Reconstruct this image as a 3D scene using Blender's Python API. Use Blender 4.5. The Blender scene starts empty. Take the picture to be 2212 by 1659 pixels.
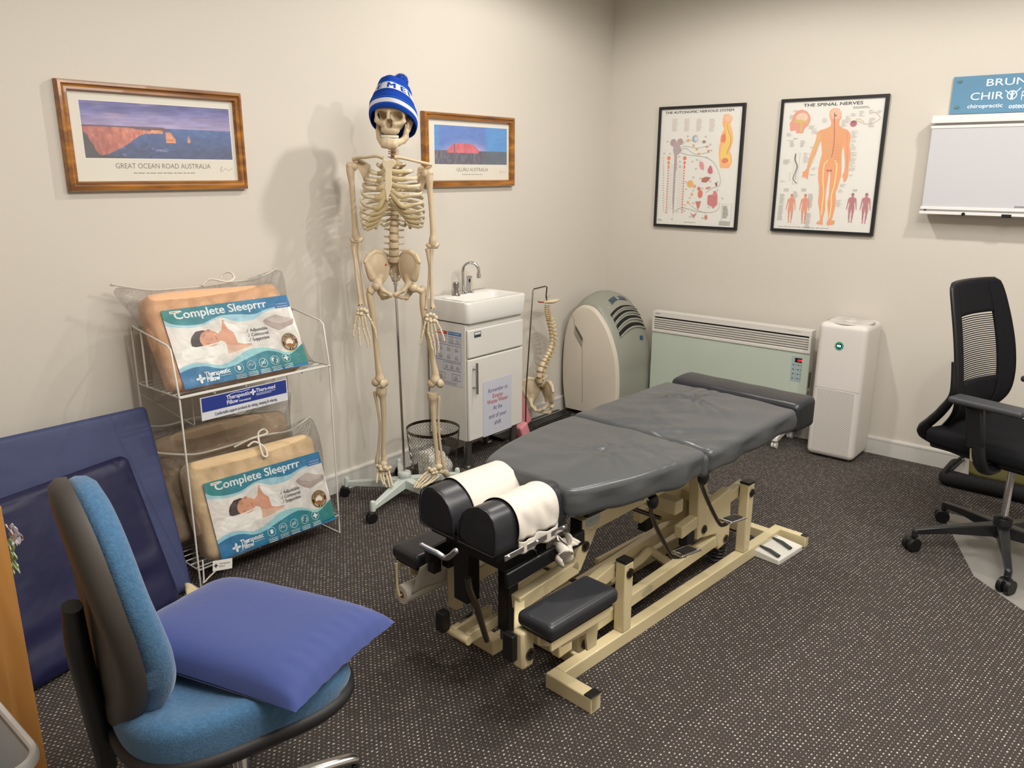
import bpy, bmesh, math, random
import numpy as np
from math import pi, sin, cos, radians, sqrt, atan2
from mathutils import Vector, Matrix, Quaternion
random.seed(7); np.random.seed(7)
S = bpy.context.scene
COL = S.collection

# ------------------------------------------------------------------ camera
CF, CYAW, CPITCH, CROLL = 1713.53, radians(40.0843), radians(15.0996), radians(0.21053)
CAM = Vector((-4.4462, -2.9325, 1.5))
_f = Vector((cos(CPITCH)*cos(CYAW), cos(CPITCH)*sin(CYAW), -sin(CPITCH)))
_r = Vector((sin(CYAW), -cos(CYAW), 0)); _u = _r.cross(_f)
CR = _r*cos(CROLL) + _u*sin(CROLL); CU = -_r*sin(CROLL) + _u*cos(CROLL); CFW = _f
cd = bpy.data.cameras.new('camera'); cam = bpy.data.objects.new('camera', cd); COL.objects.link(cam)
cd.sensor_width = 36; cd.lens = CF*36/2212; cd.clip_start = 0.05
cam.matrix_world = Matrix(((CR.x, CU.x, -CFW.x, CAM.x), (CR.y, CU.y, -CFW.y, CAM.y), (CR.z, CU.z, -CFW.z, CAM.z), (0, 0, 0, 1)))
S.camera = cam
S.view_settings.view_transform = 'Standard'; S.view_settings.look = 'None'
S.view_settings.gamma = 1; S.view_settings.use_curve_mapping = False
S.view_settings.exposure = 0.45

# ------------------------------------------------------------------ world + lamps
w = bpy.data.worlds.new('world'); S.world = w; w.use_nodes = True
w.node_tree.nodes['Background'].inputs[0].default_value = (0.9, 0.95, 1.0, 1)
w.node_tree.nodes['Background'].inputs[1].default_value = 0.3
def spot(name, loc, power, color=(1, 0.955, 0.885), size=radians(168), blend=0.27, r=0.045):
    l = bpy.data.lights.new(name, 'SPOT'); l.energy = power; l.color = color
    l.spot_size = size; l.spot_blend = blend; l.shadow_soft_size = r
    o = bpy.data.objects.new(name, l); o.location = loc; COL.objects.link(o); return o
spot('downlight', (-1.42, -1.17, 2.66), 51)
spot('downlight', (-1.42, -2.9, 2.66), 47)
spot('downlight', (-3.3, -1.25, 2.66), 17)
spot('downlight', (-3.3, -2.9, 2.66), 34)
al = bpy.data.lights.new('added_fill_light', 'AREA'); al.shape = 'RECTANGLE'; al.size = 2.2; al.size_y = 1.6; al.energy = 66; al.color = (1, .96, .9)  # broad fill lamp added to soften shade, no fitting of the room
alo = bpy.data.objects.new('added_fill_light', al); alo.location = (-2.9, -2.9, 2.66); COL.objects.link(alo)

# ------------------------------------------------------------------ pixel (2212x1659) -> point helpers
def ray(x, y): return CFW + CR*((x-1106)/CF) - CU*((y-829.5)/CF)
def atz(x, y, z=0.0):
    d = ray(x, y); return CAM + d*((z-CAM.z)/d.z)
def aty(x, y, Y=0.0):
    d = ray(x, y); return CAM + d*((Y-CAM.y)/d.y)
def atx(x, y, X=0.0):
    d = ray(x, y); return CAM + d*((X-CAM.x)/d.x)
def atp(x, y, P0, n):
    d = ray(x, y); return CAM + d*((Vector(P0)-CAM).dot(n)/d.dot(n))

# ------------------------------------------------------------------ materials
def srgb(c):
    if isinstance(c, str):
        c = [int(c[i:i+2], 16)/255 for i in (0, 2, 4)]
    return tuple((v/12.92 if v <= .04045 else ((v+.055)/1.055)**2.4) for v in c[:3]) + (1,)
def nodes(m): return m.node_tree.nodes, m.node_tree.links
MATS = {}
def mat(name, col, rough=.5, metal=0, spec=.5, noise=0, nscale=40, bump=0, bscale=200, bdist=.002, coat=0, emit=0, trans=0, alpha=1, sheen=0, ior=1.45, bdetail=3):
    if name in MATS: return MATS[name]
    m = bpy.data.materials.new(name); m.use_nodes = True
    N, L = nodes(m); b = N['Principled BSDF']; c = srgb(col)
    b.inputs['Base Color'].default_value = c; b.inputs['Roughness'].default_value = rough
    b.inputs['Metallic'].default_value = metal; b.inputs['Specular IOR Level'].default_value = spec
    b.inputs['Coat Weight'].default_value = coat; b.inputs['Transmission Weight'].default_value = trans
    b.inputs['Alpha'].default_value = alpha; b.inputs['Sheen Weight'].default_value = sheen; b.inputs['IOR'].default_value = ior
    if emit: b.inputs['Emission Color'].default_value = c; b.inputs['Emission Strength'].default_value = emit
    tc = N.new('ShaderNodeTexCoord')
    if noise:
        n = N.new('ShaderNodeTexNoise'); n.inputs['Scale'].default_value = nscale; n.inputs['Detail'].default_value = 5
        L.new(tc.outputs['Object'], n.inputs['Vector'])
        r = N.new('ShaderNodeMix'); r.data_type = 'RGBA'
        r.inputs[6].default_value = tuple(v*(1-noise) for v in c[:3])+(1,); r.inputs[7].default_value = tuple(min(1, v*(1+noise)) for v in c[:3])+(1,)
        L.new(n.outputs['Fac'], r.inputs[0]); L.new(r.outputs[2], b.inputs['Base Color'])
    if bump:
        n = N.new('ShaderNodeTexNoise'); n.inputs['Scale'].default_value = bscale; n.inputs['Detail'].default_value = bdetail
        L.new(tc.outputs['Object'], n.inputs['Vector'])
        bp = N.new('ShaderNodeBump'); bp.inputs['Strength'].default_value = bump; bp.inputs['Distance'].default_value = bdist
        L.new(n.outputs['Fac'], bp.inputs['Height']); L.new(bp.outputs[0], b.inputs['Normal'])
    MATS[name] = m; return m

def wood_mat(name, c1, c2, axis='X', scale=6, rough=.35, coat=.3):
    m = bpy.data.materials.new(name); m.use_nodes = True; N, L = nodes(m); b = N['Principled BSDF']
    tc = N.new('ShaderNodeTexCoord'); mp = N.new('ShaderNodeMapping')
    sc = {'X': (.12, 1, 1), 'Y': (1, .12, 1), 'Z': (1, 1, .07)}[axis]
    mp.inputs['Scale'].default_value = tuple(v*scale for v in sc)
    n = N.new('ShaderNodeTexNoise'); n.inputs['Scale'].default_value = 4; n.inputs['Detail'].default_value = 6; n.inputs['Distortion'].default_value = .6
    r = N.new('ShaderNodeValToRGB'); r.color_ramp.elements[0].position = .35; r.color_ramp.elements[1].position = .7
    r.color_ramp.elements[0].color = srgb(c1); r.color_ramp.elements[1].color = srgb(c2)
    L.new(tc.outputs['Object'], mp.inputs[0]); L.new(mp.outputs[0], n.inputs['Vector']); L.new(n.outputs['Fac'], r.inputs[0]); L.new(r.outputs[0], b.inputs['Base Color'])
    b.inputs['Roughness'].default_value = rough; b.inputs['Coat Weight'].default_value = coat
    MATS[name] = m; return m

# print ink: the colour of every printed shape is stored on its faces
def ink_mat(name='print_ink', rough=.45, spec=.4, emit=0):
    if name in MATS: return MATS[name]
    m = bpy.data.materials.new(name); m.use_nodes = True; N, L = nodes(m); b = N['Principled BSDF']
    a = N.new('ShaderNodeAttribute'); a.attribute_name = 'Col'
    L.new(a.outputs['Color'], b.inputs['Base Color']); b.inputs['Roughness'].default_value = rough; b.inputs['Specular IOR Level'].default_value = spec
    if emit: L.new(a.outputs['Color'], b.inputs['Emission Color']); b.inputs['Emission Strength'].default_value = emit
    MATS[name] = m; return m

# ------------------------------------------------------------------ object helpers
WM = {}
def wm(o): return WM.get(o.name, Matrix.Identity(4)) if o else Matrix.Identity(4)
def thing(name, label, cat, loc=(0, 0, 0), rz=0, group=None):
    o = bpy.data.objects.new(name, None); COL.objects.link(o); o.empty_display_size = .05
    o.location = loc; o.rotation_euler = (0, 0, rz)
    WM[o.name] = Matrix.Translation(Vector(loc)) @ Matrix.Rotation(rz, 4, 'Z')
    tag(o, label, cat, group); return o
def tag(o, label=None, cat=None, group=None, kind=None):
    if label: o['label'] = label
    if cat: o['category'] = cat
    if group: o['group'] = group
    if kind: o['kind'] = kind
    return o

class MB:
    """collects geometry in world space (through self.M) and links it as one object"""
    def __init__(s, M=None): s.v = []; s.f = []; s.c = []; s.M = M or Matrix.Identity(4); s.sharp = None
    def add(s, vs, fs, col=None, M=None):
        o = len(s.v); MM = s.M @ M if M is not None else s.M
        s.v += [MM @ Vector(p) for p in vs]; s.f += [tuple(i+o for i in f) for f in fs]; s.c += [col]*len(fs)
        return s
    def box(s, a, b, M=None, col=None):
        x0, y0, z0 = a; x1, y1, z1 = b
        vs = [(x0,y0,z0),(x1,y0,z0),(x1,y1,z0),(x0,y1,z0),(x0,y0,z1),(x1,y0,z1),(x1,y1,z1),(x0,y1,z1)]
        return s.add(vs, [(0,3,2,1),(4,5,6,7),(0,1,5,4),(1,2,6,5),(2,3,7,6),(3,0,4,7)], col, M)
    def beam(s, p, q, w, h, up=(0,0,1), ext=0):
        p = Vector(p); q = Vector(q); d = (q-p).normalized(); p = p-d*ext; q = q+d*ext
        up = Vector(up); x = d.cross(up)
        if x.length < 1e-4: x = d.cross(Vector((1, 0, 0)))
        x.normalize(); z = x.cross(d)
        vs = []
        for o in (p, q):
            for a, b in ((-1,-1),(1,-1),(1,1),(-1,1)): vs.append(o+x*(a*w/2)+z*(b*h/2))
        return s.add(vs, [(0,1,2,3),(7,6,5,4),(0,4,5,1),(1,5,6,2),(2,6,7,3),(3,7,4,0)])
    def tube(s, pts, r, n=8, caps=True, flat=None, up=None, closed=False, col=None):
        P = [Vector(p) for p in pts]; m = len(P)
        R = r if isinstance(r, (list, tuple)) else [r]*m
        def tan(i):
            if closed: return (P[(i+1) % m]-P[i-1]).normalized()
            return (P[min(i+1, m-1)]-P[max(i-1, 0)]).normalized()
        t0 = tan(0)
        a = Vector(up) if up else (Vector((0,0,1)) if abs(t0.z) < .9 else Vector((1,0,0)))
        vs = []
        for i in range(m):
            t = tan(i); b = Vector(up) if up else a
            x = t.cross(b)
            if x.length < 1e-5: x = t.cross(Vector((.3,.9,.1)))
            x.normalize(); y = x.cross(t); a = y
            fx, fy = (flat if flat else (1, 1))
            for k in range(n):
                th = 2*pi*k/n; vs.append(P[i]+x*(cos(th)*R[i]*fx)+y*(sin(th)*R[i]*fy))
        fs = []
        for i in range(m if closed else m-1):
            j = (i+1) % m
            for k in range(n): fs.append((i*n+k, i*n+(k+1) % n, j*n+(k+1) % n, j*n+k))
        if caps and not closed: fs.append(tuple(range(n-1, -1, -1))); fs.append(tuple((m-1)*n+k for k in range(n)))
        return s.add(vs, [f[::-1] for f in fs], col)
    def cyl(s, p, q, r, r2=None, n=20, col=None): return s.tube([p, q], [r, r if r2 is None else r2], n, col=col)
    def lathe(s, prof, n=24, M=None, col=None):
        vs = []; m = len(prof)
        for r, z in prof:
            for k in range(n): vs.append((r*cos(2*pi*k/n), r*sin(2*pi*k/n), z))
        fs = []
        for i in range(m-1):
            for k in range(n): fs.append((i*n+k, i*n+(k+1) % n, (i+1)*n+(k+1) % n, (i+1)*n+k))
        if prof[0] == prof[-1]: return s.add(vs, fs, col, M)
        if prof[0][0] > 1e-5: fs.append(tuple(range(n-1, -1, -1)))
        if prof[-1][0] > 1e-5: fs.append(tuple((m-1)*n+k for k in range(n)))
        return s.add(vs, fs, col, M)
    def ell(s, c, r, n=14, M=None, col=None, rot=None):
        vs = [(0, 0, 1)]; m = max(6, n//2)
        for i in range(1, m):
            a = pi*i/m
            for k in range(n): vs.append((sin(a)*cos(2*pi*k/n), sin(a)*sin(2*pi*k/n), cos(a)))
        vs.append((0, 0, -1)); fs = []
        for k in range(n): fs.append((0, 1+k, 1+(k+1) % n)); fs.append((len(vs)-1, len(vs)-1-n+(k+1) % n, len(vs)-1-n+k))
        for i in range(m-2):
            for k in range(n): fs.append((1+i*n+k, 1+(i+1)*n+k, 1+(i+1)*n+(k+1) % n, 1+i*n+(k+1) % n))
        MM = Matrix.Translation(Vector(c)) @ (rot.to_4x4() if rot else Matrix.Identity(4)) @ Matrix.Diagonal((r[0], r[1], r[2], 1))
        return s.add(vs, fs, col, (M @ MM) if M is not None else MM)
    def prism(s, poly, d0, d1, M=None, col=None):
        """poly in local xy, extruded z d0..d1"""
        n = len(poly); vs = [(x, y, d0) for x, y in poly]+[(x, y, d1) for x, y in poly]
        fs = [tuple(range(n-1, -1, -1)), tuple(range(n, 2*n))]+[(k, (k+1) % n, n+(k+1) % n, n+k) for k in range(n)]
        return s.add(vs, fs, col, M)
    def grid(s, fn, nu, nv, wrapu=False, col=None):
        vs = [fn(i/(nu if wrapu else nu-1), j/(nv-1)) for j in range(nv) for i in range(nu)]
        fs = [(j*nu+i, j*nu+(i+1) % nu, (j+1)*nu+(i+1) % nu, (j+1)*nu+i) for j in range(nv-1) for i in range(nu if wrapu else nu-1)]
        return s.add(vs, fs, col)
    def build(s, name, material, parent=None, smooth=True, bevel=0, seg=2, sub=0, label=None, solid=0, angle=35, weld=False):
        me = bpy.data.meshes.new(name)
        Mi = wm(parent).inverted()
        me.from_pydata([Mi @ p for p in s.v], [], s.f); me.update()
        mats = material if isinstance(material, (list, tuple)) else [material]
        for m in mats: me.materials.append(m)
        if any(c is not None for c in s.c):
            at = me.color_attributes.new('Col', 'FLOAT_COLOR', 'CORNER')
            li = 0
            buf = np.ones(len(me.loops)*4, dtype=np.float32)
            for f, c in zip(s.f, s.c):
                c = c or (1, 1, 1, 1)
                if isinstance(c[0], (tuple, list)):
                    for k in range(len(f)): buf[(li+k)*4:(li+k)*4+4] = c[k]
                else:
                    for k in range(len(f)): buf[(li+k)*4:(li+k)*4+4] = c
                li += len(f)
            at.data.foreach_set('color', buf)
        if weld or smooth:
            pass
        bm = bmesh.new(); bm.from_mesh(me)
        if weld: bmesh.ops.remove_doubles(bm, verts=bm.verts, dist=1e-5)
        if not any(c is not None for c in s.c): bmesh.ops.recalc_face_normals(bm, faces=bm.faces)
        bm.to_mesh(me); bm.free()
        if smooth:
            me.polygons.foreach_set('use_smooth', [True]*len(me.polygons))
            me.set_sharp_from_angle(angle=radians(angle))
        o = bpy.data.objects.new(name, me); COL.objects.link(o)
        if parent: o.parent = parent; WM[o.name] = wm(parent)
        if bevel:
            b = o.modifiers.new('bevel', 'BEVEL'); b.width = bevel; b.segments = seg; b.limit_method = 'ANGLE'; b.angle_limit = radians(40)
            b.harden_normals = False
        if solid:
            b = o.modifiers.new('solid', 'SOLIDIFY'); b.thickness = solid; b.offset = 0
        if sub:
            b = o.modifiers.new('sub', 'SUBSURF'); b.levels = sub; b.render_levels = sub
        if label: o['label'] = label
        return o
def struct(o): o['kind'] = 'structure'; return o

RSTEP = [.03, 24]
def rbox_verts(s, cx, cy, cz, sx, sy, sz, r, n=5, M=None, dom=0, fn=None):
    """rounded box, edges of radius r, optional dome on top (z) and warp fn"""
    hx, hy, hz = sx/2-r, sy/2-r, sz/2-r
    # subdivided cube projected
    K = n; pts = {}; vs = []; fs = []
    def lin(h): # samples along one axis: corner zone + inner
        a = [-(h+r*cos(pi/4*i/(K))*1.0) for i in range(0)]
        return a
    def axis(h):
        c = [sin(pi/2*i/K) for i in range(K+1)]
        neg = [(-h, -1+0*0, -t) for t in []]
        out = [(-h, -tan_(pi/4*(1-i/K))) for i in range(K)] + [(-h, 0), ] 
        m = max(2, int(2*h/RSTEP[0])); m = min(m, RSTEP[1])
        out += [(-h+2*h*i/m, 0) for i in range(1, m)] if h > 0 else []
        out += [(h, 0)] + [(h, tan_(pi/4*(i+1)/K)) for i in range(K)]
        return out
    ax, ay, az = axis(hx), axis(hy), axis(hz)
    def put(ix, iy, iz):
        k = (ix, iy, iz)
        if k in pts: return pts[k]
        b = Vector((ax[ix][0], ay[iy][0], az[iz][0])); d = Vector((ax[ix][1], ay[iy][1], az[iz][1]))
        # face directions
        if ix in (0, len(ax)-1): pass
        d.normalize() if d.length > 0 else None
        p = b+d*r
        p = Vector((p.x+cx, p.y+cy, p.z+cz))
        if fn: p = fn(p)
        pts[k] = len(vs); vs.append(p); return pts[k]
    def face(rng1, rng2, mk, flip):
        for i in range(rng1-1):
            for j in range(rng2-1):
                q = (mk(i, j), mk(i+1, j), mk(i+1, j+1), mk(i, j+1))
                fs.append(q[::-1] if flip else q)
    X, Y, Z = len(ax), len(ay), len(az)
    face(X, Y, lambda i, j: put(i, j, Z-1), False); face(X, Y, lambda i, j: put(i, j, 0), True)
    face(X, Z, lambda i, j: put(i, 0, j), False); face(X, Z, lambda i, j: put(i, Y-1, j), True)
    face(Y, Z, lambda i, j: put(X-1, i, j), False); face(Y, Z, lambda i, j: put(0, i, j), True)
    return s.add(vs, fs, None, M)
tan_ = math.tan
MB.rbox = lambda s, c, size, r, n=4, M=None, fn=None: rbox_verts(s, c[0], c[1], c[2], size[0], size[1], size[2], r, n, M, 0, fn)

def frame_mat(o, x, y):
    """matrix with origin o, local x and y directions"""
    x = Vector(x).normalized(); y = Vector(y); y = (y-x*y.dot(x)).normalized(); z = x.cross(y)
    M = Matrix((x, y, z)).transposed().to_4x4(); M.translation = Vector(o); return M

def catmull(P, k=6):
    P = [Vector(p) for p in P]; out = []
    for i in range(len(P)-1):
        a = P[max(i-1, 0)]; b = P[i]; c = P[i+1]; d = P[min(i+2, len(P)-1)]
        for j in range(k):
            t = j/k; out.append(.5*((2*b)+(c-a)*t+(2*a-5*b+4*c-d)*t*t+(3*b-a-3*c+d)*t**3))
    out.append(P[-1]); return out
def interp(R, k=6):
    out = []
    for i in range(len(R)-1):
        for j in range(k):
            t = j/k; t = t*t*(3-2*t); out.append(R[i]*(1-t)+R[i+1]*t)
    out.append(R[-1]); return out

# ------------------------------------------------------------------ printed matter
class Print:
    """coloured flat shapes and lettering laid in thin layers on a sheet"""
    def __init__(s, M, w, h, step=.000015):
        s.mb = MB(M); s.w = w; s.h = h; s.k = 0; s.step = step
    def z(s): s.k += 1; return s.k*s.step
    def poly(s, pts, col, cols=None):
        z = s.z(); c = srgb(col) if not cols else None
        from mathutils.geometry import tessellate_polygon
        if cols:
            cs = [srgb(q) for q in cols]
            s.mb.add([(x, y, z) for x, y in pts], [tuple(range(len(pts)))], tuple(cs)); return s
        V = [Vector((x, y, z)) for x, y in pts]
        T = tessellate_polygon([V])
        fs = []
        for t in T:
            a, b, d = (V[i] for i in t)
            fs.append(t if (b-a).cross(d-a).z > 0 else (t[0], t[2], t[1]))
        s.mb.add(V, fs, c); return s
    def rect(s, x0, y0, x1, y1, col, cols=None): return s.poly([(x0,y0),(x1,y0),(x1,y1),(x0,y1)], col, cols)
    def vgrad(s, x0, y0, x1, y1, stops):
        """stops: [(t, colour)...] from bottom to top"""
        for (t0, c0), (t1, c1) in zip(stops[:-1], stops[1:]):
            s.k -= 1 if t0 > 0 else 0
            ya, yb = y0+(y1-y0)*t0, y0+(y1-y0)*t1
            s.rect(x0, ya, x1, yb, None, [c0, c0, c1, c1])
        return s
    def disc(s, cx, cy, r, col, n=28, ry=None):
        ry = ry or r; return s.poly([(cx+r*cos(2*pi*k/n), cy+ry*sin(2*pi*k/n)) for k in range(n)], col)
    def ring(s, cx, cy, r0, r1, col, n=28):
        z = s.z(); vs = [(cx+r*cos(2*pi*k/n), cy+r*sin(2*pi*k/n), z) for r in (r0, r1) for k in range(n)]
        s.mb.add(vs, [(k, n+k, n+(k+1) % n, (k+1) % n) for k in range(n)], srgb(col)); return s
    def line(s, pts, w, col):
        z = s.z(); P = [Vector((x, y)) for x, y in pts]; vs = []
        for i, p in enumerate(P):
            t = (P[min(i+1, len(P)-1)]-P[max(i-1, 0)]).normalized(); n = Vector((-t.y, t.x))*w/2
            vs += [(p.x+n.x, p.y+n.y, z), (p.x-n.x, p.y-n.y, z)]
        s.mb.add(vs, [(2*i, 2*i+1, 2*i+3, 2*i+2) for i in range(len(P)-1)], srgb(col)); return s
    def curve(s, pts, w, col): 
        q = catmull([(x, y, 0) for x, y in pts]); return s.line([(p.x, p.y) for p in q], w, col)
    def text(s, txt, x, y, size, col, align='LEFT', shear=0, width=None, rot=0, bold=0, serif=False, space=1.0):
        V, F = text_mesh(txt, align)
        if not V: return s
        xs = [p[0] for p in V]; sx = size
        if width: sx = width/(max(xs)-min(xs))
        R = Matrix.Rotation(rot, 4, 'Z'); b = bold*1.6*size
        for dx, dy in ([(0, 0)] if not bold else [(-b, 0), (b, 0), (0, b*.6), (0, -b*.6)]):
            z = s.z(); vs = []
            for p in V:
                q = R @ Vector((p[0]*sx+p[1]*size*shear+dx, p[1]*size+dy, 0)); vs.append((x+q.x, y+q.y, z))
            s.mb.add(vs, F, srgb(col))
        return s
    def fine(s, x, y, w, n, gap, col, th=None, jitter=.3, align='LEFT'):
        """rows of text too fine to read"""
        th = th or gap*.35
        for i in range(n):
            ww = w*(1-random.random()*jitter); xx = x-ww/2 if align == 'CENTER' else (x-ww if align == 'RIGHT' else x); yy = y-i*gap
            c = xx
            while c < xx+ww:
                l = min(w*(.05+.12*random.random()), xx+ww-c); s.rect(c, yy, c+l*.82, yy+th, col); s.k -= 1; c += l
        s.k += 1; return s
    def build(s, name, parent, m=None, label=None):
        return s.mb.build(name, m or ink_mat(), parent, smooth=False, label=label)
TXT = {}
def text_mesh(txt, align='LEFT'):
    key = (txt, align)
    if key in TXT: return TXT[key]
    c = bpy.data.curves.new('t', 'FONT'); c.body = txt; c.align_x = align; c.size = 1; c.resolution_u = 3
    o = bpy.data.objects.new('t', c); COL.objects.link(o)
    dg = bpy.context.evaluated_depsgraph_get(); dg.update()
    me = bpy.data.meshes.new_from_object(o.evaluated_get(dg))
    V = [tuple(v.co) for v in me.vertices]; F = []
    for p in me.polygons:
        f = tuple(p.vertices)
        F.append(f if p.normal.z > 0 else f[::-1])
    bpy.data.objects.remove(o); bpy.data.curves.remove(c); bpy.data.meshes.remove(me)
    TXT[key] = (V, F); return TXT[key]

# ------------------------------------------------------------------ implicit surfaces for the bones
def surface_nets(fn, lo, hi, h):
    lo = np.array(lo, float); hi = np.array(hi, float); n = np.ceil((hi-lo)/h).astype(int)+1
    gx, gy, gz = [lo[i]+h*np.arange(n[i]) for i in range(3)]
    X, Y, Z = np.meshgrid(gx, gy, gz, indexing='ij'); D = fn(X, Y, Z)
    Sg = D < 0
    acc = np.zeros((n[0]-1, n[1]-1, n[2]-1, 3)); cnt = np.zeros((n[0]-1, n[1]-1, n[2]-1))
    for ax in range(3):
        a = [slice(None)]*3; b = [slice(None)]*3; a[ax] = slice(0, -1); b[ax] = slice(1, None)
        d0 = D[tuple(a)]; d1 = D[tuple(b)]; cr = (Sg[tuple(a)] != Sg[tuple(b)])
        t = np.where(cr, d0/(d0-d1+1e-12*(d0 == d1)), 0)
        o1, o2 = [k for k in range(3) if k != ax]
        for i in (0, 1):
            for j in (0, 1):
                sl = [slice(None)]*3; sl[o1] = slice(i, n[o1]-1+i); sl[o2] = slice(j, n[o2]-1+j)
                c = cr[tuple(sl)]; tt = t[tuple(sl)]
                off = np.zeros(c.shape+(3,)); off[..., ax] = tt; off[..., o1] = i; off[..., o2] = j
                acc += off*c[..., None]; cnt += c
    idx = -np.ones(cnt.shape, int); act = cnt > 0; idx[act] = np.arange(act.sum())
    I = np.argwhere(act); V = lo+h*(I+acc[act]/cnt[act][:, None])
    F = []
    for ax in range(3):
        a = [slice(None)]*3; b = [slice(None)]*3; a[ax] = slice(0, -1); b[ax] = slice(1, None)
        cr = (Sg[tuple(a)] != Sg[tuple(b)]); o1, o2 = [k for k in range(3) if k != ax]
        if ax == 1: o1, o2 = o2, o1
        E = np.argwhere(cr)
        ok = (E[:, o1] > 0) & (E[:, o2] > 0) & (E[:, o1] < n[o1]-1) & (E[:, o2] < n[o2]-1); E = E[ok]
        e1 = np.zeros(3, int); e1[o1] = 1; e2 = np.zeros(3, int); e2[o2] = 1
        q = [idx[tuple((E-u).T)] for u in (e1+e2, e2, 0*e1, e1)]
        ins = Sg[tuple(E.T)]
        Q = np.stack(q, 1); Q[~ins] = Q[~ins][:, ::-1]; F.append(Q)
    F = np.concatenate(F)
    return V.tolist(), [tuple(int(i) for i in f) for f in F]
def sd_ell(X, Y, Z, c, r):
    k0 = np.sqrt(((X-c[0])/r[0])**2+((Y-c[1])/r[1])**2+((Z-c[2])/r[2])**2)
    return (k0-1)*min(r)
def sd_cap(X, Y, Z, a, b, r0, r1=None):
    a = np.array(a, float); b = np.array(b, float); d = b-a; r1 = r0 if r1 is None else r1
    t = np.clip(((X-a[0])*d[0]+(Y-a[1])*d[1]+(Z-a[2])*d[2])/(d@d+1e-12), 0, 1)
    return np.sqrt((X-a[0]-t*d[0])**2+(Y-a[1]-t*d[1])**2+(Z-a[2]-t*d[2])**2)-(r0+(r1-r0)*t)
def smin(a, b, k=.01):
    h = np.clip(.5+.5*(b-a)/k, 0, 1); return b*(1-h)+a*h-k*h*(1-h)
def smax(a, b, k=.005): return -smin(-a, -b, k)
def chain(X, Y, Z, pts, rs, k=.008):
    d = None
    for i in range(len(pts)-1):
        c = sd_cap(X, Y, Z, pts[i], pts[i+1], rs[i], rs[i+1]); d = c if d is None else smin(d, c, k)
    return d
# ================================================================== SETTING
def wall_mat():
    m = mat('wall_paint', 'cec8be', rough=.75, spec=.25, bump=.15, bscale=260, bdist=.0012)
    return m
def carpet_mat():
    m = bpy.data.materials.new('carpet'); m.use_nodes = True; N, L = nodes(m); b = N['Principled BSDF']
    tc = N.new('ShaderNodeTexCoord')
    mp = N.new('ShaderNodeMapping'); mp.inputs['Rotation'].default_value = (0, 0, radians(6)); L.new(tc.outputs['Object'], mp.inputs[0])
    wn = N.new('ShaderNodeTexNoise'); wn.inputs['Scale'].default_value = 3.0; wn.inputs['Detail'].default_value = 2; L.new(mp.outputs[0], wn.inputs['Vector'])
    vm = N.new('ShaderNodeVectorMath'); vm.operation = 'MULTIPLY_ADD'; vm.inputs[1].default_value = (.012, .012, 0)
    L.new(wn.outputs['Color'], vm.inputs[0]); L.new(mp.outputs[0], vm.inputs[2])
    sx = N.new('ShaderNodeSeparateXYZ'); L.new(vm.outputs[0], sx.inputs[0])
    def mth(op, a, b=None, c=None):
        n = N.new('ShaderNodeMath'); n.operation = op
        for i, v in enumerate((a, b, c)):
            if v is None: continue
            if isinstance(v, (int, float)): n.inputs[i].default_value = v
            else: L.new(v, n.inputs[i])
        return n.outputs[0]
    y = mth('DIVIDE', sx.outputs[1], .0120); row = mth('FLOOR', y); fy = mth('SUBTRACT', mth('FRACT', y), .5)
    sh = mth('MULTIPLY', mth('MODULO', mth('ABSOLUTE', row), 2), .5)
    x = mth('ADD', mth('DIVIDE', sx.outputs[0], .0150), sh); col = mth('FLOOR', x); fx = mth('SUBTRACT', mth('FRACT', x), .5)
    d = mth('SQRT', mth('ADD', mth('POWER', mth('MULTIPLY', fx, .9), 2), mth('POWER', mth('MULTIPLY', fy, 1.15), 2)))
    cx = N.new('ShaderNodeCombineXYZ'); L.new(col, cx.inputs[0]); L.new(row, cx.inputs[1])
    wh = N.new('ShaderNodeTexWhiteNoise'); wh.noise_dimensions = '2D'; L.new(cx.outputs[0], wh.inputs['Vector'])
    rad0 = mth('ADD', .13, mth('MULTIPLY', wh.outputs['Value'], .12))
    fib0 = N.new('ShaderNodeTexNoise'); fib0.inputs['Scale'].default_value = 300; L.new(tc.outputs['Object'], fib0.inputs['Vector']); rad = mth('ADD', rad0, mth('MULTIPLY', mth('SUBTRACT', fib0.outputs['Fac'], .42), .32))
    dot = mth('SMOOTH_MIN', mth('MAXIMUM', mth('MULTIPLY', mth('SUBTRACT', rad, d), 6.0), 0), 1.0, .1)
    fib = N.new('ShaderNodeTexNoise'); fib.inputs['Scale'].default_value = 420; fib.inputs['Detail'].default_value = 3; L.new(tc.outputs['Object'], fib.inputs['Vector'])
    base = N.new('ShaderNodeValToRGB'); base.color_ramp.elements[0].position = .3; base.color_ramp.elements[1].position = .75
    base.color_ramp.elements[0].color = srgb('211d1b'); base.color_ramp.elements[1].color = srgb('554d49'); L.new(fib.outputs['Fac'], base.inputs[0])
    mx = N.new('ShaderNodeMix'); mx.data_type = 'RGBA'; mx.inputs[7].default_value = srgb('d2cbc0')
    br = mth('MULTIPLY', dot, mth('ADD', .5, mth('MULTIPLY', wh.outputs['Value'], .45)))
    L.new(br, mx.inputs[0]); L.new(base.outputs[0], mx.inputs[6]); L.new(mx.outputs[2], b.inputs['Base Color'])
    b.inputs['Roughness'].default_value = .95; b.inputs['Specular IOR Level'].default_value = .15; b.inputs['Sheen Weight'].default_value = .05
    bp = N.new('ShaderNodeBump'); bp.inputs['Strength'].default_value = .6; bp.inputs['Distance'].default_value = .003
    hh = mth('ADD', dot, mth('MULTIPLY', fib.outputs['Fac'], .6)); L.new(hh, bp.inputs['Height']); L.new(bp.outputs[0], b.inputs['Normal'])
    return m
XR, YR, HC = -5.7, -4.8, 2.7
struct(MB().box((XR, YR, -.1), (0, 0, 0)).build('floor', carpet_mat(), smooth=False))
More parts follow.
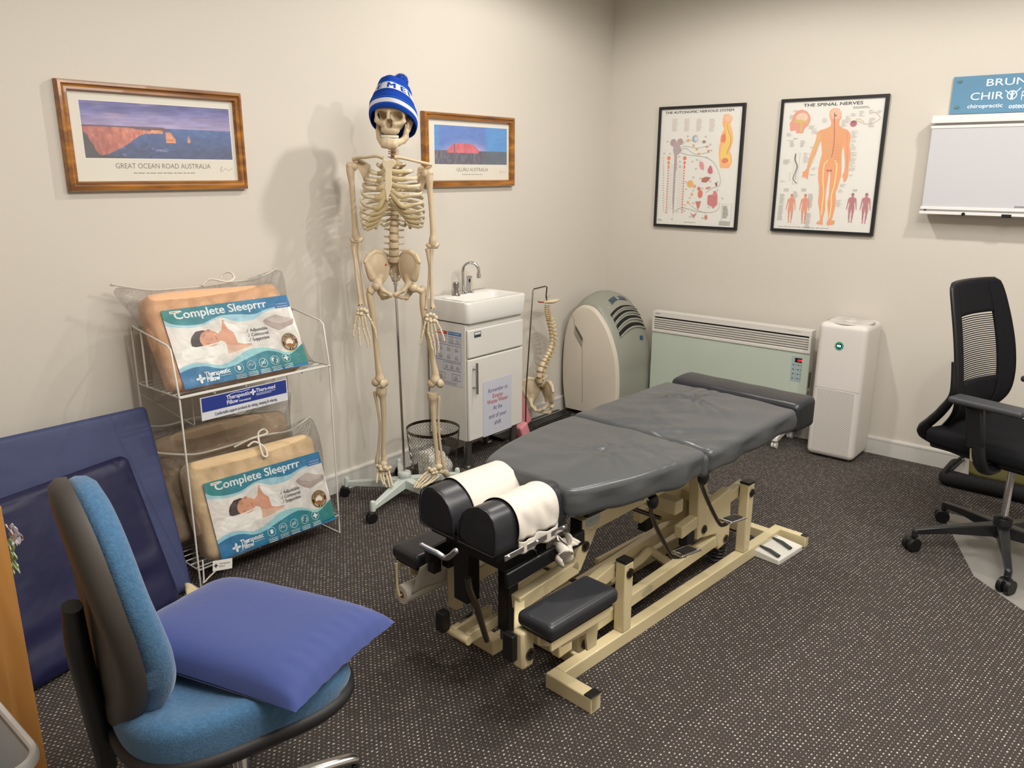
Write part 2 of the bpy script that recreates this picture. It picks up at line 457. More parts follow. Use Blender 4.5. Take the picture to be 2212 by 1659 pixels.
struct(MB().box((XR, YR, HC), (0, 0, HC+.1)).build('ceiling', mat('ceiling_paint', 'e6e4de', .8), smooth=False))
WP = wall_mat()
struct(MB().box((XR-.1, 0, -.1), (.1, .1, HC+.1)).build('wall_left', WP, smooth=False))
struct(MB().box((0, YR-.1, -.1), (.1, 0, HC+.1)).build('wall_right', WP, smooth=False))
struct(MB().box((XR-.1, YR-.1, -.1), (XR, 0, HC+.1)).build('wall_back', WP, smooth=False))
struct(MB().box((XR, YR-.1, -.1), (0, YR, HC+.1)).build('wall_front', WP, smooth=False))
SK = mat('skirting_gloss', 'cfccc6', rough=.22, spec=.6, coat=.4)
def skirt(M, L):
    pr = [(0, 0), (.013, 0), (.013, .078), (.0145, .08), (.0145, .088), (.012, .094), (.007, .097), (0, .097)]
    mb = MB(M); n = len(pr)
    vs = [(0, y, z) for y, z in pr]+[(L, y, z) for y, z in pr]
    mb.add(vs, [tuple(range(n)), tuple(range(2*n-1, n-1, -1))]+[(k, n+k, n+(k+1) % n, (k+1) % n) for k in range(n)])
    return mb
struct(skirt(frame_mat((0, 0, 0), (-1, 0, 0), (0, -1, 0)), 5.68).build('baseboard_left', SK, smooth=False))
# second: along wall_right, profile depth toward -x
M2 = Matrix(((0, -1, 0, 0), (-1, 0, 0, -.0146), (0, 0, 1, 0), (0, 0, 0, 1)))
struct(skirt(M2, 4.7).build('baseboard_right', SK, smooth=False))

# ================================================================== PICTURES
def fbm(x, y, s=1, o=4, seed=0):
    x = np.asarray(x)*s; y = np.asarray(y)*s; t = 0; a = 1; tot = 0
    def h(i, j): 
        v = np.sin(i*127.1+j*311.7+seed*74.7)*43758.5453; return v-np.floor(v)
    for k in range(o):
        i = np.floor(x); j = np.floor(y); fx = x-i; fy = y-j; fx = fx*fx*(3-2*fx); fy = fy*fy*(3-2*fy)
        t = t+a*((h(i, j)*(1-fx)+h(i+1, j)*fx)*(1-fy)+(h(i, j+1)*(1-fx)+h(i+1, j+1)*fx)*fy); tot += a; a *= .5; x = x*2; y = y*2
    return t/tot
def field(P, x0, y0, x1, y1, nx, ny, fn):
    """painted picture area: fn(u, v) -> rgb arrays (0-255, sRGB)"""
    z = P.z(); U, V = np.meshgrid((np.arange(nx)+.5)/nx, (np.arange(ny)+.5)/ny)
    C = np.clip(fn(U, V)/255, 0, 1); C = np.where(C < .04045, C/12.92, ((C+.055)/1.055)**2.4)
    vs = [(x0+(x1-x0)*i/nx, y0+(y1-y0)*j/ny, z) for j in range(ny+1) for i in range(nx+1)]
    o = len(P.mb.v); P.mb.v += [P.mb.M @ Vector(p) for p in vs]
    for j in range(ny):
        for i in range(nx):
            a = o+j*(nx+1)+i; P.mb.f.append((a, a+1, a+nx+2, a+nx+1)); c = C[j, i]; P.mb.c.append((float(c[0]), float(c[1]), float(c[2]), 1))
def L3(a, b, t): a = np.array(a, float); b = np.array(b, float); return a+(b-a)*np.asarray(t)[..., None]
def W3(c, n, m): m = np.asarray(m)[..., None]; return c*(1-m)+np.asarray(n, float)*m
def ss(a, b, x): t = np.clip((x-a)/(b-a), 0, 1); return t*t*(3-2*t)
def art_cliffs(u, v):
    n = fbm(u*3, v*6, 3, 5, 1); n2 = fbm(u*9, v*5, 4, 5, 2)
    sky = L3((156, 142, 186), (62, 66, 140), ss(.56, 1, v)); sky = sky+(n[..., None]-.5)*70
    sky = W3(sky, (196, 160, 176), ss(.55, .9, fbm(u*2.2, v*7, 2.2, 4, 8))*.55*ss(.6, .8, v))
    sea = L3((22, 50, 104), (38, 84, 150), ss(0, .6, v)); sea = sea+(n2[..., None]-.5)*50
    sea = W3(sea, (150, 140, 190), ss(.62, .75, fbm(u*7, v*9, 3, 4, 5))*ss(.35, .05, np.abs(u-.38))*ss(.35, .1, v))
    c = np.where((v > .56)[..., None], sky, sea)
    top = .555-.05*ss(.25, .45, u)+.015*(fbm(u*12, 0*v, 2, 3, 3)-.5); bot = .03+.42*ss(.02, .42, u)**1.6+.06*(fbm(u*20, 0*v, 1, 3, 4)-.5)
    cl = (v < top) & (v > bot) & (u < .43)
    clc = L3((150, 66, 62), (226, 140, 104), ss(.05, .5, u)*.6+n2*.5)+(fbm(u*60, v*10, 1, 4, 6)[..., None]-.5)*70
    c = np.where(cl[..., None], clc, c)
    c = np.where(((v < .585) & (v > top) & (u < .53-.5*(v-.55)))[..., None], np.array((92, 52, 72.)), c)
    st = (((u > .525+.02*ss(.5, .25, v)*0) & (u < .592-.03*ss(.35, .5, v)) & (v > .3) & (v < .5-.3*np.abs(u-.555)))) | ((u > .43) & (u < .51) & (v > .46) & (v < .525))
    c = np.where(st[..., None], np.array((214, 138, 98.))+(n2[..., None]-.5)*90, c)
    rk = (v < .42*ss(.1, .0, u)+.12*ss(.4, .0, u)*fbm(u*14, v*9, 1, 3, 9)) 
    c = np.where(rk[..., None], np.array((40, 34, 48.))+(n[..., None]-.5)*40, c)
    c = np.where(((np.abs(u-.685) < .012*ss(.46, .32, v)) & (v > .31) & (v < .46))[..., None], np.array((196, 140, 120.)), c)
    return c
def art_rock(u, v):
    n = fbm(u*5, v*4, 4, 5, 11)
    e = ((u-.43)/.6)**2
    sky = L3((176, 150, 196), (52, 104, 186), ss(.33, .75, v+e*.6)); sky = W3(sky, (24, 140, 205), ss(.66, .72, u)*.7+ss(.09, .04, u)*.6)
    g = np.array((64, 58, 84.))+(fbm(u*70, v*10, 1, 4, 12)[..., None]-.5)*110; g = W3(g, (44, 76, 96), ss(.6, .75, u)*.7)
    c = np.where((v > .36)[..., None], sky+(n[..., None]-.5)*24, g)
    rt = .36+.205*np.clip(1-np.abs((u-.375)/.215)**3.2, 0, 1)
    ri = (v < rt) & (v > .3) & (np.abs(u-.375) < .215)
    rc = np.array((196, 72, 92.))+(fbm(u*40, v*6, 1, 4, 13)[..., None]-.5)*56
    rc = W3(rc, (96, 40, 62), ((np.abs(u-.255) < .008)*.8).astype(float))
    return np.where(ri[..., None], rc, c)
WOODF = wood_mat('honey_stained_wood', '6a3c0e', 'b5741f', 'X', 7, .3, .5)
def frame_sweep(M, w, h, prof):
    mb = MB(M); n = len(prof); vs = []
    for sx, sy in ((0, 0), (1, 0), (1, 1), (0, 1)):
        for i, d in prof: vs.append(((w-i) if sx else i, (h-i) if sy else i, d))
    fs = []
    for c in range(4):
        d = (c+1) % 4
        for k in range(n): fs.append((c*n+k, d*n+k, d*n+(k+1) % n, c*n+(k+1) % n))
    return mb.add(vs, fs)
GLASS = mat('picture_glass', 'ffffff', rough=.02, spec=.5, alpha=.06)
def picture(label, x0, x1, z0, z1, fw, art, title, ttw, img, nx, ny):
    t = thing('framed_picture', label, 'picture', ((x0+x1)/2, -.001, z0), 0, 'wood-framed pictures on the left wall')
    w, h = x1-x0, z1-z0; M = frame_mat((x0, -.001, z0), (1, 0, 0), (0, 0, 1))
    pr = [(0, 0), (0, .018), (.004, .027), (.012, .029), (.017, .024), (.022, .0225), (.030, .024), (.034, .016), (fw, .013), (fw, 0)]
    frame_sweep(M, w, h, pr).build('frame', WOODF, t, angle=25)
    sheet = MB(M).box((fw-.002, fw-.002, .002), (w-fw+.002, h-fw+.002, .008)).build('print_sheet', mat('matte_white_card', 'd6d0c2', .6), t, smooth=False)
    P = Print(M @ Matrix.Translation((0, 0, .0082)), w, h)
    ax0, ay0, ax1, ay1 = img
    P.rect(ax0-.002, ay0-.002, ax1+.002, ay1+.002, 'ece8de')
    field(P, ax0, ay0, ax1, ay1, nx, ny, art)
    cx = (ax0+ax1)/2
    P.text(title, cx, ay0-.034, .0255, '5c564c', 'CENTER', width=ttw)
    P.fine(cx, ay0-.052, ttw*.66, 1, .01, '8a8478', th=.0035, jitter=0, align='CENTER')
    P.curve([(w-fw-.075, .072), (w-fw-.065, .085), (w-fw-.07, .066), (w-fw-.05, .078), (w-fw-.04, .07), (w-fw-.02, .079)], .0012, '6a645a')
    P.build('print_image', sheet)
    MB(M).box((fw-.001, fw-.001, .0105), (w-fw+.001, h-fw+.001, .0115)).build('glass', GLASS, t, smooth=False)
# image corners measured on the wall
def loc(x, y, o): p = aty(x, y, -.01); return (p.x-o[0], p.z-o[1])
o1 = (-3.304, 1.423)
a = loc(185, 339, o1); b = loc(503, 347, o1); c = loc(171, 213, o1); d = loc(495, 237.6, o1)
picture('large wood-framed coastline picture of orange cliffs and blue sea on the left wall', -3.304, -2.63, 1.423, 1.784, .034,
        art_cliffs, 'GREAT OCEAN ROAD AUSTRALIA', .36, (a[0], (a[1]+b[1])/2, b[0], (c[1]+d[1])/2), 230, 110)
o2 = (-1.655, 1.414)
a = loc(939.5, 356, o2); b = loc(1095, 355, o2); c = loc(937.5, 270.5, o2); d = loc(1095, 276.5, o2)
picture('wood-framed desert picture of a red rock under blue sky, behind the skeleton', -1.655, -.975, 1.414, 1.773, .034,
        art_rock, 'ULURU AUSTRALIA', .24, (a[0], (a[1]+b[1])/2, b[0], (c[1]+d[1])/2), 170, 100)

# ================================================================== WALL CHARTS
BLK = mat('black_frame_wood', '1c1c1e', rough=.45, noise=.3, nscale=150)
def chart_base(label, y0, y1, z0, z1):
    t = thing('wall_chart', label, 'poster', (-.001, (y0+y1)/2, z0), 0, 'framed anatomy charts on the right wall')
    w, h = y0-y1, z1-z0; M = frame_mat((-.001, y0, z0), (0, -1, 0), (0, 0, 1)); fw = .0155
    frame_sweep(M, w, h, [(0, 0), (0, .02), (fw, .02), (fw, 0)]).build('frame', BLK, t, smooth=False)
    sh = MB(M).box((fw-.002, fw-.002, .004), (w-fw+.002, h-fw+.002, .010)).build('chart_sheet', mat('chart_paper', 'dedcd6', .4, spec=.5), t, smooth=False)
    return t, sh, Print(M @ Matrix.Translation((0, 0, .0102)), w, h), w, h, M, fw
def chart_px(box, y0, z0, w=None):
    """map zoomed-crop pixel -> sheet coordinates (local metres)"""
    cx0, cy0, sc = box
    def f(x, y): p = atx(cx0+x*sc, cy0+y*sc, -.012); return (y0-p.y, p.z-z0)
    return f
SKIN, SKD = 'e0905c', 'c06a48'
def body_outline(back=True):
    """right half outline of a standing figure, unit height, centre x=0"""
    return [(0,1),(.035,.995),(.05,.965),(.05,.93),(.035,.895),(.033,.87),(.06,.85),(.115,.83),(.135,.80),(.14,.75),(.15,.69),(.155,.62),(.165,.55),(.17,.5),(.175,.46),(.165,.43),(.15,.44),(.145,.49),(.135,.55),(.12,.62),(.108,.69),(.1,.73),(.088,.68),(.08,.62),(.09,.56),(.1,.5),(.1,.44),(.092,.36),(.08,.28),(.078,.22),(.072,.14),(.05,.06),(.055,.03),(.075,.01),(.06,0),(.025,.005),(.022,.05),(.03,.14),(.022,.22),(.028,.28),(.018,.36),(.006,.45),(0,.47)]
def figure(P, x, y, h, col, dark, tilt=0, arm='down'):
    o = body_outline(); q = [(x+a*h, y+b*h) for a, b in o]+[(x-a*h, y+b*h) for a, b in o[::-1]]
    P.poly(q, col)
    P.line([(x, y+.85*h), (x, y+.5*h)], .01*h, dark)
    for s in (-1, 1):
        P.line([(x+s*.05*h, y+.42*h), (x+s*.052*h, y+.3*h), (x+s*.045*h, y+.1*h)], .008*h, dark)
        P.line([(x+s*.02*h, y+.78*h), (x+s*.09*h, y+.76*h)], .006*h, dark)
    P.disc(x, y+.945*h, .03*h, dark, 12)
# chart 1
y0, z0 = -.358, 1.165
t, sh, P, w, h, M, fw = chart_base('narrow black-framed anatomy chart titled the autonomic nervous system', -.358, -.906, 1.165, 1.868)
f = chart_px((1390, 200, 250/1296), y0, z0)
def PL(P, pts, col): P.poly([f(*p) for p in pts], col)
def DL(P, pts, w_, col): P.curve([f(*p) for p in pts], w_, col)
def DD(P, x, y, r, col, ry=None):
    a_ = f(x, y); b_ = f(x+r, y); P.disc(a_[0], a_[1], b_[0]-a_[0], col, 18, (b_[0]-a_[0])*(ry or 1))
a = f(248, 243); b = f(1012, 205)
P.text('THE AUTONOMIC NERVOUS SYSTEM', (a[0]+b[0])/2, (a[1]+b[1])/2, .0195, '15130f', 'CENTER', width=(b[0]-a[0]), bold=.030, shear=.06)
for i, xx in enumerate((325, 460, 595, 740)):
    a = f(xx, 300); P.fine(a[0], a[1], .038, 14, .0052, 'b9a79a', th=.0026)
# side-view torso
PL(P, [(905,245),(950,238),(990,260),(1000,290),(985,320),(970,350),(985,400),(1000,460),(1003,540),(985,600),(965,660),(985,700),(992,760),(985,800),(955,848),(855,845),(850,780),(842,700),(845,620),(858,560),(862,500),(885,440),(905,400),(885,372),(885,320),(895,270)], 'eda765')
PL(P, [(925,340),(960,350),(968,420),(990,470),(992,540),(970,600),(940,660),(975,720),(975,790),(940,800),(870,770),(858,690),(880,590),(915,560),(930,470),(920,400)], 'e9c24e')
PL(P, [(875,480),(915,455),(925,520),(905,560),(865,550)], 'dd6a38'); DD(P, 912, 762, 38, 'd8682f', .7); DD(P, 950, 285, 42, 'e8b79a', .8)
DL(P, [(938,350),(950,430),(978,500),(972,580),(945,640),(935,690)], .003, '7a6a2a')
# brain stem, cord
DD(P, 335, 562, 36, 'a88a8c'); DD(P, 410, 552, 34, 'a88a8c'); PL(P, [(345,560),(400,560),(410,600),(425,650),(395,690),(378,700),(372,850),(360,900),(345,1200),(330,1395),(322,1200),(338,900),(345,720),(330,640),(335,600)], 'a9979a')
for k in range(34): a = f(352-k*.6, 720+k*19); P.rect(a[0]-.004, a[1], a[0]+.004, a[1]+.0012, '6e6066')
for k in range(22):
    yy = 730+k*29 if k > 2 else 735+k*50; r = 20-k*5 if k < 3 else 8
    DD(P, 284-k*1.4, yy, r, 'e0764c'); DD(P, 462-k*1.4, yy, r, 'e0643c')
    if k > 3:
        DL(P, [(280-k, yy), (310, yy-40), (345, yy-30)], .0012, 'b6b0ac'); DL(P, [(455-k, yy), (420, yy-30), (370, yy-50)], .0012, 'b6b0ac')
    a = f(216, 735+k*28); P.rect(a[0], a[1], a[0]+.009, a[1]+.004, 'd8a24a' if k < 3 or k > 18 else 'a09a90')
DL(P, [(405,668),(520,700),(700,725),(800,800),(858,940),(850,1040),(770,1070),(700,1120)], .002, '8f9490')
DL(P, [(410,660),(470,620),(560,680),(620,690),(720,670)], .0018, '9aa09a'); DL(P, [(410,655),(450,600),(600,620),(700,600)], .0018, '9aa09a'); DL(P, [(440,580),(480,540),(560,530)], .0018, '9aa09a')
DL(P, [(340,1330),(440,1290),(600,1330),(760,1340),(840,1300),(850,1230)], .002, '8f9490'); DL(P, [(500,1230),(580,1300),(700,1350)], .0018, '9aa09a')
for x, y, r, c_ in ((502,535,15,'d8a03c'),(562,592,12,'d8a03c'),(598,633,13,'d8a03c'),(621,685,13,'d89a60'),(524,1021,34,'e2a23a'),(572,1048,16,'e0963a'),(541,1138,14,'e0a040'),(499,1226,13,'e0a040')): DD(P, x, y, r, c_)
DD(P, 582, 516, 34, '8e98a2'); DD(P, 592, 516, 24, 'c6ccd0'); DD(P, 680, 550, 24, 'b08a78', .6); DD(P, 680, 550, 8, '3a3a2a')
PL(P, [(690,600),(730,590),(728,610),(705,615)], 'c08a70'); PL(P, [(712,645),(740,640),(738,672),(725,672)], 'c97a5c')
PL(P, [(635,740),(640,780),(665,775),(680,820),(675,868),(640,850),(625,810)], 'd2868a'); PL(P, [(750,810),(770,840),(778,890),(755,912),(722,895),(720,860)], 'c04a64')
PL(P, [(655,960),(700,942),(752,950),(735,980),(700,1005),(650,1000)], 'a84a30'); PL(P, [(800,1008),(825,1012),(828,1045),(812,1048)], '7a3040'); PL(P, [(700,1060),(755,1052),(740,1078),(700,1082)], 'c8806a')
DD(P, 622, 1075, 18, 'c85a30'); DD(P, 636, 1134, 27, 'd0603c', 1.5); PL(P, [(582,1218),(645,1215),(625,1285),(610,1310),(600,1280)], 'c85a50'); PL(P, [(520,1345),(560,1370),(600,1340),(580,1375),(560,1408),(545,1375)], 'c06a5a'); DD(P, 700, 1395, 17, 'c46a4a', 1.4)
PL(P, [(720,1150),(780,1140),(785,1100),(815,1105),(830,1150),(828,1250),(780,1298),(760,1270),(715,1250)], 'c8686a')
for k in range(5): DL(P, [(730,1170+k*22),(770,1160+k*24),(815,1175+k*20)], .003, 'a84e54')
a = f(868, 1440); b = f(990, 1252); P.line([a, (b[0], a[1]), b, (a[0], b[1]), a], .0012, '8a8680'); P.fine(a[0]+.006, b[1]-.014, .04, 11, .0065, '77736c', th=.003)
a = f(845, 1480); b = f(970, 1445); P.rect(a[0], a[1], b[0], b[1], 'a8a49c')
for x, y in ((260,545),(225,680),(290,680),(490,485),(690,490),(740,580),(750,645),(590,750),(540,770),(700,725),(580,850),(550,945),(630,955),(740,990),(820,1000),(820,1090),(650,1070),(470,1000),(470,1080),(550,1090),(510,1175),(455,1255),(720,1280),(550,1235),(370,1330),(450,1320),(395,715),(400,770),(400,825),(875,1180),(650,1400),(310,1412),(515,1385)):
    a = f(x, y); P.fine(a[0], a[1], .014, 2, .0045, '8f8b84', th=.002)
a = f(165, 1420); P.fine(a[0], a[1], .03, 2, .004, '77736c', th=.002); a = f(450, 1450); P.fine(a[0], a[1], .085, 1, .004, '77736c', th=.002)
P.build('chart_print', sh)
MB(M).box((fw-.001, fw-.001, .0165), (w-fw+.001, h-fw+.001, .0175)).build('glass', GLASS, t, smooth=False)
# chart 2
y0, z0 = -1.112, 1.173
t, sh, P, w, h, M, fw = chart_base('black-framed anatomy chart titled the spinal nerves, with a figure seen from behind', -1.112, -1.664, 1.173, 1.875)
f = chart_px((1650, 180, 300/1422), y0, z0)
a = f(405, 245); b = f(1015, 200)
P.text('THE SPINAL NERVES', (a[0]+b[0])/2, (a[1]+b[1])/2-.002, .0215, '15130f', 'CENTER', width=(b[0]-a[0]), bold=.034, shear=.08)
for x, y, n in ((600,365,5),(490,470,6),(520,500,3),(470,655,2),(410,715,12),(490,870,3),(470,935,2),(900,490,6),(895,545,3),(895,585,3),(890,625,3),(890,655,4),(890,710,5),(885,765,6),(880,825,4),(875,870,4),(870,940,2),(780,1035,4),(765,1090,4),(745,1200,8),(840,340,8),(895,310,4),(980,290,6),(1080,275,5),(1160,285,3),(1080,360,10),(800,380,8),(300,280,2),(265,330,5),(235,515,4),(460,440,4),(200,785,6),(225,785,6),(170,1000,2),(240,590,1)):
    a = f(x, y); P.fine(a[0], a[1], .032, n, .0047, 'a39e98', th=.0022, jitter=.6)
for x, n in ((270, 8), (375, 8)): a = f(x, 590); P.fine(a[0], a[1], .026, n, .0045, '9a958e', th=.002)
for x, y, n in ((205,1080,4),(385,1080,4),(910,1090,3),(165,1135,12),(150,1250,18),(455,1135,16),(430,1330,18),(300,1110,8)): a = f(x, y); P.fine(a[0], a[1], .03, n, .0047, '9a958e', th=.0022)
a = f(915, 245); P.fine(a[0], a[1], .09, 2, .006, '77726c', th=.003); a = f(150, 1465); P.fine(a[0], a[1], .3, 1, .005, '77726c', th=.0025); a = f(300, 570); P.fine(a[0], a[1], .03, 1, .004, '77726c', th=.003)
# head in profile
PL(P, [(300,330),(335,285),(390,268),(440,285),(475,330),(478,380),(455,430),(420,460),(400,510),(330,510),(330,480),(270,490),(268,455),(265,410),(290,370)], 'd98e74'); DD(P, 392, 350, 62, 'eab9a2', .75); PL(P, [(310,375),(350,370),(450,385),(455,410),(400,400),(390,500),(372,500),(375,410),(310,400)], 'c9ad52')
DL(P, [(330,350),(380,320),(430,345),(410,380)], .003, 'f0d8c8')
# spine side
a = f(290, 1030); b = f(372, 712); P.line([a, (b[0], a[1]), b, (a[0], b[1]), a], .0012, '9a958e')
DL(P, [(328,720),(318,780),(338,850),(318,920),(300,980),(335,1025)], .004, '5a3a3e'); DL(P, [(332,720),(326,780),(346,850),(330,920),(320,990)], .002, '2a2226')
a = f(268, 905); b = f(262, 1005); P.line([a, b], .0022, 'cdb84a'); DD(P, 918, 412, 36, 'a8485c', .9); DD(P, 920, 395, 22, '7a3444', .6)
DL(P, [(930,380),(980,390),(1030,415),(1120,405),(1190,360),(1170,320),(1130,290)], .0035, 'c8aa88'); DL(P, [(940,370),(985,365),(1030,400)], .003, 'c8b06a')
# the big figure from behind
PL(P, [(735,252),(775,262),(796,300),(795,350),(780,375),(772,400),(775,430),(800,455),(860,478),(885,510),(890,560),(878,640),(888,700),(885,760),(870,850),(868,900),(860,960),(835,1008),(815,1010),(812,960),(798,965),(822,905),(830,850),(828,780),(822,700),(815,640),(800,700),(795,760),(795,860),(790,950),(760,1050),(735,1120),(738,1200),(725,1290),(700,1380),(690,1400),(725,1405),(722,1440),(700,1450),(645,1455),(640,1430),(660,1390),(655,1300),(648,1230),(665,1150),(672,1050),(680,950),(675,905),(668,905),(645,1050),(632,1150),(630,1220),(628,1290),(605,1380),(600,1450),(540,1440),(538,1425),(575,1400),(572,1330),(555,1220),(562,1130),(565,1060),(555,980),(558,880),(575,800),(595,720),(592,650),(585,590),(560,640),(540,700),(510,760),(480,830),(462,890),(458,930),(448,990),(436,960),(425,985),(424,950),(400,978),(408,945),(382,965),(402,925),(388,915),(420,895),(440,870),(455,800),(480,720),(500,660),(530,590),(545,510),(575,480),(640,465),(685,435),(690,400),(682,370),(672,330),(675,290),(695,262)], 'e2945e')
PL(P, [(590,480),(690,440),(735,400),(780,440),(840,490),(812,600),(790,720),(770,800),(680,820),(600,790),(605,700),(600,600)], 'dc9558')
PL(P, [(545,540),(585,500),(580,590),(545,660),(500,760),(462,860),(455,850),(480,740)], 'dba463'); PL(P, [(690,270),(735,255),(785,275),(790,330),(770,365),(700,365),(680,320)], 'e6b096')
PL(P, [(640,880),(672,890),(700,880),(690,910),(672,895),(650,910)], '9a4a40')
DL(P, [(722,400),(722,560),(706,700),(690,760)], .004, '9a4030'); DL(P, [(722,400),(724,300)], .004, '7a3828'); a = f(735, 330); P.disc(a[0], a[1], .006, 'a04a38', 12)
for s in ([(655,790),(620,830),(610,900),(605,1000),(612,1120),(598,1250),(590,1350)], [(725,790),(745,830),(742,900),(720,1050),(692,1150),(690,1250),(670,1380)]):
    DL(P, s, .0065, 'eac24a'); DL(P, s, .0022, 'f4e8a0')
for k in range(7): DL(P, [(700,640+k*28),(650,625+k*30),(612,660+k*26)], .0015, 'c9b25a'); DL(P, [(715,640+k*28),(760,625+k*30),(795,650+k*26)], .0015, 'b87040')
for k in range(6): DL(P, [(600+k*5,500),(560-k*3,600),(500+k*6,740),(440+k*4,880)], .0012, 'c8b05a') if k % 2 else DL(P, [(840+k*4,500),(855,620),(850+k*3,740),(845,880)], .0012, 'c98a50')
for x, c1, c2, hb in ((262,'d98a6c','b0604a',0),(400,'d98a6c','b0604a',0),(880,'b0646a','8a4450',0),(1020,'b0646a','8a4450',0)):
    a = f(x, 1425 if x < 300 or x == 880 else 1435); b = f(x+20, 1130 if x < 500 else 1122); figure(P, a[0], a[1], b[1]-a[1], c1, c2)
P.build('chart_print', sh)
MB(M).box((fw-.001, fw-.001, .0165), (w-fw+.001, h-fw+.001, .0175)).build('glass', GLASS, t, smooth=False)

# ================================================================== CLINIC SIGN + X-RAY LIGHT BOX
y0, y1, z0, z1 = -1.946, -3.1, 1.765, 1.934
t = thing('clinic_sign', 'blue wall sign with white lettering above the white light box', 'sign', (-.001, (y0+y1)/2, z0), 0)
M = frame_mat((-.012, y0, z0), (0, -1, 0), (0, 0, 1))
pan = MB(M).box((0, 0, -.003), (y0-y1, z1-z0, .003)).build('panel', mat('sign_blue', '5f8ba9', .3, coat=.4), t, smooth=False)
P = Print(M @ Matrix.Translation((0, 0, .0032)), 1, .2)
def fs(x, y): p = atx(x, y, -.016); return (y0-p.y, p.z-z0)
def sgn(txt, x0_, yb, x1_, yt, bold=0, sp=1.0):
    a_ = fs(x0_, yb); b_ = fs(x1_, yt); P.text(txt, a_[0], a_[1], (b_[1]-a_[1])/.70, 'e8eef0', width=b_[0]-a_[0], bold=bold, space=sp)
sgn('BRUN', 2128, 186, 2218, 165.5, 0, 1.1); sgn('CHIR', 2094, 216.5, 2168, 197, 0, 1.1)
sgn('P', 2204, 216, 2214, 196); 
a = fs(2186, 205); P.ring(a[0], a[1], .0165, .0205, 'e8eef0'); P.line([(a[0], a[1]-.018), (a[0], a[1]+.008)], .009, 'e8eef0'); P.disc(a[0], a[1]+.013, .005, 'e8eef0', 12)
P.curve([(a[0]-.03, a[1]+.022), (a[0]-.012, a[1]+.008), (a[0], a[1]), (a[0]+.012, a[1]+.009), (a[0]+.032, a[1]+.03)], .0035, 'e8eef0')
a = fs(2088.5, 234); b = fs(2165.5, 224); P.text('chiropractic', a[0], a[1], (b[1]-a[1])/.58, 'e8eef0', width=b[0]-a[0], bold=.012)
a = fs(2178, 234); b = fs(2213, 224); P.text('osteo', a[0], a[1], (b[1]-a[1])/.58, 'e8eef0', width=b[0]-a[0], bold=.012)
P.build('lettering', pan)
for q in ((2074, 175), (2067, 231)):
    a = fs(*q); MB(M).cyl((a[0], a[1], .003), (a[0], a[1], .012), .0075, n=16).build('standoff_screw', mat('clear_standoff', '8fb0a8', .15, .6), t)
# light box
y0, y1, z0, z1, dp = -1.897, -3.05, 1.30, 1.757, .11
t = thing('xray_viewer', 'wide white wall-mounted x-ray light box below the blue sign', 'light box', (-.001, (y0+y1)/2, z0), 0)
M = frame_mat((-.001, y0, z0), (0, -1, 0), (0, 0, 1)); w = y0-y1; h = z1-z0
MW = mat('white_enamel', 'd9d6d4', .35, coat=.2)
MB(M).box((.012, .02, 0), (w-.012, h-.02, dp-.012)).build('housing', MW, t, bevel=.003)
mb = MB(M)
mb.box((0, h-.032, .02), (w, h, dp)); mb.box((0, h-.036, dp-.03), (w, h-.018, dp+.006)); mb.box((0, h-.06, dp-.03), (w, h-.044, dp+.002))
mb.build('top_rail', mat('white_rail', 'e2dfdc', .3), t, bevel=.002)
pr = Print(M @ Matrix.Translation((0, 0, dp+.0025)), w, h); pr.rect(.002, h-.046, w-.002, h-.0415, '6a6462'); pr.build('shadow_gap_strip', t)
mb = MB(M); mb.box((.0, .0, .02), (w, .014, dp+.012)); mb.box((0, .022, .03), (w, .036, dp+.004)); mb.build('bottom_rail', mat('white_rail', 'e2dfdc', .3), t, bevel=.002)
MB(M).box((.0, .012, .03), (w, .024, dp-.0)).build('rail_groove', mat('rail_grey', '8c8c8e', .4), t)
MB(M).box((.006, .034, dp-.012), (w-.006, h-.05, dp-.001)).build('light_panel', mat('opal_acrylic', 'c4c3c8', .35, spec=.4), t, smooth=False)
def fb(x, y): p = atx(x, y, -dp-.01); return (y0-p.y, p.z-z0)
a = fb(2081, 462.5); MB(M).cyl((a[0], a[1], dp+.0), (a[0], a[1], dp+.016), .008, n=16).build('knob', mat('black_plastic', '141414', .4), t)
a = fb(2174, 467); b_ = MB(M).box((a[0]-.02, a[1]-.008, dp), (a[0]+.02, a[1]+.008, dp+.015)).build('switch', mat('black_plastic', '141414', .4), t, bevel=.002)
a = fb(1997.5, 453); MB(M).cyl((a[0], a[1], dp), (a[0], a[1], dp+.006), .004, n=10).build('screw', mat('dark_steel', '3a3636', .4, .8), t)
pr = Print(M @ Matrix.Translation((0, 0, dp-.0008)), w, h); a = fb(2189, 452); b = fb(2213, 446); pr.rect(a[0], a[1], b[0]+.05, b[1], '8d8a90'); pr.rect(a[0], a[1]-.012, b[0]+.05, a[1]-.001, 'dedcdc'); pr.fine(a[0]+.003, a[1]+.001, .05, 1, .004, 'cfcfd2', th=.004); pr.build('rating_label', t)
# ================================================================== WASH BASIN UNIT
WG = mat('white_gloss_panel', 'd8d5d0', .22, coat=.5)
CH = mat('chrome', 'd8d8da', .12, 1.0)
CHB = mat('brushed_steel', '9a9894', .3, 1.0)
CER = mat('white_ceramic', 'e2e0dc', .12, coat=.6)
X0, X1, Y0, ZB, ZC = -1.655, -1.222, -.298, .155, .762
t = thing('vanity_cabinet', 'white vanity cabinet on metal legs beneath the wash basin', 'cabinet', (-1.44, -.15, 0))
MB().box((X0, Y0+.018, ZB), (X1, -.02, ZC)).build('body', WG, t, bevel=.002)
zt = vz = None
mb = MB(); mb.box((X0+.003, Y0, ZB+.002), (X1-.003, Y0+.017, .585)); door = mb.build('door', WG, t, bevel=.006, seg=3)
mb = MB(); mb.box((X0+.003, Y0, .592), (X1-.003, Y0+.017, .735)); drw = mb.build('drawer_front', WG, t, bevel=.006, seg=3)
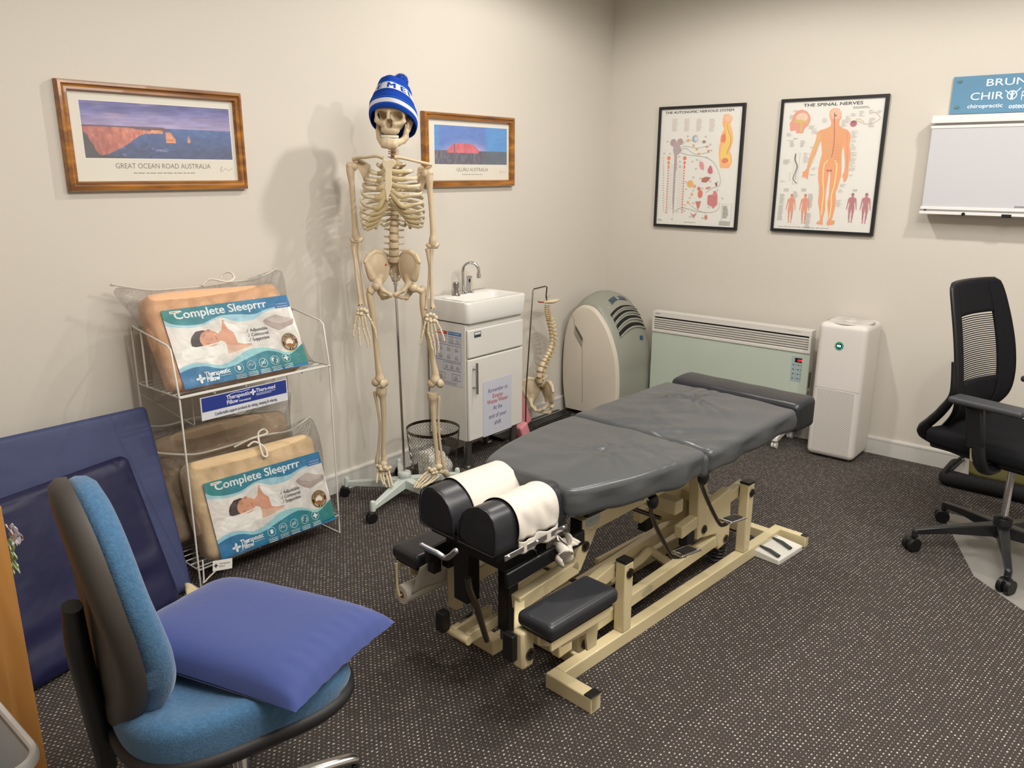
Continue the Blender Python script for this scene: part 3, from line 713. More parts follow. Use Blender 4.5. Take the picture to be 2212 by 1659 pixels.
a = aty(1031, 789, Y0-.03); b = aty(1034, 851, Y0-.03)
mb = MB(); mb.beam((a.x, Y0-.028, a.z+.01), (a.x, Y0-.028, b.z-.0), .012, .006); 
for zz in (a.z-.025, b.z+.03): mb.cyl((a.x, Y0, zz), (a.x, Y0-.028, zz), .004, n=10)
mb.build('handle', CHB, door)
for q in ((1011, 1008), (1108, 962)):
    p = atz(*q); mb = MB(Matrix.Translation((p.x, p.y, 0))); mb.lathe([(.034, 0), (.034, .006), (.021, .012), (.021, ZB)], 24); mb.build('leg', CHB, t)
for p in ((-1.62, -.06), (-1.26, -.06)):
    mb = MB(Matrix.Translation((p[0], p[1], 0))); mb.lathe([(.034, 0), (.034, .006), (.021, .012), (.021, ZB)], 24); mb.build('leg', CHB, t)
P = Print(frame_mat((-1.61, Y0-.0005, .692), (1, 0, 0), (0, 0, 1)), 1, 1); P.rect(0, 0, .052, .030, '5a6064'); P.rect(.004, .017, .048, .026, 'd4d6d4'); P.rect(.004, .004, .048, .013, '23303c'); P.rect(.005, .014, .046, .016, 'b8babc'); P.build('maker_sticker', drw)
# basin
BX0, BX1, BY0, BZ0, BZ1 = -1.668, -1.212, -.312, .765, .875
t = thing('wash_basin', 'white ceramic wash basin on top of the vanity cabinet', 'basin', (-1.44, -.15, BZ0))
def basin():
    mb = MB(); cx, cy = (BX0+BX1)/2, (BY0-.004)/2; hx, hy = (BX1-BX0)/2, (-.004-BY0)/2
    def rr(hx, hy, r, z, n=6, ox=0, oy=0):
        o = []
        for sx, sy, a0 in ((1, 1, 0), (-1, 1, pi/2), (-1, -1, pi), (1, -1, 3*pi/2)):
            for k in range(n+1):
                a = a0+pi/2*k/n; o.append((cx+ox+sx*(hx-r)+r*cos(a), cy+oy+sy*(hy-r)+r*sin(a), z))
        return o
    rings = [rr(hx-.03, hy-.03, .02, BZ0), rr(hx-.008, hy-.008, .025, BZ0+.004), rr(hx-.003, hy-.003, .028, BZ0+.02), rr(hx, hy, .028, BZ1-.012), rr(hx-.002, hy-.002, .028, BZ1-.003), rr(hx-.008, hy-.008, .024, BZ1),
             rr(hx-.032, hy-.062, .03, BZ1, oy=-.04), rr(hx-.038, hy-.068, .03, BZ1-.008, oy=-.04), rr(hx-.052, hy-.08, .035, BZ1-.06, oy=-.04), rr(hx-.09, hy-.1, .03, BZ1-.078, oy=-.04)]
    n = len(rings[0]); vs = sum(rings, []); fs = [tuple(range(n-1, -1, -1)), tuple((len(rings)-1)*n+k for k in range(n))]
    for i in range(len(rings)-1):
        for k in range(n): fs.append((i*n+k, i*n+(k+1) % n, (i+1)*n+(k+1) % n, (i+1)*n+k))
    return mb.add(vs, fs)
bo = basin().build('bowl', CER, t, angle=50)
P = Print(frame_mat((-1.36, -.045, BZ1+.0004), (1, 0, 0), (0, 1, 0)), 1, 1); P.fine(0, .02, .14, 2, .012, '6a6664', th=.006, jitter=.1); P.build('printed_notice', bo)
# tap
tp = aty(1000, 628, -.075); tx, ty = -1.452, -.075
t = thing('gooseneck_tap', 'chrome gooseneck tap with a sensor post on the wash basin', 'tap', (tx, ty, BZ1+.001))
mb = MB(); pts = [(tx, ty, BZ1+.001), (tx, ty, BZ1+.10)]
R = .042; sx_, sy_ = .62, -.78
for k in range(9):
    a_ = pi-pi*k/8*1.08; pts.append((tx+sx_*(R+R*cos(a_)), ty+sy_*(R+R*cos(a_)), BZ1+.118+R*sin(a_)))
e = Vector(pts[-1]); pts.append(e+Vector((sx_*.002, sy_*.002, -.02)))
mb.tube(catmull(pts, 3), .0085, 12); mb.cyl(e, e+Vector((sx_*.002, sy_*.002, -.026)), .0115, n=14)
mb.build('spout', CH, t)
MB(Matrix.Translation((tx, ty, BZ1+.001))).lathe([(.024, 0), (.024, .004), (.014, .012), (.010, .03), (.0085, .04)], 20).build('base_flange', CH, t)
sxx, syy = -1.405, -.075
mb = MB(Matrix.Translation((sxx, syy, BZ1+.001))); mb.lathe([(.026, 0), (.026, .004), (.016, .010), (.0155, .075), (.017, .078), (.017, .086), (.006, .09), (0, .09)], 20); mb.build('sensor_post', CH, t)
mb = MB(); mb.ell((sxx-.009, syy-.0125, BZ1+.066), (.006, .004, .011), 10); mb.build('sensor_window', mat('black_plastic', '141414', .4), t)
t = thing('soap_pump', 'small steel soap pump left of the tap on the wash basin', 'soap dispenser', (-1.52, -.09, BZ1+.001))
mb = MB(Matrix.Translation((-1.52, -.09, BZ1+.001))); mb.lathe([(.022, 0), (.022, .003), (.014, .012), (.012, .03), (.012, .036), (.016, .038), (.016, .062), (.013, .066), (0, .067)], 20); mb.build('pump_body', CHB, t)
mb = MB(); mb.tube([(-1.52, -.09, BZ1+.062), (-1.545, -.10, BZ1+.062), (-1.556, -.104, BZ1+.054), (-1.558, -.105, BZ1+.045)], .004, 8); mb.build('nozzle', CHB, t)
# papers on the cabinet
def on_front(x, y): p = aty(x, y, Y0-.002); return (p.x, p.z)
a = on_front(1044.5, 945); b = on_front(1105, 808)
t = tag(MB().box((a[0], Y0-.0022, a[1]), (b[0], Y0-.001, b[1])).build('paper_sign', mat('laminated_paper', 'c9cad6', .18, coat=.7), smooth=False), 'laminated notice about emptying waste water taped to the cabinet door', 'notice')
P = Print(frame_mat((a[0], Y0-.0024, a[1]), (1, 0, 0), (0, 0, 1)), 1, 1); pw = b[0]-a[0]; ph = b[1]-a[1]
NB, RD = '2c3a78', 'b02838'
for txt, fy, sz, c_, shr, wd in (('Remember to', .775, .032, NB, .25, .68), ('Empty', .665, .031, RD, 0, .36), ('Waste Water', .572, .031, RD, 0, .74), ('At the', .445, .034, NB, 0, .32), ('end of your', .300, .034, NB, 0, .62), ('shift', .165, .034, NB, 0, .24)):
    P.text(txt, pw/2, ph*fy, sz, c_, 'CENTER', shear=shr, width=pw*wd, bold=.006 if c_ == RD else 0)
P.build('notice_text', t)
XL = X0-.001
def on_side(x, y): p = atx(x, y, XL); return (p.y, p.z)
c0 = on_side(999.5, 838); c1 = on_side(947, 705)
yy1 = max(c1[0], c0[0]+.19); yy1 = min(yy1, -.03); zz0, zz1 = c0[1], on_side(999.5, 720)[1]
t = tag(MB().box((XL-.001, c0[0], zz0), (XL, yy1, zz1)).build('hand_washing_poster', mat('poster_paper', 'c6c8d0', .35, coat=.3), smooth=False), 'hand washing instruction poster on the left side of the vanity cabinet', 'poster')
pw = yy1-c0[0]; ph = zz1-zz0; P = Print(frame_mat((XL-.0012, yy1, zz0), (0, -1, 0), (0, 0, 1)), 1, 1)
P.rect(.0, ph*.93, pw*.46, ph*.99, 'b8442e'); P.rect(pw*.5, ph*.93, pw*.97, ph*.99, '2a6ca8'); P.text('How to handwash?', pw*.73, ph*.952, .013, 'e8eef2', 'CENTER', width=pw*.4); P.fine(pw*.05, ph*.955, pw*.35, 1, .01, 'efe4e0', th=.006)
def rrect(x0_, y0_, x1_, y1_, c_): 
    P.line([(x0_, y0_), (x1_, y0_), (x1_, y1_), (x0_, y1_), (x0_, y0_)], .0025, c_)
rrect(pw*.52, ph*.78, pw*.95, ph*.9, '3c4f86'); rrect(pw*.05, ph*.78, pw*.42, ph*.9, 'a05050'); rrect(pw*.05, ph*.45, pw*.95, ph*.74, '3c4f86'); rrect(pw*.3, ph*.28, pw*.95, ph*.42, '3c4f86'); rrect(pw*.62, ph*.1, pw*.92, ph*.22, '3c4f86'); rrect(pw*.05, ph*.1, pw*.35, ph*.22, 'a05050')
for (cx_, cy_) in ((.62,.84),(.83,.84),(.2,.84),(.2,.68),(.5,.68),(.8,.68),(.2,.53),(.5,.53),(.8,.53),(.42,.35),(.62,.35),(.83,.35),(.77,.16),(.2,.16)):
    P.ring(pw*cx_, ph*cy_, .008, .0095, '6c7078', 14); P.line([(pw*cx_-.012, ph*cy_-.006), (pw*cx_, ph*cy_), (pw*cx_+.012, ph*cy_-.01)], .0018, '6c7078'); P.fine(pw*cx_-.016, ph*(cy_-.045), .032, 1, .004, '8c9098', th=.002)
P.fine(pw*.05, ph*.05, pw*.85, 2, .008, '9a9ca4', th=.0035)
P.build('poster_print', t)

# ================================================================== WIRE WASTE BASKET
bx, by = -1.872, -.262
t = thing('waste_basket', 'chrome wavy wire waste basket beside the vanity cabinet', 'waste basket', (bx, by, 0))
WIRE = mat('dark_chrome_wire', '55504a', .25, 1.0)
def basket_r(z): return .088+.042*(z/.28)**.6
mb = MB(); 
for k in range(50):
    pts = []
    for j in range(61):
        z = .005+.272*j/60; a_ = 2*pi*k/50+.085*sin(z*2*pi/.047); r = basket_r(z); pts.append((bx+r*cos(a_), by+r*sin(a_), z))
    mb.tube(pts, .0012, 3)
mb.build('wavy_wires', WIRE, t)
mb = MB(Matrix.Translation((bx, by, 0))); r = basket_r(.28); mb.lathe([(r-.001, .270), (r+.0015, .270), (r+.0015, .284), (r-.001, .284), (r-.001, .270)], 48); mb.build('rim_band', mat('polished_nickel', '6a6258', .18, 1.0), t)
mb = MB(Matrix.Translation((bx, by, 0))); mb.lathe([(0, .002), (.086, .002), (.090, .004), (.090, .010), (.086, .012), (0, .006)], 40); mb.build('base_disc', WIRE, t)
def crumple(c, r, seed, n=22, amp=.35):
    rnd = random.Random(seed); mb = MB(); ph_ = [rnd.random()*9 for _ in range(9)]
    def fn(u, v):
        a_ = 2*pi*u; b_ = pi*(v*.98+.01); d = Vector((sin(b_)*cos(a_), sin(b_)*sin(a_), cos(b_)))
        k = 1+amp*(.5*sin(3.1*a_+ph_[0])*sin(2.7*b_+ph_[1])+.35*sin(7*a_+ph_[2])*sin(6*b_+ph_[3])+.25*abs(sin(11*a_+ph_[4]+3*b_)))
        return Vector(c)+Vector((d.x*r[0], d.y*r[1], d.z*r[2]))*k
    return mb.grid(fn, n, n, True)
TIS = mat('white_tissue', 'e6e2da', .8, bump=.4, bscale=60, bdist=.004)
tag(crumple((bx-.02, by-.012, .088), (.066, .064, .085), 3).build('crumpled_tissue', TIS), 'crumpled white paper towel filling the left of the wire basket', 'paper', 'paper towels in the wire basket')
tag(crumple((bx+.04, by-.02, .07), (.04, .045, .064), 5).build('crumpled_tissue', TIS), 'crumpled white paper towel at the right of the wire basket', 'paper', 'paper towels in the wire basket')
tag(MB(frame_mat((bx+.028, by-.03, .17), (.5, -.5, -.25), (.2, .4, .9))).rbox((0, 0, 0), (.085, .045, .012), .004).build('black_tray', mat('black_plastic', '141414', .4)), 'black tray lying on top of the paper in the wire basket', 'rubbish')

# ================================================================== PORTABLE AIR CONDITIONER
GREY = mat('grey_plastic', '8e8f84', .42, bump=.1, bscale=500, bdist=.0006)
CREAM = mat('cream_plastic', 'cbc2b4', .38, bump=.1, bscale=400, bdist=.0006)
t = thing('portable_air_conditioner', 'grey and cream arched portable air conditioner in the corner', 'air conditioner', (-.31, -.23, 0))
prof = [(-.055, .035), (-.03, .2), (-.027, .36), (-.038, .5), (-.065, .60), (-.105, .665), (-.155, .70), (-.21, .705), (-.265, .685), (-.315, .635), (-.36, .575), (-.40, .49), (-.428, .40), (-.441, .30), (-.445, .2), (-.44, .035)]
PR = catmull([(0, y, z) for y, z in prof], 4)
cyc = Vector((0, -.235, .3))
def shoulder(x, p):
    w_ = .085*max(0, min(1, (x+.478)/.12))
    return 1+w_*abs(sin(2*atan2(max(0, p.z-.3), abs(p.y-cyc.y)+1e-4))) if p.z > .3 else 1
def sect(x, s, dx=0): return [Vector((x, cyc.y+(p.y-cyc.y)*s[0]*shoulder(x, p), .3+(p.z-.3)*(s[1]*shoulder(x, p) if p.z > .3 else 1))) for p in PR]
def shell(secs):
    mb = MB(); n = len(secs[0]); vs = sum(secs, []); fs = []
    for i in range(len(secs)-1):
        for k in range(n): fs.append((i*n+k, i*n+(k+1) % n, (i+1)*n+(k+1) % n, (i+1)*n+k))
    fs.append(tuple(range(n-1, -1, -1))); fs.append(tuple((len(secs)-1)*n+k for k in range(n)))
    return mb.add(vs, fs)
shell([sect(-.478, (.985, .99)), sect(-.46, (1.02, 1.05)), sect(-.40, (1.04, 1.10)), sect(-.30, (1.05, 1.135)), sect(-.21, (1.04, 1.12)), sect(-.15, (1.02, 1.08)), sect(-.13, (.99, 1.02))]).build('shell', GREY, t, angle=45)
sp = shell([sect(-.505, (.93, .955)), sect(-.502, (.965, .975)), sect(-.495, (.985, .99)), sect(-.478, (1.0, 1.0))]).build('side_panel', CREAM, t, angle=50)
shell([sect(-.13, (.985, .985)), sect(-.118, (.98, .98)), sect(-.112, (.95, .96))]).build('far_side_panel', CREAM, t, angle=50)
def on_panel(x, y, X=-.506): p = atx(x, y, X); return (p.y, p.z)
def cropac(x, y): return (1195+x*.16879, 620+y*.16879)
# seam + grip
Pm = frame_mat((-.5068, 0, 0), (0, -1, 0), (0, 0, 1)); P = Print(Pm, 1, 1)
def pa(x, y): q = on_panel(*cropac(x, y)); return (-q[0], q[1])
P.line([pa(*q) for q in ((220, 318), (268, 420), (270, 600), (370, 775), (372, 1300), (372, 1480))], .0022, '8d857a'); P.build('seam_line', sp)
gr = [pa(*q) for q in ((285, 485), (378, 650), (370, 770), (280, 590))]
mb = MB(Pm); mb.prism(gr, -.002, .0016); mb.build('grip_recess', mat('grip_grey', '9a9186', .5), sp)
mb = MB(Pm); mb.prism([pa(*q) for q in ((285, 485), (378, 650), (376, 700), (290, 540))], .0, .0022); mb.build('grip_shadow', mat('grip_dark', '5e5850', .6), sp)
# features wrapped on the curved grey face
def face_pt(x, off=0.0, s=0):
    """x: position across, s: parameter (0..1) down the front of the profile"""
    n = len(PR)-1; sx = np.interp(x, [-.478, -.46, -.40, -.30, -.21, -.15, -.13], [.985, 1.02, 1.04, 1.05, 1.04, 1.02, .99]); sz = np.interp(x, [-.478, -.46, -.40, -.30, -.21, -.15, -.13], [.99, 1.05, 1.10, 1.135, 1.12, 1.08, 1.02])
    i = s*n; k = min(int(i), n-1); p = PR[k].lerp(PR[k+1], i-k); sh_ = shoulder(x, p); q = Vector((x, cyc.y+(p.y-cyc.y)*sx*sh_, .3+(p.z-.3)*(sz*sh_ if p.z > .3 else 1)))
    dn = (PR[k+1]-PR[k]).normalized(); nn = Vector((0, -dn.z, dn.y)); nn = -nn if nn.dot(q-cyc) < 0 else nn
    return q+nn*off
def wrap(xa, xb, sa, sb, off, arc=0, nx=14, ns=4):
    mb = MB(); return mb.grid(lambda u, v: face_pt(xa+(xb-xa)*u, off, sa+(sb-sa)*v+arc*((2*u-1)**2)), nx, ns)
wrap(-.37, -.20, .527, .562, .0015, .012).build('control_strip', mat('dark_blue_panel', '2c4254', .25, coat=.4), t, solid=.001)
wrap(-.295, -.27, .528, .561, .0022, 0, 4).build('display_window', mat('display_grey', '93979c', .3), t, solid=.001)
for k in range(4):
    s0 = .60+k*.031
    wrap(-.43+k*.0, -.155, s0, s0+.015, .001, .012).build('vent_slot', mat('vent_black', '0c0c0c', .7), t, solid=.001)
    wrap(-.43+k*.0, -.155, s0+.014, s0+.021, .006, .012).build('vent_blade', GREY, t, solid=.003)
p = face_pt(-.235, .001, .755); q = face_pt(-.235, .008, .755)
mb = MB(); mb.cyl(p, q, .0145, n=24); mb.build('logo_badge', mat('badge_blue', '26456a', .25, coat=.5), t)
mb = MB(); mb.ell(face_pt(-.41, .001, .575), (.003, .003, .003), 8); mb.build('sensor_dot', mat('white_rail', 'e2dfdc', .3), t)
for px_, py_ in ((-.44, -.1), (-.44, -.37), (-.18, -.1), (-.18, -.37)):
    mb = MB(); mb.cyl((px_-.01, py_, .018), (px_+.01, py_, .018), .018, n=14); mb.box((px_-.008, py_-.012, .018), (px_+.008, py_+.012, .04)); mb.build('caster', mat('black_plastic', '141414', .4), t)

# ================================================================== PANEL HEATER
t = thing('panel_heater', 'wide glass-fronted panel heater on feet between air conditioner and purifier', 'heater', (-.11, -.95, 0))
hx, ya, yb, za, zb = -.152, -.463, -1.452, .115, .66
MB().box((hx+.012, yb+.006, za+.01), (hx+.085, ya-.006, zb-.05)).build('metal_case', mat('heater_white', 'd6d2cc', .35), t, bevel=.003)
MB().box((hx, yb, za+.028), (hx+.008, ya, zb-.128)).build('glass_panel', mat('pale_green_glass', 'bdc9bb', .12, spec=.6, coat=.7), t, bevel=.001)
MB().box((hx-.004, yb, za-.004), (hx+.03, ya, za+.028)).build('bottom_trim', mat('heater_white', 'd6d2cc', .35), t, bevel=.002)
HWH = mat('heater_white', 'd6d2cc', .35)
gl = MB().box((hx-.006, yb, zb-.032), (hx+.06, ya, zb)).build('top_rail', HWH, t, bevel=.0015)
MB().box((hx-.006, yb, zb-.128), (hx+.02, ya, zb-.112)).build('lower_rail', HWH, t, bevel=.0015)
for y_ in (yb+.0004, ya-.0124): MB().box((hx-.0055, y_, zb-.1118), (hx+.055, y_+.012, zb-.0322)).build('grille_end', HWH, t)
MB().box((hx+.022, yb+.01, zb-.115), (hx+.03, ya-.01, zb-.03)).build('grille_cavity', mat('vent_black', '0c0c0c', .7), t)
sl = MB()
for k in range(6):
    z = zb-.046-k*.0133; sl.beam((hx+.002, yb+.008, z), (hx+.002, ya-.008, z), .012, .0058, up=(-.25, 0, 1))
sl.build('grille_slats', mat('heater_white', 'd6d2cc', .35), t)
P = Print(frame_mat((hx-.0065, ya, za), (0, -1, 0), (0, 0, 1)), 1, 1); H = zb-za
P.fine(.022, H-.016, .03, 1, .005, '8c8884', th=.006, jitter=0); P.fine(.86, H-.014, .07, 1, .005, 'b8b3ae', th=.004, jitter=0); P.build('brand_print', gl)
def hp(x, y): p = atx(x, y, hx-.001); return (ya-p.y, p.z-za)
a = hp(1706, 822); b = hp(1734, 772)
P = Print(frame_mat((hx-.0008, ya, za), (0, -1, 0), (0, 0, 1)), 1, 1); P.rect(a[0], a[1], b[0], b[1], '9fb0b2')
for r_ in range(4):
    for c_ in range(2):
        x_ = a[0]+(b[0]-a[0])*(.2+.48*c_); y_ = b[1]-(b[1]-a[1])*(.34+.18*r_); P.disc(x_, y_, .0035, '1a1a1a', 12); P.ring(x_+.0145, y_, .004, .0052, '77868a', 12); P.fine(x_+.0115, y_-.001, .006, 1, .002, '77868a', th=.0018)
kp = P.build('keypad', t)
a = hp(1717, 782); b = hp(1733, 775)
P = Print(frame_mat((hx-.0018, ya, za), (0, -1, 0), (0, 0, 1)), 1, 1); P.rect(a[0], a[1], b[0], b[1], '1a0606'); P.build('display', t)
P = Print(frame_mat((hx-.0022, ya, za), (0, -1, 0), (0, 0, 1)), 1, 1); P.text('OFF', a[0]+.014, a[1]+.006, .016, 'e02838', width=.028, bold=.01); P.build('display_digits', kp, ink_mat('red_digits', emit=2.5))
for yy in (yb+.10, ya-.10):
    mb = MB(); poly = [(hx-.155, .045), (hx-.15, .068), (hx-.13, .074), (hx-.02, .108), (hx+.08, .112), (hx+.115, .07), (hx+.12, .045), (hx+.08, .05), (hx+.02, .07), (hx-.06, .055), (hx-.13, .042)]
    M = Matrix(((1, 0, 0, 0), (0, 0, -1, yy+.02), (0, 1, 0, 0), (0, 0, 0, 1))); mb.prism(poly, 0, .04, M); ft = mb.build('foot', mat('heater_white', 'd6d2cc', .35), t, bevel=.004)
    for xx in (hx-.13, hx+.095):
        mb = MB(); mb.cyl((xx, yy-.014, .019), (xx, yy-.003, .019), .0185, n=18); mb.cyl((xx, yy+.003, .019), (xx, yy+.014, .019), .0185, n=18); mb.cyl((xx, yy, .02), (xx, yy, .046), .006, n=8); mb.build('caster', mat('white_rail', 'e2dfdc', .3), ft)
P = Print(frame_mat((hx+.02, yb+.0055, 0), (1, 0, 0), (0, 0, 1)), 1, 1); P.rect(.01, .33, .045, .42, '6a6456'); P.rect(.012, .20, .04, .31, '8c887c'); P.rect(.015, .23, .03, .27, 'd8d6d0'); P.build('side_stickers', t)

# ================================================================== AIR PURIFIER
px0 = Vector((-.262, -1.52, 0)); 
t = thing('air_purifier', 'tall white air purifier tower with round screen against the right wall', 'air purifier', (-.14, -1.645, 0), 0)
WPL = mat('matte_white_plastic', 'd9d4cf', .45, spec=.4)
cx_, cy_, sz_, HP = -.142, -1.645, .25, .735
mb = MB(); mb.rbox((cx_, cy_, HP/2+.006), (sz_, sz_, HP-.006), .03, 5); pb = mb.build('body', WPL, t, angle=60)
# perforated lower grille: material with holes pattern
pm = bpy.data.materials.new('perforated_grille'); pm.use_nodes = True; N, L = nodes(pm); b_ = N['Principled BSDF']; b_.inputs['Roughness'].default_value = .5
tc = N.new('ShaderNodeTexCoord'); mp = N.new('ShaderNodeMapping'); mp.inputs['Rotation'].default_value = (radians(45), 0, 0); L.new(tc.outputs['Object'], mp.inputs[0])
v_ = N.new('ShaderNodeVectorMath'); v_.operation = 'MULTIPLY'; v_.inputs[1].default_value = (0, 1/.0082, 1/.0082); L.new(mp.outputs[0], v_.inputs[0])
fr = N.new('ShaderNodeVectorMath'); fr.operation = 'FRACTION'; L.new(v_.outputs[0], fr.inputs[0])
di = N.new('ShaderNodeVectorMath'); di.operation = 'DISTANCE'; di.inputs[1].default_value = (0, .5, .5); L.new(fr.outputs[0], di.inputs[0])
lt = N.new('ShaderNodeMath'); lt.operation = 'LESS_THAN'; lt.inputs[1].default_value = .27; L.new(di.outputs['Value'], lt.inputs[0])
mx = N.new('ShaderNodeMix'); mx.data_type = 'RGBA'; mx.inputs[6].default_value = srgb('d9d4cf'); mx.inputs[7].default_value = srgb('7d7672'); L.new(lt.outputs[0], mx.inputs[0]); L.new(mx.outputs[2], b_.inputs['Base Color'])
MB().box((cx_-sz_/2-.0012, cy_-sz_/2+.028, .035), (cx_-sz_/2+.002, cy_+sz_/2-.028, .385)).build('perforated_grille', pm, t, bevel=.001)
P = Print(frame_mat((cx_-sz_/2-.0006, cy_+sz_/2, 0), (0, -1, 0), (0, 0, 1)), 1, 1); P.line([(.006, .39), (sz_-.006, .39)], .0016, 'a39d98'); P.build('panel_seam', t)
mb = MB(Matrix.Translation((cx_, cy_, HP+.0005))); mb.lathe([(.028, -.003), (.030, .001), (.105, .001), (.112, .0025), (.116, .0025), (.118, 0)], 48); mb.build('top_outlet', mat('outlet_grey', 'a5a09b', .5), t)
mb = MB(Matrix.Translation((cx_, cy_, HP+.0025)))
for k in range(96):
    a_ = 2*pi*k/96; d = Vector((cos(a_), sin(a_), 0)); mb.beam(d*.032, Vector((cos(a_+.12), sin(a_+.12), 0))*.103, .0016, .003)
for rr_ in (.035, .06, .085, .104): mb.tube([(rr_*cos(2*pi*k/40), rr_*sin(2*pi*k/40), 0) for k in range(40)], .0012, 5, closed=True)
mb.build('outlet_fins', mat('fin_light', 'cfcac5', .5), t)
mb = MB(Matrix.Translation((cx_, cy_, HP+.001))); mb.lathe([(0, .004), (.026, .004), (.030, .001)], 32); mb.build('outlet_hub', WPL, t)
sc = atx(1813, 747, cx_-sz_/2)
MM = frame_mat((cx_-sz_/2-.0004, sc.y, sc.z), (0, -1, 0), (0, 0, 1))
mb = MB(MM); mb.lathe([(.0, .0), (.021, 0), (.021, .003), (.019, .004), (0, .004)], 36); dsp = mb.build('display_bezel', mat('screen_black', '05070a', .1, coat=1), t)
P = Print(MM @ Matrix.Translation((0, 0, .0042)), 1, 1); P.ring(0, 0, .0165, .019, '1f8a58', 40); P.text('002', 0, -.004, .0135, 'c8e4ff', 'CENTER', bold=.01, width=.021); P.rect(-.0085, -.009, .0085, -.0055, '2a78c8'); P.disc(.002, .0115, .001, 'a8c0d0', 8); P.disc(-.002, .0115, .001, 'a8c0d0', 8); P.build('display_readout', dsp, ink_mat('screen_light', emit=1.6))

# ================================================================== FLAT BLACK CASE + PINK ROLL
t = thing('flat_black_case', 'flat black case with silver edge strips on the floor beneath the spine model', 'case', (-.68, -.075, 0))
MB().box((-1.2, -.13, 0.0), (-.53, -.02, .02)).build('case_shell', mat('black_plastic', '141414', .4), t, bevel=.004)
MB().box((-1.18, -.1325, .008), (-.535, -.1305, .013)).build('edge_strip', CH, t); MB().box((-1.18, -.06, .0205), (-.535, -.052, .0225)).build('edge_strip', CH, t)
PK = mat('pink_plastic', 'd98d93', .4, noise=.08, nscale=12)
M = Matrix.Translation((-.945, -.085, .026)) @ Matrix.Rotation(radians(-24), 4, 'Y')
tag(MB(M).rbox((0, 0, .125), (.10, .05, .235), .010, 3).build('pink_foam_block', PK), 'pink block leaning upright behind the right side of the vanity cabinet', 'foam block', 'pink foam blocks behind the table')
tag(MB(Matrix.Translation((-1.09, -.19, .05)) @ Matrix.Rotation(radians(-22), 4, 'Y')).rbox((0, 0, 0), (.07, .05, .1), .012, 3).build('pink_foam_block', PK), 'small pink block on the floor behind the black table cushion', 'foam block', 'pink foam blocks behind the table')
# ================================================================== TREATMENT TABLE
TO = Vector((-2.718, -1.729, 0)); TA = radians(-4.273)
NU = Vector((cos(TA), sin(TA), 0)); NV = Vector((-sin(TA), cos(TA), 0))
TM = Matrix.Translation(TO) @ Matrix.Rotation(TA, 4, 'Z')
def tv(x, y, v): p = TM.inverted() @ atp(x, y, TO+NV*v, NV); return p      # -> table coordinates (u, v, z)
VC = .152
T = thing('treatment_table', 'black vinyl chiropractic treatment table on a cream steel frame', 'treatment table', TM @ Vector((.5, VC, 0)), TA)
CRM = mat('cream_enamel', 'd3c49c', .33, coat=.3, noise=.05, nscale=6)
VIN = mat('black_vinyl', '494b4d', .30, spec=.5, bump=.25, bscale=16, bdist=.006, bdetail=5)
VIN2 = mat('black_vinyl_smooth', '26272b', .36, spec=.5, bump=.12, bscale=30, bdist=.003)
BK = mat('black_plastic', '141414', .4); BKM = mat('black_metal', '0f0f11', .45, .2, coat=.2)
STL = mat('steel_rod', '6b645c', .3, 1.0)
def tmb(): return MB(TM)
def beamp(name, p, q, w_, h_, up=(0, 0, 1), m=CRM, parent=None, bev=.004, ext=0):
    return tmb().beam(p, q, w_, h_, up, ext).build(name, m, parent or T, bevel=bev)
def cap(p, size, parent=None): 
    return tmb().box((p[0]-size[0]/2, p[1]-size[1]/2, p[2]-size[2]/2), (p[0]+size[0]/2, p[1]+size[1]/2, p[2]+size[2]/2)).build('end_cap', BK, parent or T, bevel=.002)
def bolt(p, d, parent, r=.011):
    p = Vector(p); d = Vector(d).normalized(); mb = tmb(); mb.cyl(p, p+d*.004, r*1.5, n=20); mb.cyl(p+d*.004, p+d*.010, r*.8, n=6)
    return mb.build('bolt', STL, parent)
RH = .05
def mir(v): return 2*VC-v
# base rails, feet, cross bars
for v, s in ((.02, 1), (mir(.02), -1)):
    r = beamp('base_rail', (-.045, v, RH/2), (1.345, v, RH/2), .04, RH)
    f = beamp('foot_arm', (-.065, v-s*(-.02), RH/2), (-.065, v-s*.155, RH/2), .045, RH)
    tmb().box((-.087, min(v-s*.155, v-s*.152), .0), (-.043, max(v-s*.155, v-s*.152)+.0, RH)).build('foot_end', CRM, f)
    cap((-.065, v-s*.143, RH+.002), (.046, .03, .004), f)
    f = beamp('foot_arm', (1.355, v+s*.02, RH/2), (1.355, v-s*.13, RH/2), .03, RH)
    cap((1.355, v-s*.12, RH+.002), (.031, .025, .004), f)
for u in (.07, 1.30): beamp('cross_bar', (u, .03, .026), (u, mir(.03), .026), .04, .044)
# posts on the rails with black caps and pivots
for v, s in ((.02, 1), (mir(.02), -1)):
    for u, h_ in ((.265, .295), (1.05, .335)):
        p = beamp('upright_post', (u, v, RH), (u, v, h_), .04, .044, up=(1, 0, 0)); cap((u, v, h_+.004), (.045, .041, .009), p); bolt((u, v-s*.02, h_-.035), (0, -s, 0), p)
        mb = tmb(); mb.cyl((u, v+s*.02, h_-.035), (u, v+s*.036, h_-.035), .016, n=16); mb.build('bushing', BK, p)
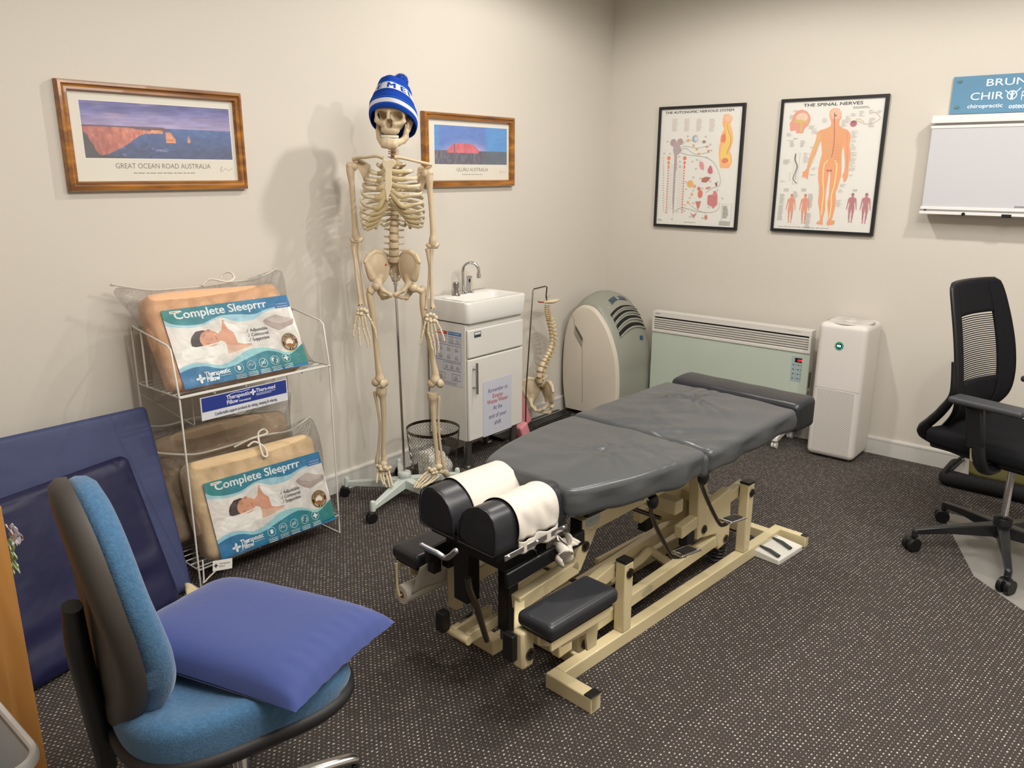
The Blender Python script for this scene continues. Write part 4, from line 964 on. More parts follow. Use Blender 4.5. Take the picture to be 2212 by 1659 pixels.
# swing arms from the front posts down to the cross tube, inner rails, torque tubes
for v, s in ((.062, 1), (mir(.062), -1)):
    beamp('swing_arm', (.275, v, .262), (-.02, v, .205), .034, .05, ext=.02)
    a_ = beamp('inner_rail', (-.02, v-.0, .085), (.90, v, .135), .034, .046)
    b_ = beamp('rear_arm', (1.075, v, .30), (.66, v, .255), .034, .046, ext=.02)
    mb = tmb(); Mx = Matrix(((1, 0, 0, 0), (0, 0, -1, v+.018), (0, 1, 0, 0), (0, 0, 0, 1)))
    mb.prism([(.76, .30), (.97, .33), (.985, .20), (.985, .105), (.905, .095), (.88, .17), (.77, .19)], 0, .036, Mx); g = mb.build('gusset_plate', CRM, T, bevel=.004); bolt((.955, v-s*.019, .125), (0, -s, 0), g)
    c_ = beamp('support_column', (.745, v+s*.0, .60-.02), (.772, v, .195), .042, .06, up=(1, 0, 0)); bolt((.78, v-s*.022, .225), (0, -s, 0), c_); cap((.70, v-s*.0, .21), (.05, .036, .05), c_)
beamp('torque_tube', (-.01, .03, .205), (-.01, mir(.03), .205), .036, .036)
mb = tmb(); mb.cyl((.10, .06, .262), (.10, mir(.06), .262), .008, n=12); mb.build('steel_rod', STL, T)
mb = tmb(); mb.cyl((.55, .08, .33), (.55, mir(.05), .33), .008, n=12); mb.build('steel_rod', STL, T)
beamp('inner_top_rail', (.45, mir(.03), .125), (.98, mir(.03), .125), .022, .03)
mb = tmb(); mb.tube(catmull([(.42, .20, .09), (.60, .20, .10), (.66, .20, .115), (.70, .2, .10), (.72, .10, .06)], 4), .018, 8); mb.build('pedal_bar', CRM, T)
beamp('centre_cross_member', (.62, .05, .36), (.62, mir(.05), .36), .05, .05)
beamp('rear_cross_member', (.93, .05, .27), (.93, mir(.05), .27), .04, .04)
# upper frame: bent tubes from head bracket under the cushions
for v, s in ((.05, 1), (mir(.05), -1)):
    u1 = beamp('upper_beam', (.055, v, .472), (.98, v, .50), .04, .052); cap((.052, v, .472), (.008, .042, .054), u1)
    u2 = beamp('bent_leg', (.11, v, .46), (.035, v, .345), .036, .05, up=(1, 0, 0)); bolt((.075, v-s*.018, .41), (0, -s, 0), u2)
    u3 = beamp('head_arm', (.05, v, .352), (-.205, v, .328), .036, .046)
    if s > 0:
        a = tv(1281, 1122, v-.021); P = Print(TM @ frame_mat((a.x, v-.0206, a.z), (1, 0, .03), (0, 0, 1)), 1, 1)
        P.disc(0, 0, .036, 'a9b2ac', 30, .021); P.ring(0, 0, .033, .0345, '8d9a96'); P.text('martin', 0, -.006, .019, '7d8f96', 'CENTER', shear=.1); P.build('maker_badge', u1)
        P = Print(TM @ frame_mat((.44, .0445, .107), (1, 0, .055), (0, 0, 1)), 1, 1); P.disc(0, 0, .034, 'b4ad90', 30, .017); P.text('mode', 0, -.005, .016, '8f8f7a', 'CENTER', shear=.1); P.build('model_badge', T)
# far front hanging leg for the paper roll side and head gear
beamp('hanging_leg', (-.158, .36, .36), (-.158, .36, .165), .045, .04, up=(1, 0, 0), bev=.012)
beamp('side_bracket', (-.20, .36, .375), (-.02, .36, .375), .03, .06); cap((-.225, .31, .385), (.03, .03, .06)); cap((-.26, .335, .37), (.03, .03, .06))
# head piece gear
hd = tmb(); hd.box((-.31, .02, .505), (-.05, .285, .528)); hd.build('head_plate', BKM, T, bevel=.002)
tmb().box((-.27, .03, .455), (-.10, .27, .505)).build('head_tilt_box', BKM, T, bevel=.004)
beamp('head_channel', (-.30, -.005, .455), (.02, -.005, .475), .012, .045, m=BKM); beamp('head_channel', (-.33, .285, .43), (-.03, .285, .455), .02, .045, m=BKM)
beamp('height_column', (-.165, .12, .46), (-.165, .12, .20), .042, .045, up=(1, 0, 0), m=BKM); beamp('column_socket', (-.165, .12, .21), (-.165, .12, .165), .034, .036, up=(1, 0, 0), m=mat('grey_steel', '6e6e70', .4, .7))
beamp('second_column', (-.24, .215, .46), (-.24, .215, .29), .06, .05, up=(1, 0, 0), m=BKM)
c1 = beamp('lift_fork', (-.30, .15, .215), (-.165, .15, .225), .02, .034); c2 = beamp('lift_fork', (-.31, .20, .215), (-.16, .2, .225), .02, .034)
mb = tmb(); mb.cyl((-.305, .135, .215), (-.305, .215, .215), .013, n=18); mb.build('fork_pivot', CRM, T)
cap((-.325, .225, .25), (.03, .03, .06))
lv = [tv(1010, 1248, .10), tv(1015, 1275, .10), tv(1030, 1315, .10), tv(1052, 1384, .10)]
tmb().tube(lv, [.009, .009, .010, .008], 12).build('head_lever', STL, T)
mb = tmb(); a = tv(993, 1343, .13); b = tv(1020, 1325, .13); mb.cyl(a, b, .005, n=10); mb.build('release_pin', CH, T)
a = tv(912, 1178, .17); b = tv(965, 1205, .10); c = tv(985, 1190, .06)
mb = tmb(); mb.tube(catmull([a, a.lerp(b, .6), b, c], 4), .008, 12); mb.ell(a, (.0082, .0082, .0082), 12); mb.ell(c, (.0082, .0082, .0082), 12); mb.build('chrome_handle', mat('worn_chrome', 'c8c8ca', .24, 1.0), T)
a = tv(1090, 1207, -.018); b = tv(1225, 1135, -.018)
mb = tmb(); mb.beam(a, b, .005, .016); rl = mb.build('chrome_rail', CH, T, bevel=.001)
for k in (.06, .5, .94): p = a.lerp(b, k); mb = tmb(); mb.cyl(p, p+Vector((0, -.006, 0)), .004, n=8); mb.build('rail_screw', CH, rl)
a = tv(1118, 1234, -.0); b = tv(1166, 1207, -.0); c = tv(1158, 1190, .03)
tmb().tube(catmull([a, a.lerp(b, .8), b, c], 4), .0075, 12).build('chrome_handle', CH, T)
p = tv(1208, 1188, .02); tmb().ell(p, (.03, .026, .03), 16).build('black_knob', BK, T)
# vinyl pads
RSTEP[0] = .012; RSTEP[1] = 80
def wrin(u, v, cx, cy, k=1.0):
    d = sqrt((u-cx)**2+((v-cy)*1.2)**2)+1e-4; a_ = atan2(v-cy, u-cx)
    g = math.exp(-(d/.16)**2)
    return k*(.009*g*abs(sin(4.5*a_+2*sin(3*a_)+d*9))**.6*min(1, d/.03)-.004*math.exp(-(d/.05)**2))
def hw(u): return float(np.interp(u, [-.07, -.03, .02, .1, .2, .35, .48], [.165, .192, .212, .236, .258, .278, .277]))
def chest(p):
    u, v, z = p; f = (v-VC)/.277; v2 = VC+f*hw(u)
    if z > .62:
        z += .006*(1-f*f)-.004*max(0, (.05-u)/.1)
        z += wrin(u, v, .23, .09, .9)+wrin(u, v, .33, -.02, .8)
        z += .0022*sin(26*(v-.5*u)+3*sin(9*u))*max(0, sin(7*(v+.05)))+.0012*sin(60*u+8*v)*math.exp(-((v-.33)/.08)**2)
    else: z += .0015*sin(24*u+3)+.0015*sin(55*u); v2 += (.006*sin(33*u) if abs(f) > .9 else 0)
    return Vector((u, v2, z))
tmb().rbox((.205, VC, .606), (.55, .554, .085), .02, 3, fn=chest).build('chest_cushion', VIN, T, angle=80)
def rear(p):
    u, v, z = p; f = (v-VC)/.285
    if z > .62:
        z += .008*(1-f*f)*(1-((u-.79)/.34)**2)
        z += wrin(u, v, .90, .20, 2.0)+wrin(u, v, .62, .20, .9)
        w_ = math.exp(-((u-.58)/.09)**2); z += .004*w_*sin(46*(v*.5+u*.9)+4*sin(6*v))+.0028*math.exp(-((v-.0)/.12)**2)*sin(30*u+20*v)
    else: z += .0015*sin(20*u)+.0015*sin(47*u); v += (.005*sin(28*u) if abs(f) > .9 else 0)
    return Vector((u, v, z+.012*((u-.48)/.6)))
tmb().rbox((.788, VC, .606), (.60, .575, .082), .022, 3, fn=rear).build('pelvic_cushion', VIN, T, angle=80)
tmb().rbox((.472, VC, .60), (.035, .565, .075), .016, 3).build('joint_piping', VIN, T, angle=80)
def bol(p):
    u, v, z = p
    if z > .64: z += .02*(1-((u-1.2)/.075)**2)*.35+.0006*sin(40*v+9*u)
    return Vector((u, v, z))
tmb().rbox((1.185, VC, .61), (.155, .56, .115), .022, 4, fn=bol).build('foot_bolster', VIN2, T, angle=80)
tmb().box((.02, -.02, .535), (1.1, .325, .565)).build('cushion_board', BKM, T, bevel=.003)
def headpad(s):
    """rounded face pad, high on the outer side, falling towards the face gap"""
    mb = tmb(); v0 = VC+s*.006; wv = .15; sec = []
    for yo, zz in [(0, .53), (.0, .56), (.006, .592), (.022, .622), (.05, .645), (.085, .657), (.118, .652), (.140, .634), (.149, .606), (.150, .56), (.146, .534), (.14, .53)]: sec.append((v0+s*yo, zz))
    us = [-.335, -.333, -.327, -.315, -.2, -.09, -.06, -.051, -.048]; sc = [.9, .955, .985, 1, 1, 1, .985, .955, .9]
    cv = v0+s*.075; n = len(sec)
    vs = [(u, cv+(a-cv)*k, .59+(z-.59)*k) for u, k in zip(us, sc) for a, z in sec]
    fs = [(i*n+k, i*n+(k+1) % n, (i+1)*n+(k+1) % n, (i+1)*n+k) for i in range(len(us)-1) for k in range(n)]+[tuple(range(n-1, -1, -1)), tuple((len(us)-1)*n+k for k in range(n))]
    mb.add(vs, fs); o = mb.build('face_cushion', VIN2, T, angle=50, sub=1)
    mb = tmb(); mb.tube([(-.334, cv+(a-cv)*.97, .59+(z-.59)*.97) for a, z in sec], .0022, 6, closed=True); mb.build('piping', VIN2, o)
    return sec
sn_ = headpad(-1); sf_ = headpad(1)
# paper covers over the face cushions
PAP = mat('white_paper', 'cac3b9', .75, bump=.2, bscale=40, bdist=.003)
def paper(sec, ua, ub, seed, drop, label, crump):
    nu_ = 34; pts = [Vector((0, a, z)) for a, z in sec[::-1]] if sec is sn_ else [Vector((0, a, z)) for a, z in sec[::-1]]
    pts = [p for p in pts if p.z > .55]; cr = catmull(pts, 4); cv = sum(p.y for p in pts)/len(pts)
    def fn(a_, b_):
        i = b_*(len(cr)-1); k = min(int(i), len(cr)-2); p = cr[k].lerp(cr[k+1], i-k)
        n_ = Vector((0, p.y-cv, p.z-.59)).normalized(); u = ua+(ub-ua)*a_
        wr = .0026
        if crump: 
            side = max(0, 1-b_*1.9)
            wr += side*(.006*abs(sin(6*a_+5*b_+1.5*sin(9*b_)))+.002*sin(23*a_+11*b_)+.002)+.001*sin(20*a_)
        return Vector((u, p.y, p.z))+n_*wr
    mb = tmb(); mb.grid(fn, nu_, 36)
    if drop:
        def fn2(a_, b_):
            p = fn(a_, 0); return p+Vector((.0, -.004*sin(11*a_)-.004, -.035*b_))
        mb.grid(fn2, nu_, 8)
    o = mb.build('paper_cover', PAP, solid=.0006, angle=70, weld=True); tag(o, label, 'paper cover', 'paper covers on the face cushions'); return o
pn = paper(sn_, -.26, -.10, 1, True, 'creased white paper cover draped over the nearer face cushion', True)
paper(sf_, -.255, -.062, 2, False, 'smooth white paper cover over the farther face cushion', False)
mb = tmb(); rnd = random.Random(4)
mb.grid(lambda a_, b_: Vector((-.115+.055*a_+.012*sin(7*b_), -.022+.02*sin(9*a_+6*b_)-.012*sin(17*b_+4*a_), .515-.085*b_*(1-.35*a_)+.012*sin(12*a_))), 18, 18)
mb.build('crumpled_end', PAP, pn, solid=.0006, angle=70)
# arm pads
def armpad(v, s):
    a_ = tmb(); a_.rbox((-.17, v, .373), (.285, .125, .045), .018, 3); o = a_.build('arm_pad', VIN2, T, angle=80)
    tmb().box((-.30, v-.05, .343), (-.045, v+.05, .352)).build('pad_plate', BK, o)
    tmb().beam((-.295, v-s*.045, .33), (-.05, v-s*.045, .33), .008, .03).build('pad_rail', CRM, o, bevel=.002)
    mb = tmb(); Mx = Matrix(((1, 0, 0, 0), (0, 0, -1, v+.004), (0, 1, 0, 0), (0, 0, 0, 1))); mb.prism([(-.29, .338), (-.06, .338), (-.04, .30), (-.05, .20), (-.09, .20), (-.10, .26), (-.20, .265), (-.29, .31)], 0, .008, Mx); mb.build('gusset_plate', CRM, o, bevel=.001)
    return o
ap = armpad(-.115, 1); armpad(mir(-.115), -1)
b1 = beamp('pad_bracket', (-.30, -.07, .345), (-.30, -.07, .235), .038, .045, up=(1, 0, 0), bev=.008); bolt((-.295, -.09, .275), (0, -1, 0), b1); cap((-.335, -.055, .30), (.02, .035, .075), b1)
b2 = beamp('pad_bracket', (-.07, -.075, .245), (-.07, -.075, .175), .03, .045, up=(1, 0, 0), bev=.008); bolt((-.065, -.09, .20), (0, -1, 0), b2)
beamp('link_arm', (-.29, -.045, .285), (-.18, .06, .325), .03, .04); beamp('link_arm', (-.07, -.05, .215), (-.01, .05, .205), .03, .036); beamp('link_arm', (mir(0)-.45, mir(-.08), .33), (-.17, mir(.04), .34), .03, .04)
# pedal levers with chrome foot plates
def lever(pts, v, pad0, pad1):
    P_ = [tv(x, y, v) for x, y in pts]; o = tmb().tube(catmull(P_, 4), .0072, 12).build('pedal_lever', STL, T)
    a = tv(*pad0, v); b = tv(*pad1, v); c = (a+b)/2; L_ = (b-a).length
    mb = MB(TM @ Matrix.Translation(c) @ Matrix.Rotation(radians(8), 4, 'Y')); mb.rbox((0, -.012, 0), (L_*.95, .05, .008), .0035, 3); fp = mb.build('foot_plate', CH, o)
    mb = MB(TM @ Matrix.Translation(c) @ Matrix.Rotation(radians(8), 4, 'Y')); mb.box((-L_*.3, -.03, .004), (L_*.3, .006, .0055)); mb.build('rubber_tread', BK, o)
    return o
lo_ = lever([(1411, 1058), (1409, 1085), (1407, 1110), (1424, 1152), (1448, 1195), (1458, 1203), (1480, 1200)], -.06, (1453, 1192), (1496, 1184))
tmb().ell(tv(1410, 1083, -.06), (.02, .018, .026), 16).build('clamp_knob', BK, lo_)
a = tv(1368, 1066, -.06); b = tv(1408, 1083, -.06); mb = tmb(); mb.cyl(a, a.lerp(b, .45), .012, n=14); k1 = mb.build('handle_grip', BK, lo_); mb = tmb(); mb.cyl(a.lerp(b, .4), b, .004, n=10); mb.cyl(a.lerp(b, .32), a.lerp(b, .45), .0125, n=14); mb.build('handle_rod', CH, lo_)
lever([(1513, 1020), (1514, 1042), (1530, 1085), (1552, 1128), (1562, 1134), (1578, 1126)], -.06, (1558, 1126), (1595, 1112))
tmb().ell(tv(1519, 1030, -.075), (.022, .018, .03), 16).build('strap_loop', VIN2, T)
mb = tmb(); mb.cyl((1.0, .20, .06), (1.0, .20, .27), .04, n=28); mb.build('lift_motor', mat('motor_ivory', 'cfc8b8', .4), T)
# paper roll on the far side
tr = thing('paper_roll', 'roll of white table paper hanging under the head end', 'paper roll', TM @ Vector((-.2, .44, .235)), TA)
mb = tmb(); vr = .36; a = tv(912, 1282, vr); b = tv(980, 1255, vr-.0)
a = Vector((-.315, .43, .245)); b = Vector((-.13, .43, .245)); n = 26; r0, r1 = .012, .03
for (pa_, pb_, ra, rb) in ((a, b, r1, r1), (b, a, r0, r0)):
    mb.tube([pa_, pb_], ra, n, caps=False)
M = frame_mat(a, (0, 1, 0), (0, 0, 1)); mb.add([(r*cos(2*pi*k/n), r*sin(2*pi*k/n), 0) for r in (r0, r1) for k in range(n)], [(k, (k+1) % n, n+(k+1) % n, n+k) for k in range(n)], None, M)
ro = mb.build('roll', PAP, tr, angle=60)
mb = tmb(); mb.cyl(a+Vector((.001, 0, 0)), b, .0118, n=20); mb.build('cardboard_core', mat('cardboard', '7a4f2e', .7), tr)
mb = tmb(); mb.grid(lambda s_, t_: Vector((-.30+.16*s_, .40-.045*t_, .25+.11*t_+.004*sin(6*s_))), 6, 8); mb.build('loose_sheet', PAP, tr, solid=.0006)
mb = tmb(); mb.tube([(-.322, .44, .35), (-.322, .44, .27), (-.322, .43, .245), (-.31, .43, .245)], .004, 8); mb.build('holder_wire', mat('cream_wire', 'c9b98f', .4), T)
# cables under the table
mb = tmb(); rnd = random.Random(2); pts = [(.16, .33, .012)]
for k in range(1, 12): pts.append((.16+.045*k, .33-.012*k+rnd.uniform(-.012, .012), .010+rnd.uniform(0, .006)))
mb.tube(catmull(pts, 3), .006, 7); 
tag(mb.build('spiral_wrapped_cable', BK, angle=80), 'black wrapped cable lying on the carpet under the treatment table', 'cable')
mb = tmb(); pts = []
for k in range(60): a_ = k*.9; rr_ = .035+.012*sin(k*1.7); pts.append((.985+rr_*cos(a_), .10+rr_*sin(a_)*.8, .012+.0016*k))
mb.tube(catmull(pts, 2), .004, 6); tag(mb.build('coiled_cable', mat('dark_cable', '1d1b1a', .4)), 'tangled bundle of black cable beneath the rear of the treatment table', 'cable')
RSTEP[0] = .03; RSTEP[1] = 24
# foot control
c0 = atz(1617, 1190); c1 = atz(1735, 1180, .02); c2 = atz(1682, 1223); c3 = atz(1668, 1148, .03)
t = thing('foot_control', 'white two-pedal foot control on the carpet beside the treatment table', 'foot control', ((c1+c0)/2).to_tuple()[:2]+(0,))
ax_ = (c1-c2).normalized(); ay_ = (c0-c2); ay_ = (ay_-ax_*ay_.dot(ax_)).normalized()
ax_.z = 0; ay_.z = 0; Wd = (c1-c2).length*.98; Dp = (c0-c2).length*.97
M = frame_mat((c2.x, c2.y, 0), ax_, ay_)
mb = MB(M); mb.add([(0, 0, 0), (Wd, 0, 0), (Wd, Dp, 0), (0, Dp, 0), (.006, .004, .014), (Wd-.006, .004, .014), (Wd-.006, Dp-.006, .05), (.006, Dp-.006, .05)] if False else
       [(0, 0, 0), (Wd, 0, 0), (Wd, Dp, 0), (0, Dp, 0), (.0, .0, .024), (Wd, 0, .024), (Wd, Dp, .036), (0, Dp, .036)], [(0, 3, 2, 1), (4, 5, 6, 7), (0, 1, 5, 4), (1, 2, 6, 5), (2, 3, 7, 6), (3, 0, 4, 7)])
fc = mb.build('housing', mat('ivory_plastic', 'd6d3cb', .4), t, bevel=.005, seg=3)
def pf(x, y): 
    p = atz(x, y, .033); q = M.inverted() @ p; return q.x, q.y
for (xa, ya_, xb, yb_) in ((1642, 1180, 1683, 1202), (1670, 1163, 1708, 1185)):
    a = pf(xa, ya_); b = pf(xb, yb_); mb = MB(M); mb.tube([(a[0], a[1], .036), ((a[0]+b[0])/2, (a[1]+b[1])/2, .040), (b[0], b[1], .034)], [.006, .008, .009], 10, flat=(1, .6), up=(0, 0, 1)); mb.build('pedal', mat('dark_green_rubber', '3d4440', .6), t)
z_ = .037; P = Print(M @ Matrix.Translation((0, 0, .0)), 1, 1)
sl_ = .012/Dp
PM = Matrix(((1, 0, 0, 0), (0, cos(math.atan(sl_)), -sin(math.atan(sl_)), 0), (0, sin(math.atan(sl_)), cos(math.atan(sl_)), .0262), (0, 0, 0, 1)))
P = Print(M @ PM, 1, 1)
for x, y, k in ((1637, 1175, 0), (1648, 1166, 1), (1660, 1158, 0)):
    a = pf(x, y)
    if k: P.rect(a[0]-.005, a[1]-.004, a[0]+.006, a[1]+.004, '3a3a3a')
    else: P.line([(a[0]-.008, a[1]), (a[0], a[1]+.006), (a[0]+.008, a[1]), (a[0], a[1]-.006), (a[0]-.008, a[1])], .0014, '5a5a5a')
a = pf(1655, 1190); b = pf(1690, 1160); P.line([(Wd*.02, Dp*.72), (Wd*.98, Dp*.72)], .0018, 'a09c94')
P.build('pedal_symbols', fc)
mb = MB(); a = atz(1672, 1150, .025); b = atz(1645, 1160, .006); c = atz(1610, 1160, .006); mb.tube(catmull([a, b, c], 5), .003, 7); mb.build('control_cable', BK, t)
# ================================================================== SKELETON
BONE = mat('bone_plastic', 'c8b496', .48, noise=.10, nscale=9, bump=.15, bscale=120, bdist=.001)
BONEL = mat('pale_bone', 'd2c3a5', .45, noise=.08, nscale=14)
CART = mat('cartilage_tan', 'b5a27a', .5, noise=.15, nscale=18)
DISC = mat('disc_brown', '927c58', .55, noise=.15, nscale=30)
NERV = mat('nerve_yellow', 'c99a3c', .5); REDV = mat('artery_red', '8c2f28', .5)
SH = Vector((-2.11, -.31, 0)); SNF = Vector((-.6655, -.7464, 0)); SRX = Vector((.7464, -.6655, 0))
def sk(x, y, d=0.0): return atp(x, y, SH+SNF*d, SNF)
SKM = Matrix(((SRX.x, -SNF.x, 0, SH.x), (SRX.y, -SNF.y, 0, SH.y), (0, 0, 1, 0), (0, 0, 0, 1)))   # local X right, Y away, Z up
SKI = SKM.inverted()
def skl(x, y, d=0.0): return SKI @ sk(x, y, d)
S_ = thing('anatomical_skeleton', 'life-size human skeleton model on a wheeled stand against the left wall', 'skeleton model', (SH.x, SH.y, 0))
def tubep(name, pts, rs, m=BONE, n=12, k=5, par=None, flat=None):
    mb = MB(); mb.tube(catmull(pts, k), interp(rs, k), n, flat=flat); return mb.build(name, m, par or S_, angle=80)
def sdf_obj(name, fn, lo, hi, h, M, m=BONE, par=None, extra=None):
    v, f = surface_nets(fn, lo, hi, h); mb = MB(M); mb.add(v, f); 
    return mb.build(name, m, par or S_, angle=180)
# ---- skull
C0 = skl(839.5, 247.5, .075)
HS = 1.10
HM = SKM @ Matrix.Translation(C0) @ Matrix.Rotation(radians(-13), 4, 'Z') @ Matrix.Rotation(radians(2.5), 4, 'Y') @ Matrix.Rotation(radians(3), 4, 'X') @ Matrix.Scale(HS, 4)
def f_skull(X, Y, Z):
    A = np.abs(X)
    d = sd_ell(X, Y, Z, (0, .088, .036), (.067, .089, .058))
    d = smin(d, sd_ell(X, Y, Z, (0, .06, -.02), (.045, .05, .045)), .02)
    d = smin(d, sd_ell(X, Y, Z, (0, .026, -.055), (.035, .028, .0215)), .015)
    d = smin(d, sd_cap(A, Y, Z, (0, .006, .018), (.036, .008, .020), .011, .010), .01)
    d = smin(d, sd_cap(A, Y, Z, (.047, .017, .018), (.050, .024, -.022), .0085), .008)
    d = smin(d, sd_cap(A, Y, Z, (.020, .010, -.032), (.050, .026, -.027), .012, .010), .01)
    d = smin(d, sd_cap(A, Y, Z, (.050, .026, -.025), (.066, .075, -.018), .008, .005), .006)
    d = smin(d, sd_cap(A, Y, Z, (.066, .075, -.018), (.060, .092, -.02), .005, .014), .008)
    d = smin(d, sd_cap(A, Y, Z, (.060, .095, -.02), (.054, .094, -.055), .013, .008), .01)
    d = smax(d, -sd_ell(A, Y, Z, (.0300, .006, -.004), (.0190, .046, .0165)), .004)
    d = smax(d, -sd_ell(A, Y, Z, (.056, .055, -.035), (.012, .035, .022)), .004)
    d = smin(d, sd_cap(A, Y, Z, (0, -.004, .010), (0, -.010, -.014), .0065, .006), .006)
    d = smax(d, -sd_ell(A, Y, Z, (.0040, .004, -.032), (.0085, .036, .0165)), .003)
    d = smax(d, -sd_ell(A, Y, Z, (0, .03, -.088), (.022, .03, .018)), .004)
    d = smin(d, sd_cap(A, Y, Z, (0, .008, -.034), (0, .03, -.044), .0014), .002)
    return d
sku = sdf_obj('skull', f_skull, (-.085, -.03, -.10), (.085, .19, .125), .0024, HM)
def f_jaw(X, Y, Z):
    A = np.abs(X)
    d = chain(A, Y, Z*1.0, [(0, -.001, -.104), (.016, .003, -.104), (.030, .020, -.100), (.044, .050, -.092), (.050, .064, -.080)], [.0125, .0125, .011, .010, .010], .006)
    d = smin(d, sd_cap(A, Y, Z, (0, .001, -.112), (.020, .006, -.110), .012), .008)
    d = smin(d, chain(A, Y, Z, [(0, .002, -.099), (.018, .007, -.098), (.032, .024, -.095), (.044, .050, -.088)], [.009, .009, .009, .009], .006), .008)
    d = smin(d, chain(A, Y, Z, [(.050, .064, -.082), (.054, .066, -.055), (.058, .074, -.026)], [.011, .0085, .006], .006), .008)
    d = smin(d, chain(A, Y, Z, [(.050, .050, -.080), (.054, .054, -.060), (.054, .048, -.034)], [.009, .008, .004], .006), .01)
    return smax(d, -(Z+.1215), .003)
sdf_obj('jaw', f_jaw, (-.075, -.02, -.13), (.075, .09, -.015), .0022, HM)
mb = MB(HM)
for row, z in ((1, -.0775), (-1, -.0880)):
    for k in range(14):
        a_ = (k-6.5)/6.5*1.22; rr = .0325; x_ = rr*sin(a_); y_ = .026-.0275*cos(a_)+.002*(row < 0); wd = .0034 if abs(k-6.5) > 2 else .0039
        mb.rbox((0, 0, 0), (wd*1.75, .006, .0098), .0022, 2, M=Matrix.Translation((x_, y_, z)) @ Matrix.Rotation(a_, 4, 'Z'))
mb.build('teeth', mat('tooth_white', 'e4ddc8', .3), sku, angle=80)
# ---- beanie
BR = Vector((0, .076, -.032)); tl = radians(31)
BM = HM @ Matrix.Translation(BR) @ Matrix.Rotation(tl, 4, 'X').inverted()
def hat_pt(a_, h, off=0.0):
    # h: height above brim plane; ring cross-section
    hh = [0, .004, .014, .034, .050, .053, .056, .075, .100, .125, .150, .168, .178, .182]
    kk = [.97, 1.0, 1.015, 1.01, .99, .975, .93, .89, .80, .73, .67, .60, .38, .05]
    s_ = float(np.interp(h, hh, kk)); r_ = s_; hz = h if h < .054 else .054+(h-.054)*.74
    ax, ay = .0905, .119
    lean = .10*max(0, h-.06); 
    x = cos(a_)*ax*r_; y = sin(a_)*ay*r_
    rib = .0007*sin(a_*90)
    fold = (.004*sin(a_*3+1)+.0025*sin(a_*7)) * ss(.06, .15, np.array(h))
    k = 1+(off+rib+fold)/.1
    return Vector((x*k+.05*max(0, h-.1), y*k-.44*hz, hz*.86))
BL, WH, LB = srgb('1c45a8'), srgb('d8dce6'), srgb('3565c6')
bands = [(0, .011, BL), (.011, .013, LB), (.013, .0155, BL), (.0155, .031, WH), (.031, .036, BL), (.036, .039, LB), (.039, .054, BL), (.054, .078, srgb('1a3f9c')), (.078, .081, BL), (.081, .122, WH), (.122, .124, BL), (.124, .128, LB), (.128, .183, BL)]
hb = MB(BM); n = 96
for (h0, h1, c) in bands:
    m_ = max(1, int((h1-h0)/.006)); rows = [h0+(h1-h0)*i/m_ for i in range(m_+1)]
    vs = [hat_pt(2*pi*k/n, h) for h in rows for k in range(n)]
    hb.add(vs, [(i*n+k, i*n+(k+1) % n, (i+1)*n+(k+1) % n, (i+1)*n+k) for i in range(m_) for k in range(n)], c)
KN = ink_mat('knit_wool', rough=.9, spec=.1)
Nn, Ll = nodes(KN); tcn = Nn.new('ShaderNodeTexNoise'); tcn.inputs['Scale'].default_value = 260; bpn = Nn.new('ShaderNodeBump'); bpn.inputs['Distance'].default_value = .002; bpn.inputs['Strength'].default_value = .6; Ll.new(tcn.outputs['Fac'], bpn.inputs['Height']); Ll.new(bpn.outputs[0], Nn['Principled BSDF'].inputs['Normal'])
bt = thing('beanie', 'blue and white striped pompom beanie worn by the skeleton', 'beanie', (HM @ Matrix.Translation(BR)).to_translation().to_tuple())
# lining visible inside the brim
vs = [hat_pt(2*pi*k/n, h, -.004) for h in (.0, .02, .05, .09) for k in range(n)]
hb.add(vs, [(i*n+k, (i+1)*n+k, (i+1)*n+(k+1) % n, i*n+(k+1) % n) for i in range(3) for k in range(n)], srgb('12307c'))
hb.add([hat_pt(2*pi*k/n, 0, o_) for o_ in (0, -.004) for k in range(n)], [(k, n+k, n+(k+1) % n, (k+1) % n) for k in range(n)], BL)
knit = hb.build('knitted_hat', KN, bt, angle=180)
tb = MB(BM)
for txt, ac in (('E', -2.08), ('M', -1.42), ('E', -.82), ('L', -.38)):
    V, F = text_mesh(txt, 'CENTER')
    for dx in (-.035, 0, .035): tb.add([hat_pt(ac+(p[0]+dx)*.050/.085, .086+p[1]*.045, .0012+abs(dx)*.003) for p in V], F, BL)
tb.build('hat_lettering', KN, knit, smooth=False)
pom = (BM @ Vector((.024, -.062, .140))); mb = MB(); rnd = random.Random(3)
mb.ell(pom, (.029, .029, .027), 18)
for k in range(1500):
    d = Vector((rnd.gauss(0, 1), rnd.gauss(0, 1), rnd.gauss(0, 1))).normalized(); l = .032+rnd.random()*.004; t_ = d.cross(Vector((.2, .5, .9))).normalized()*.0012; q = d.cross(t_).normalized()*.0012
    mb.add([pom+d*.022+t_, pom+d*.022-t_*.5+q, pom+d*.022-t_*.5-q, pom+d*l], [(0, 1, 3), (1, 2, 3), (2, 0, 3)])
mb.build('pompom', mat('royal_blue_yarn', '2450b4', .9), bt, smooth=False)
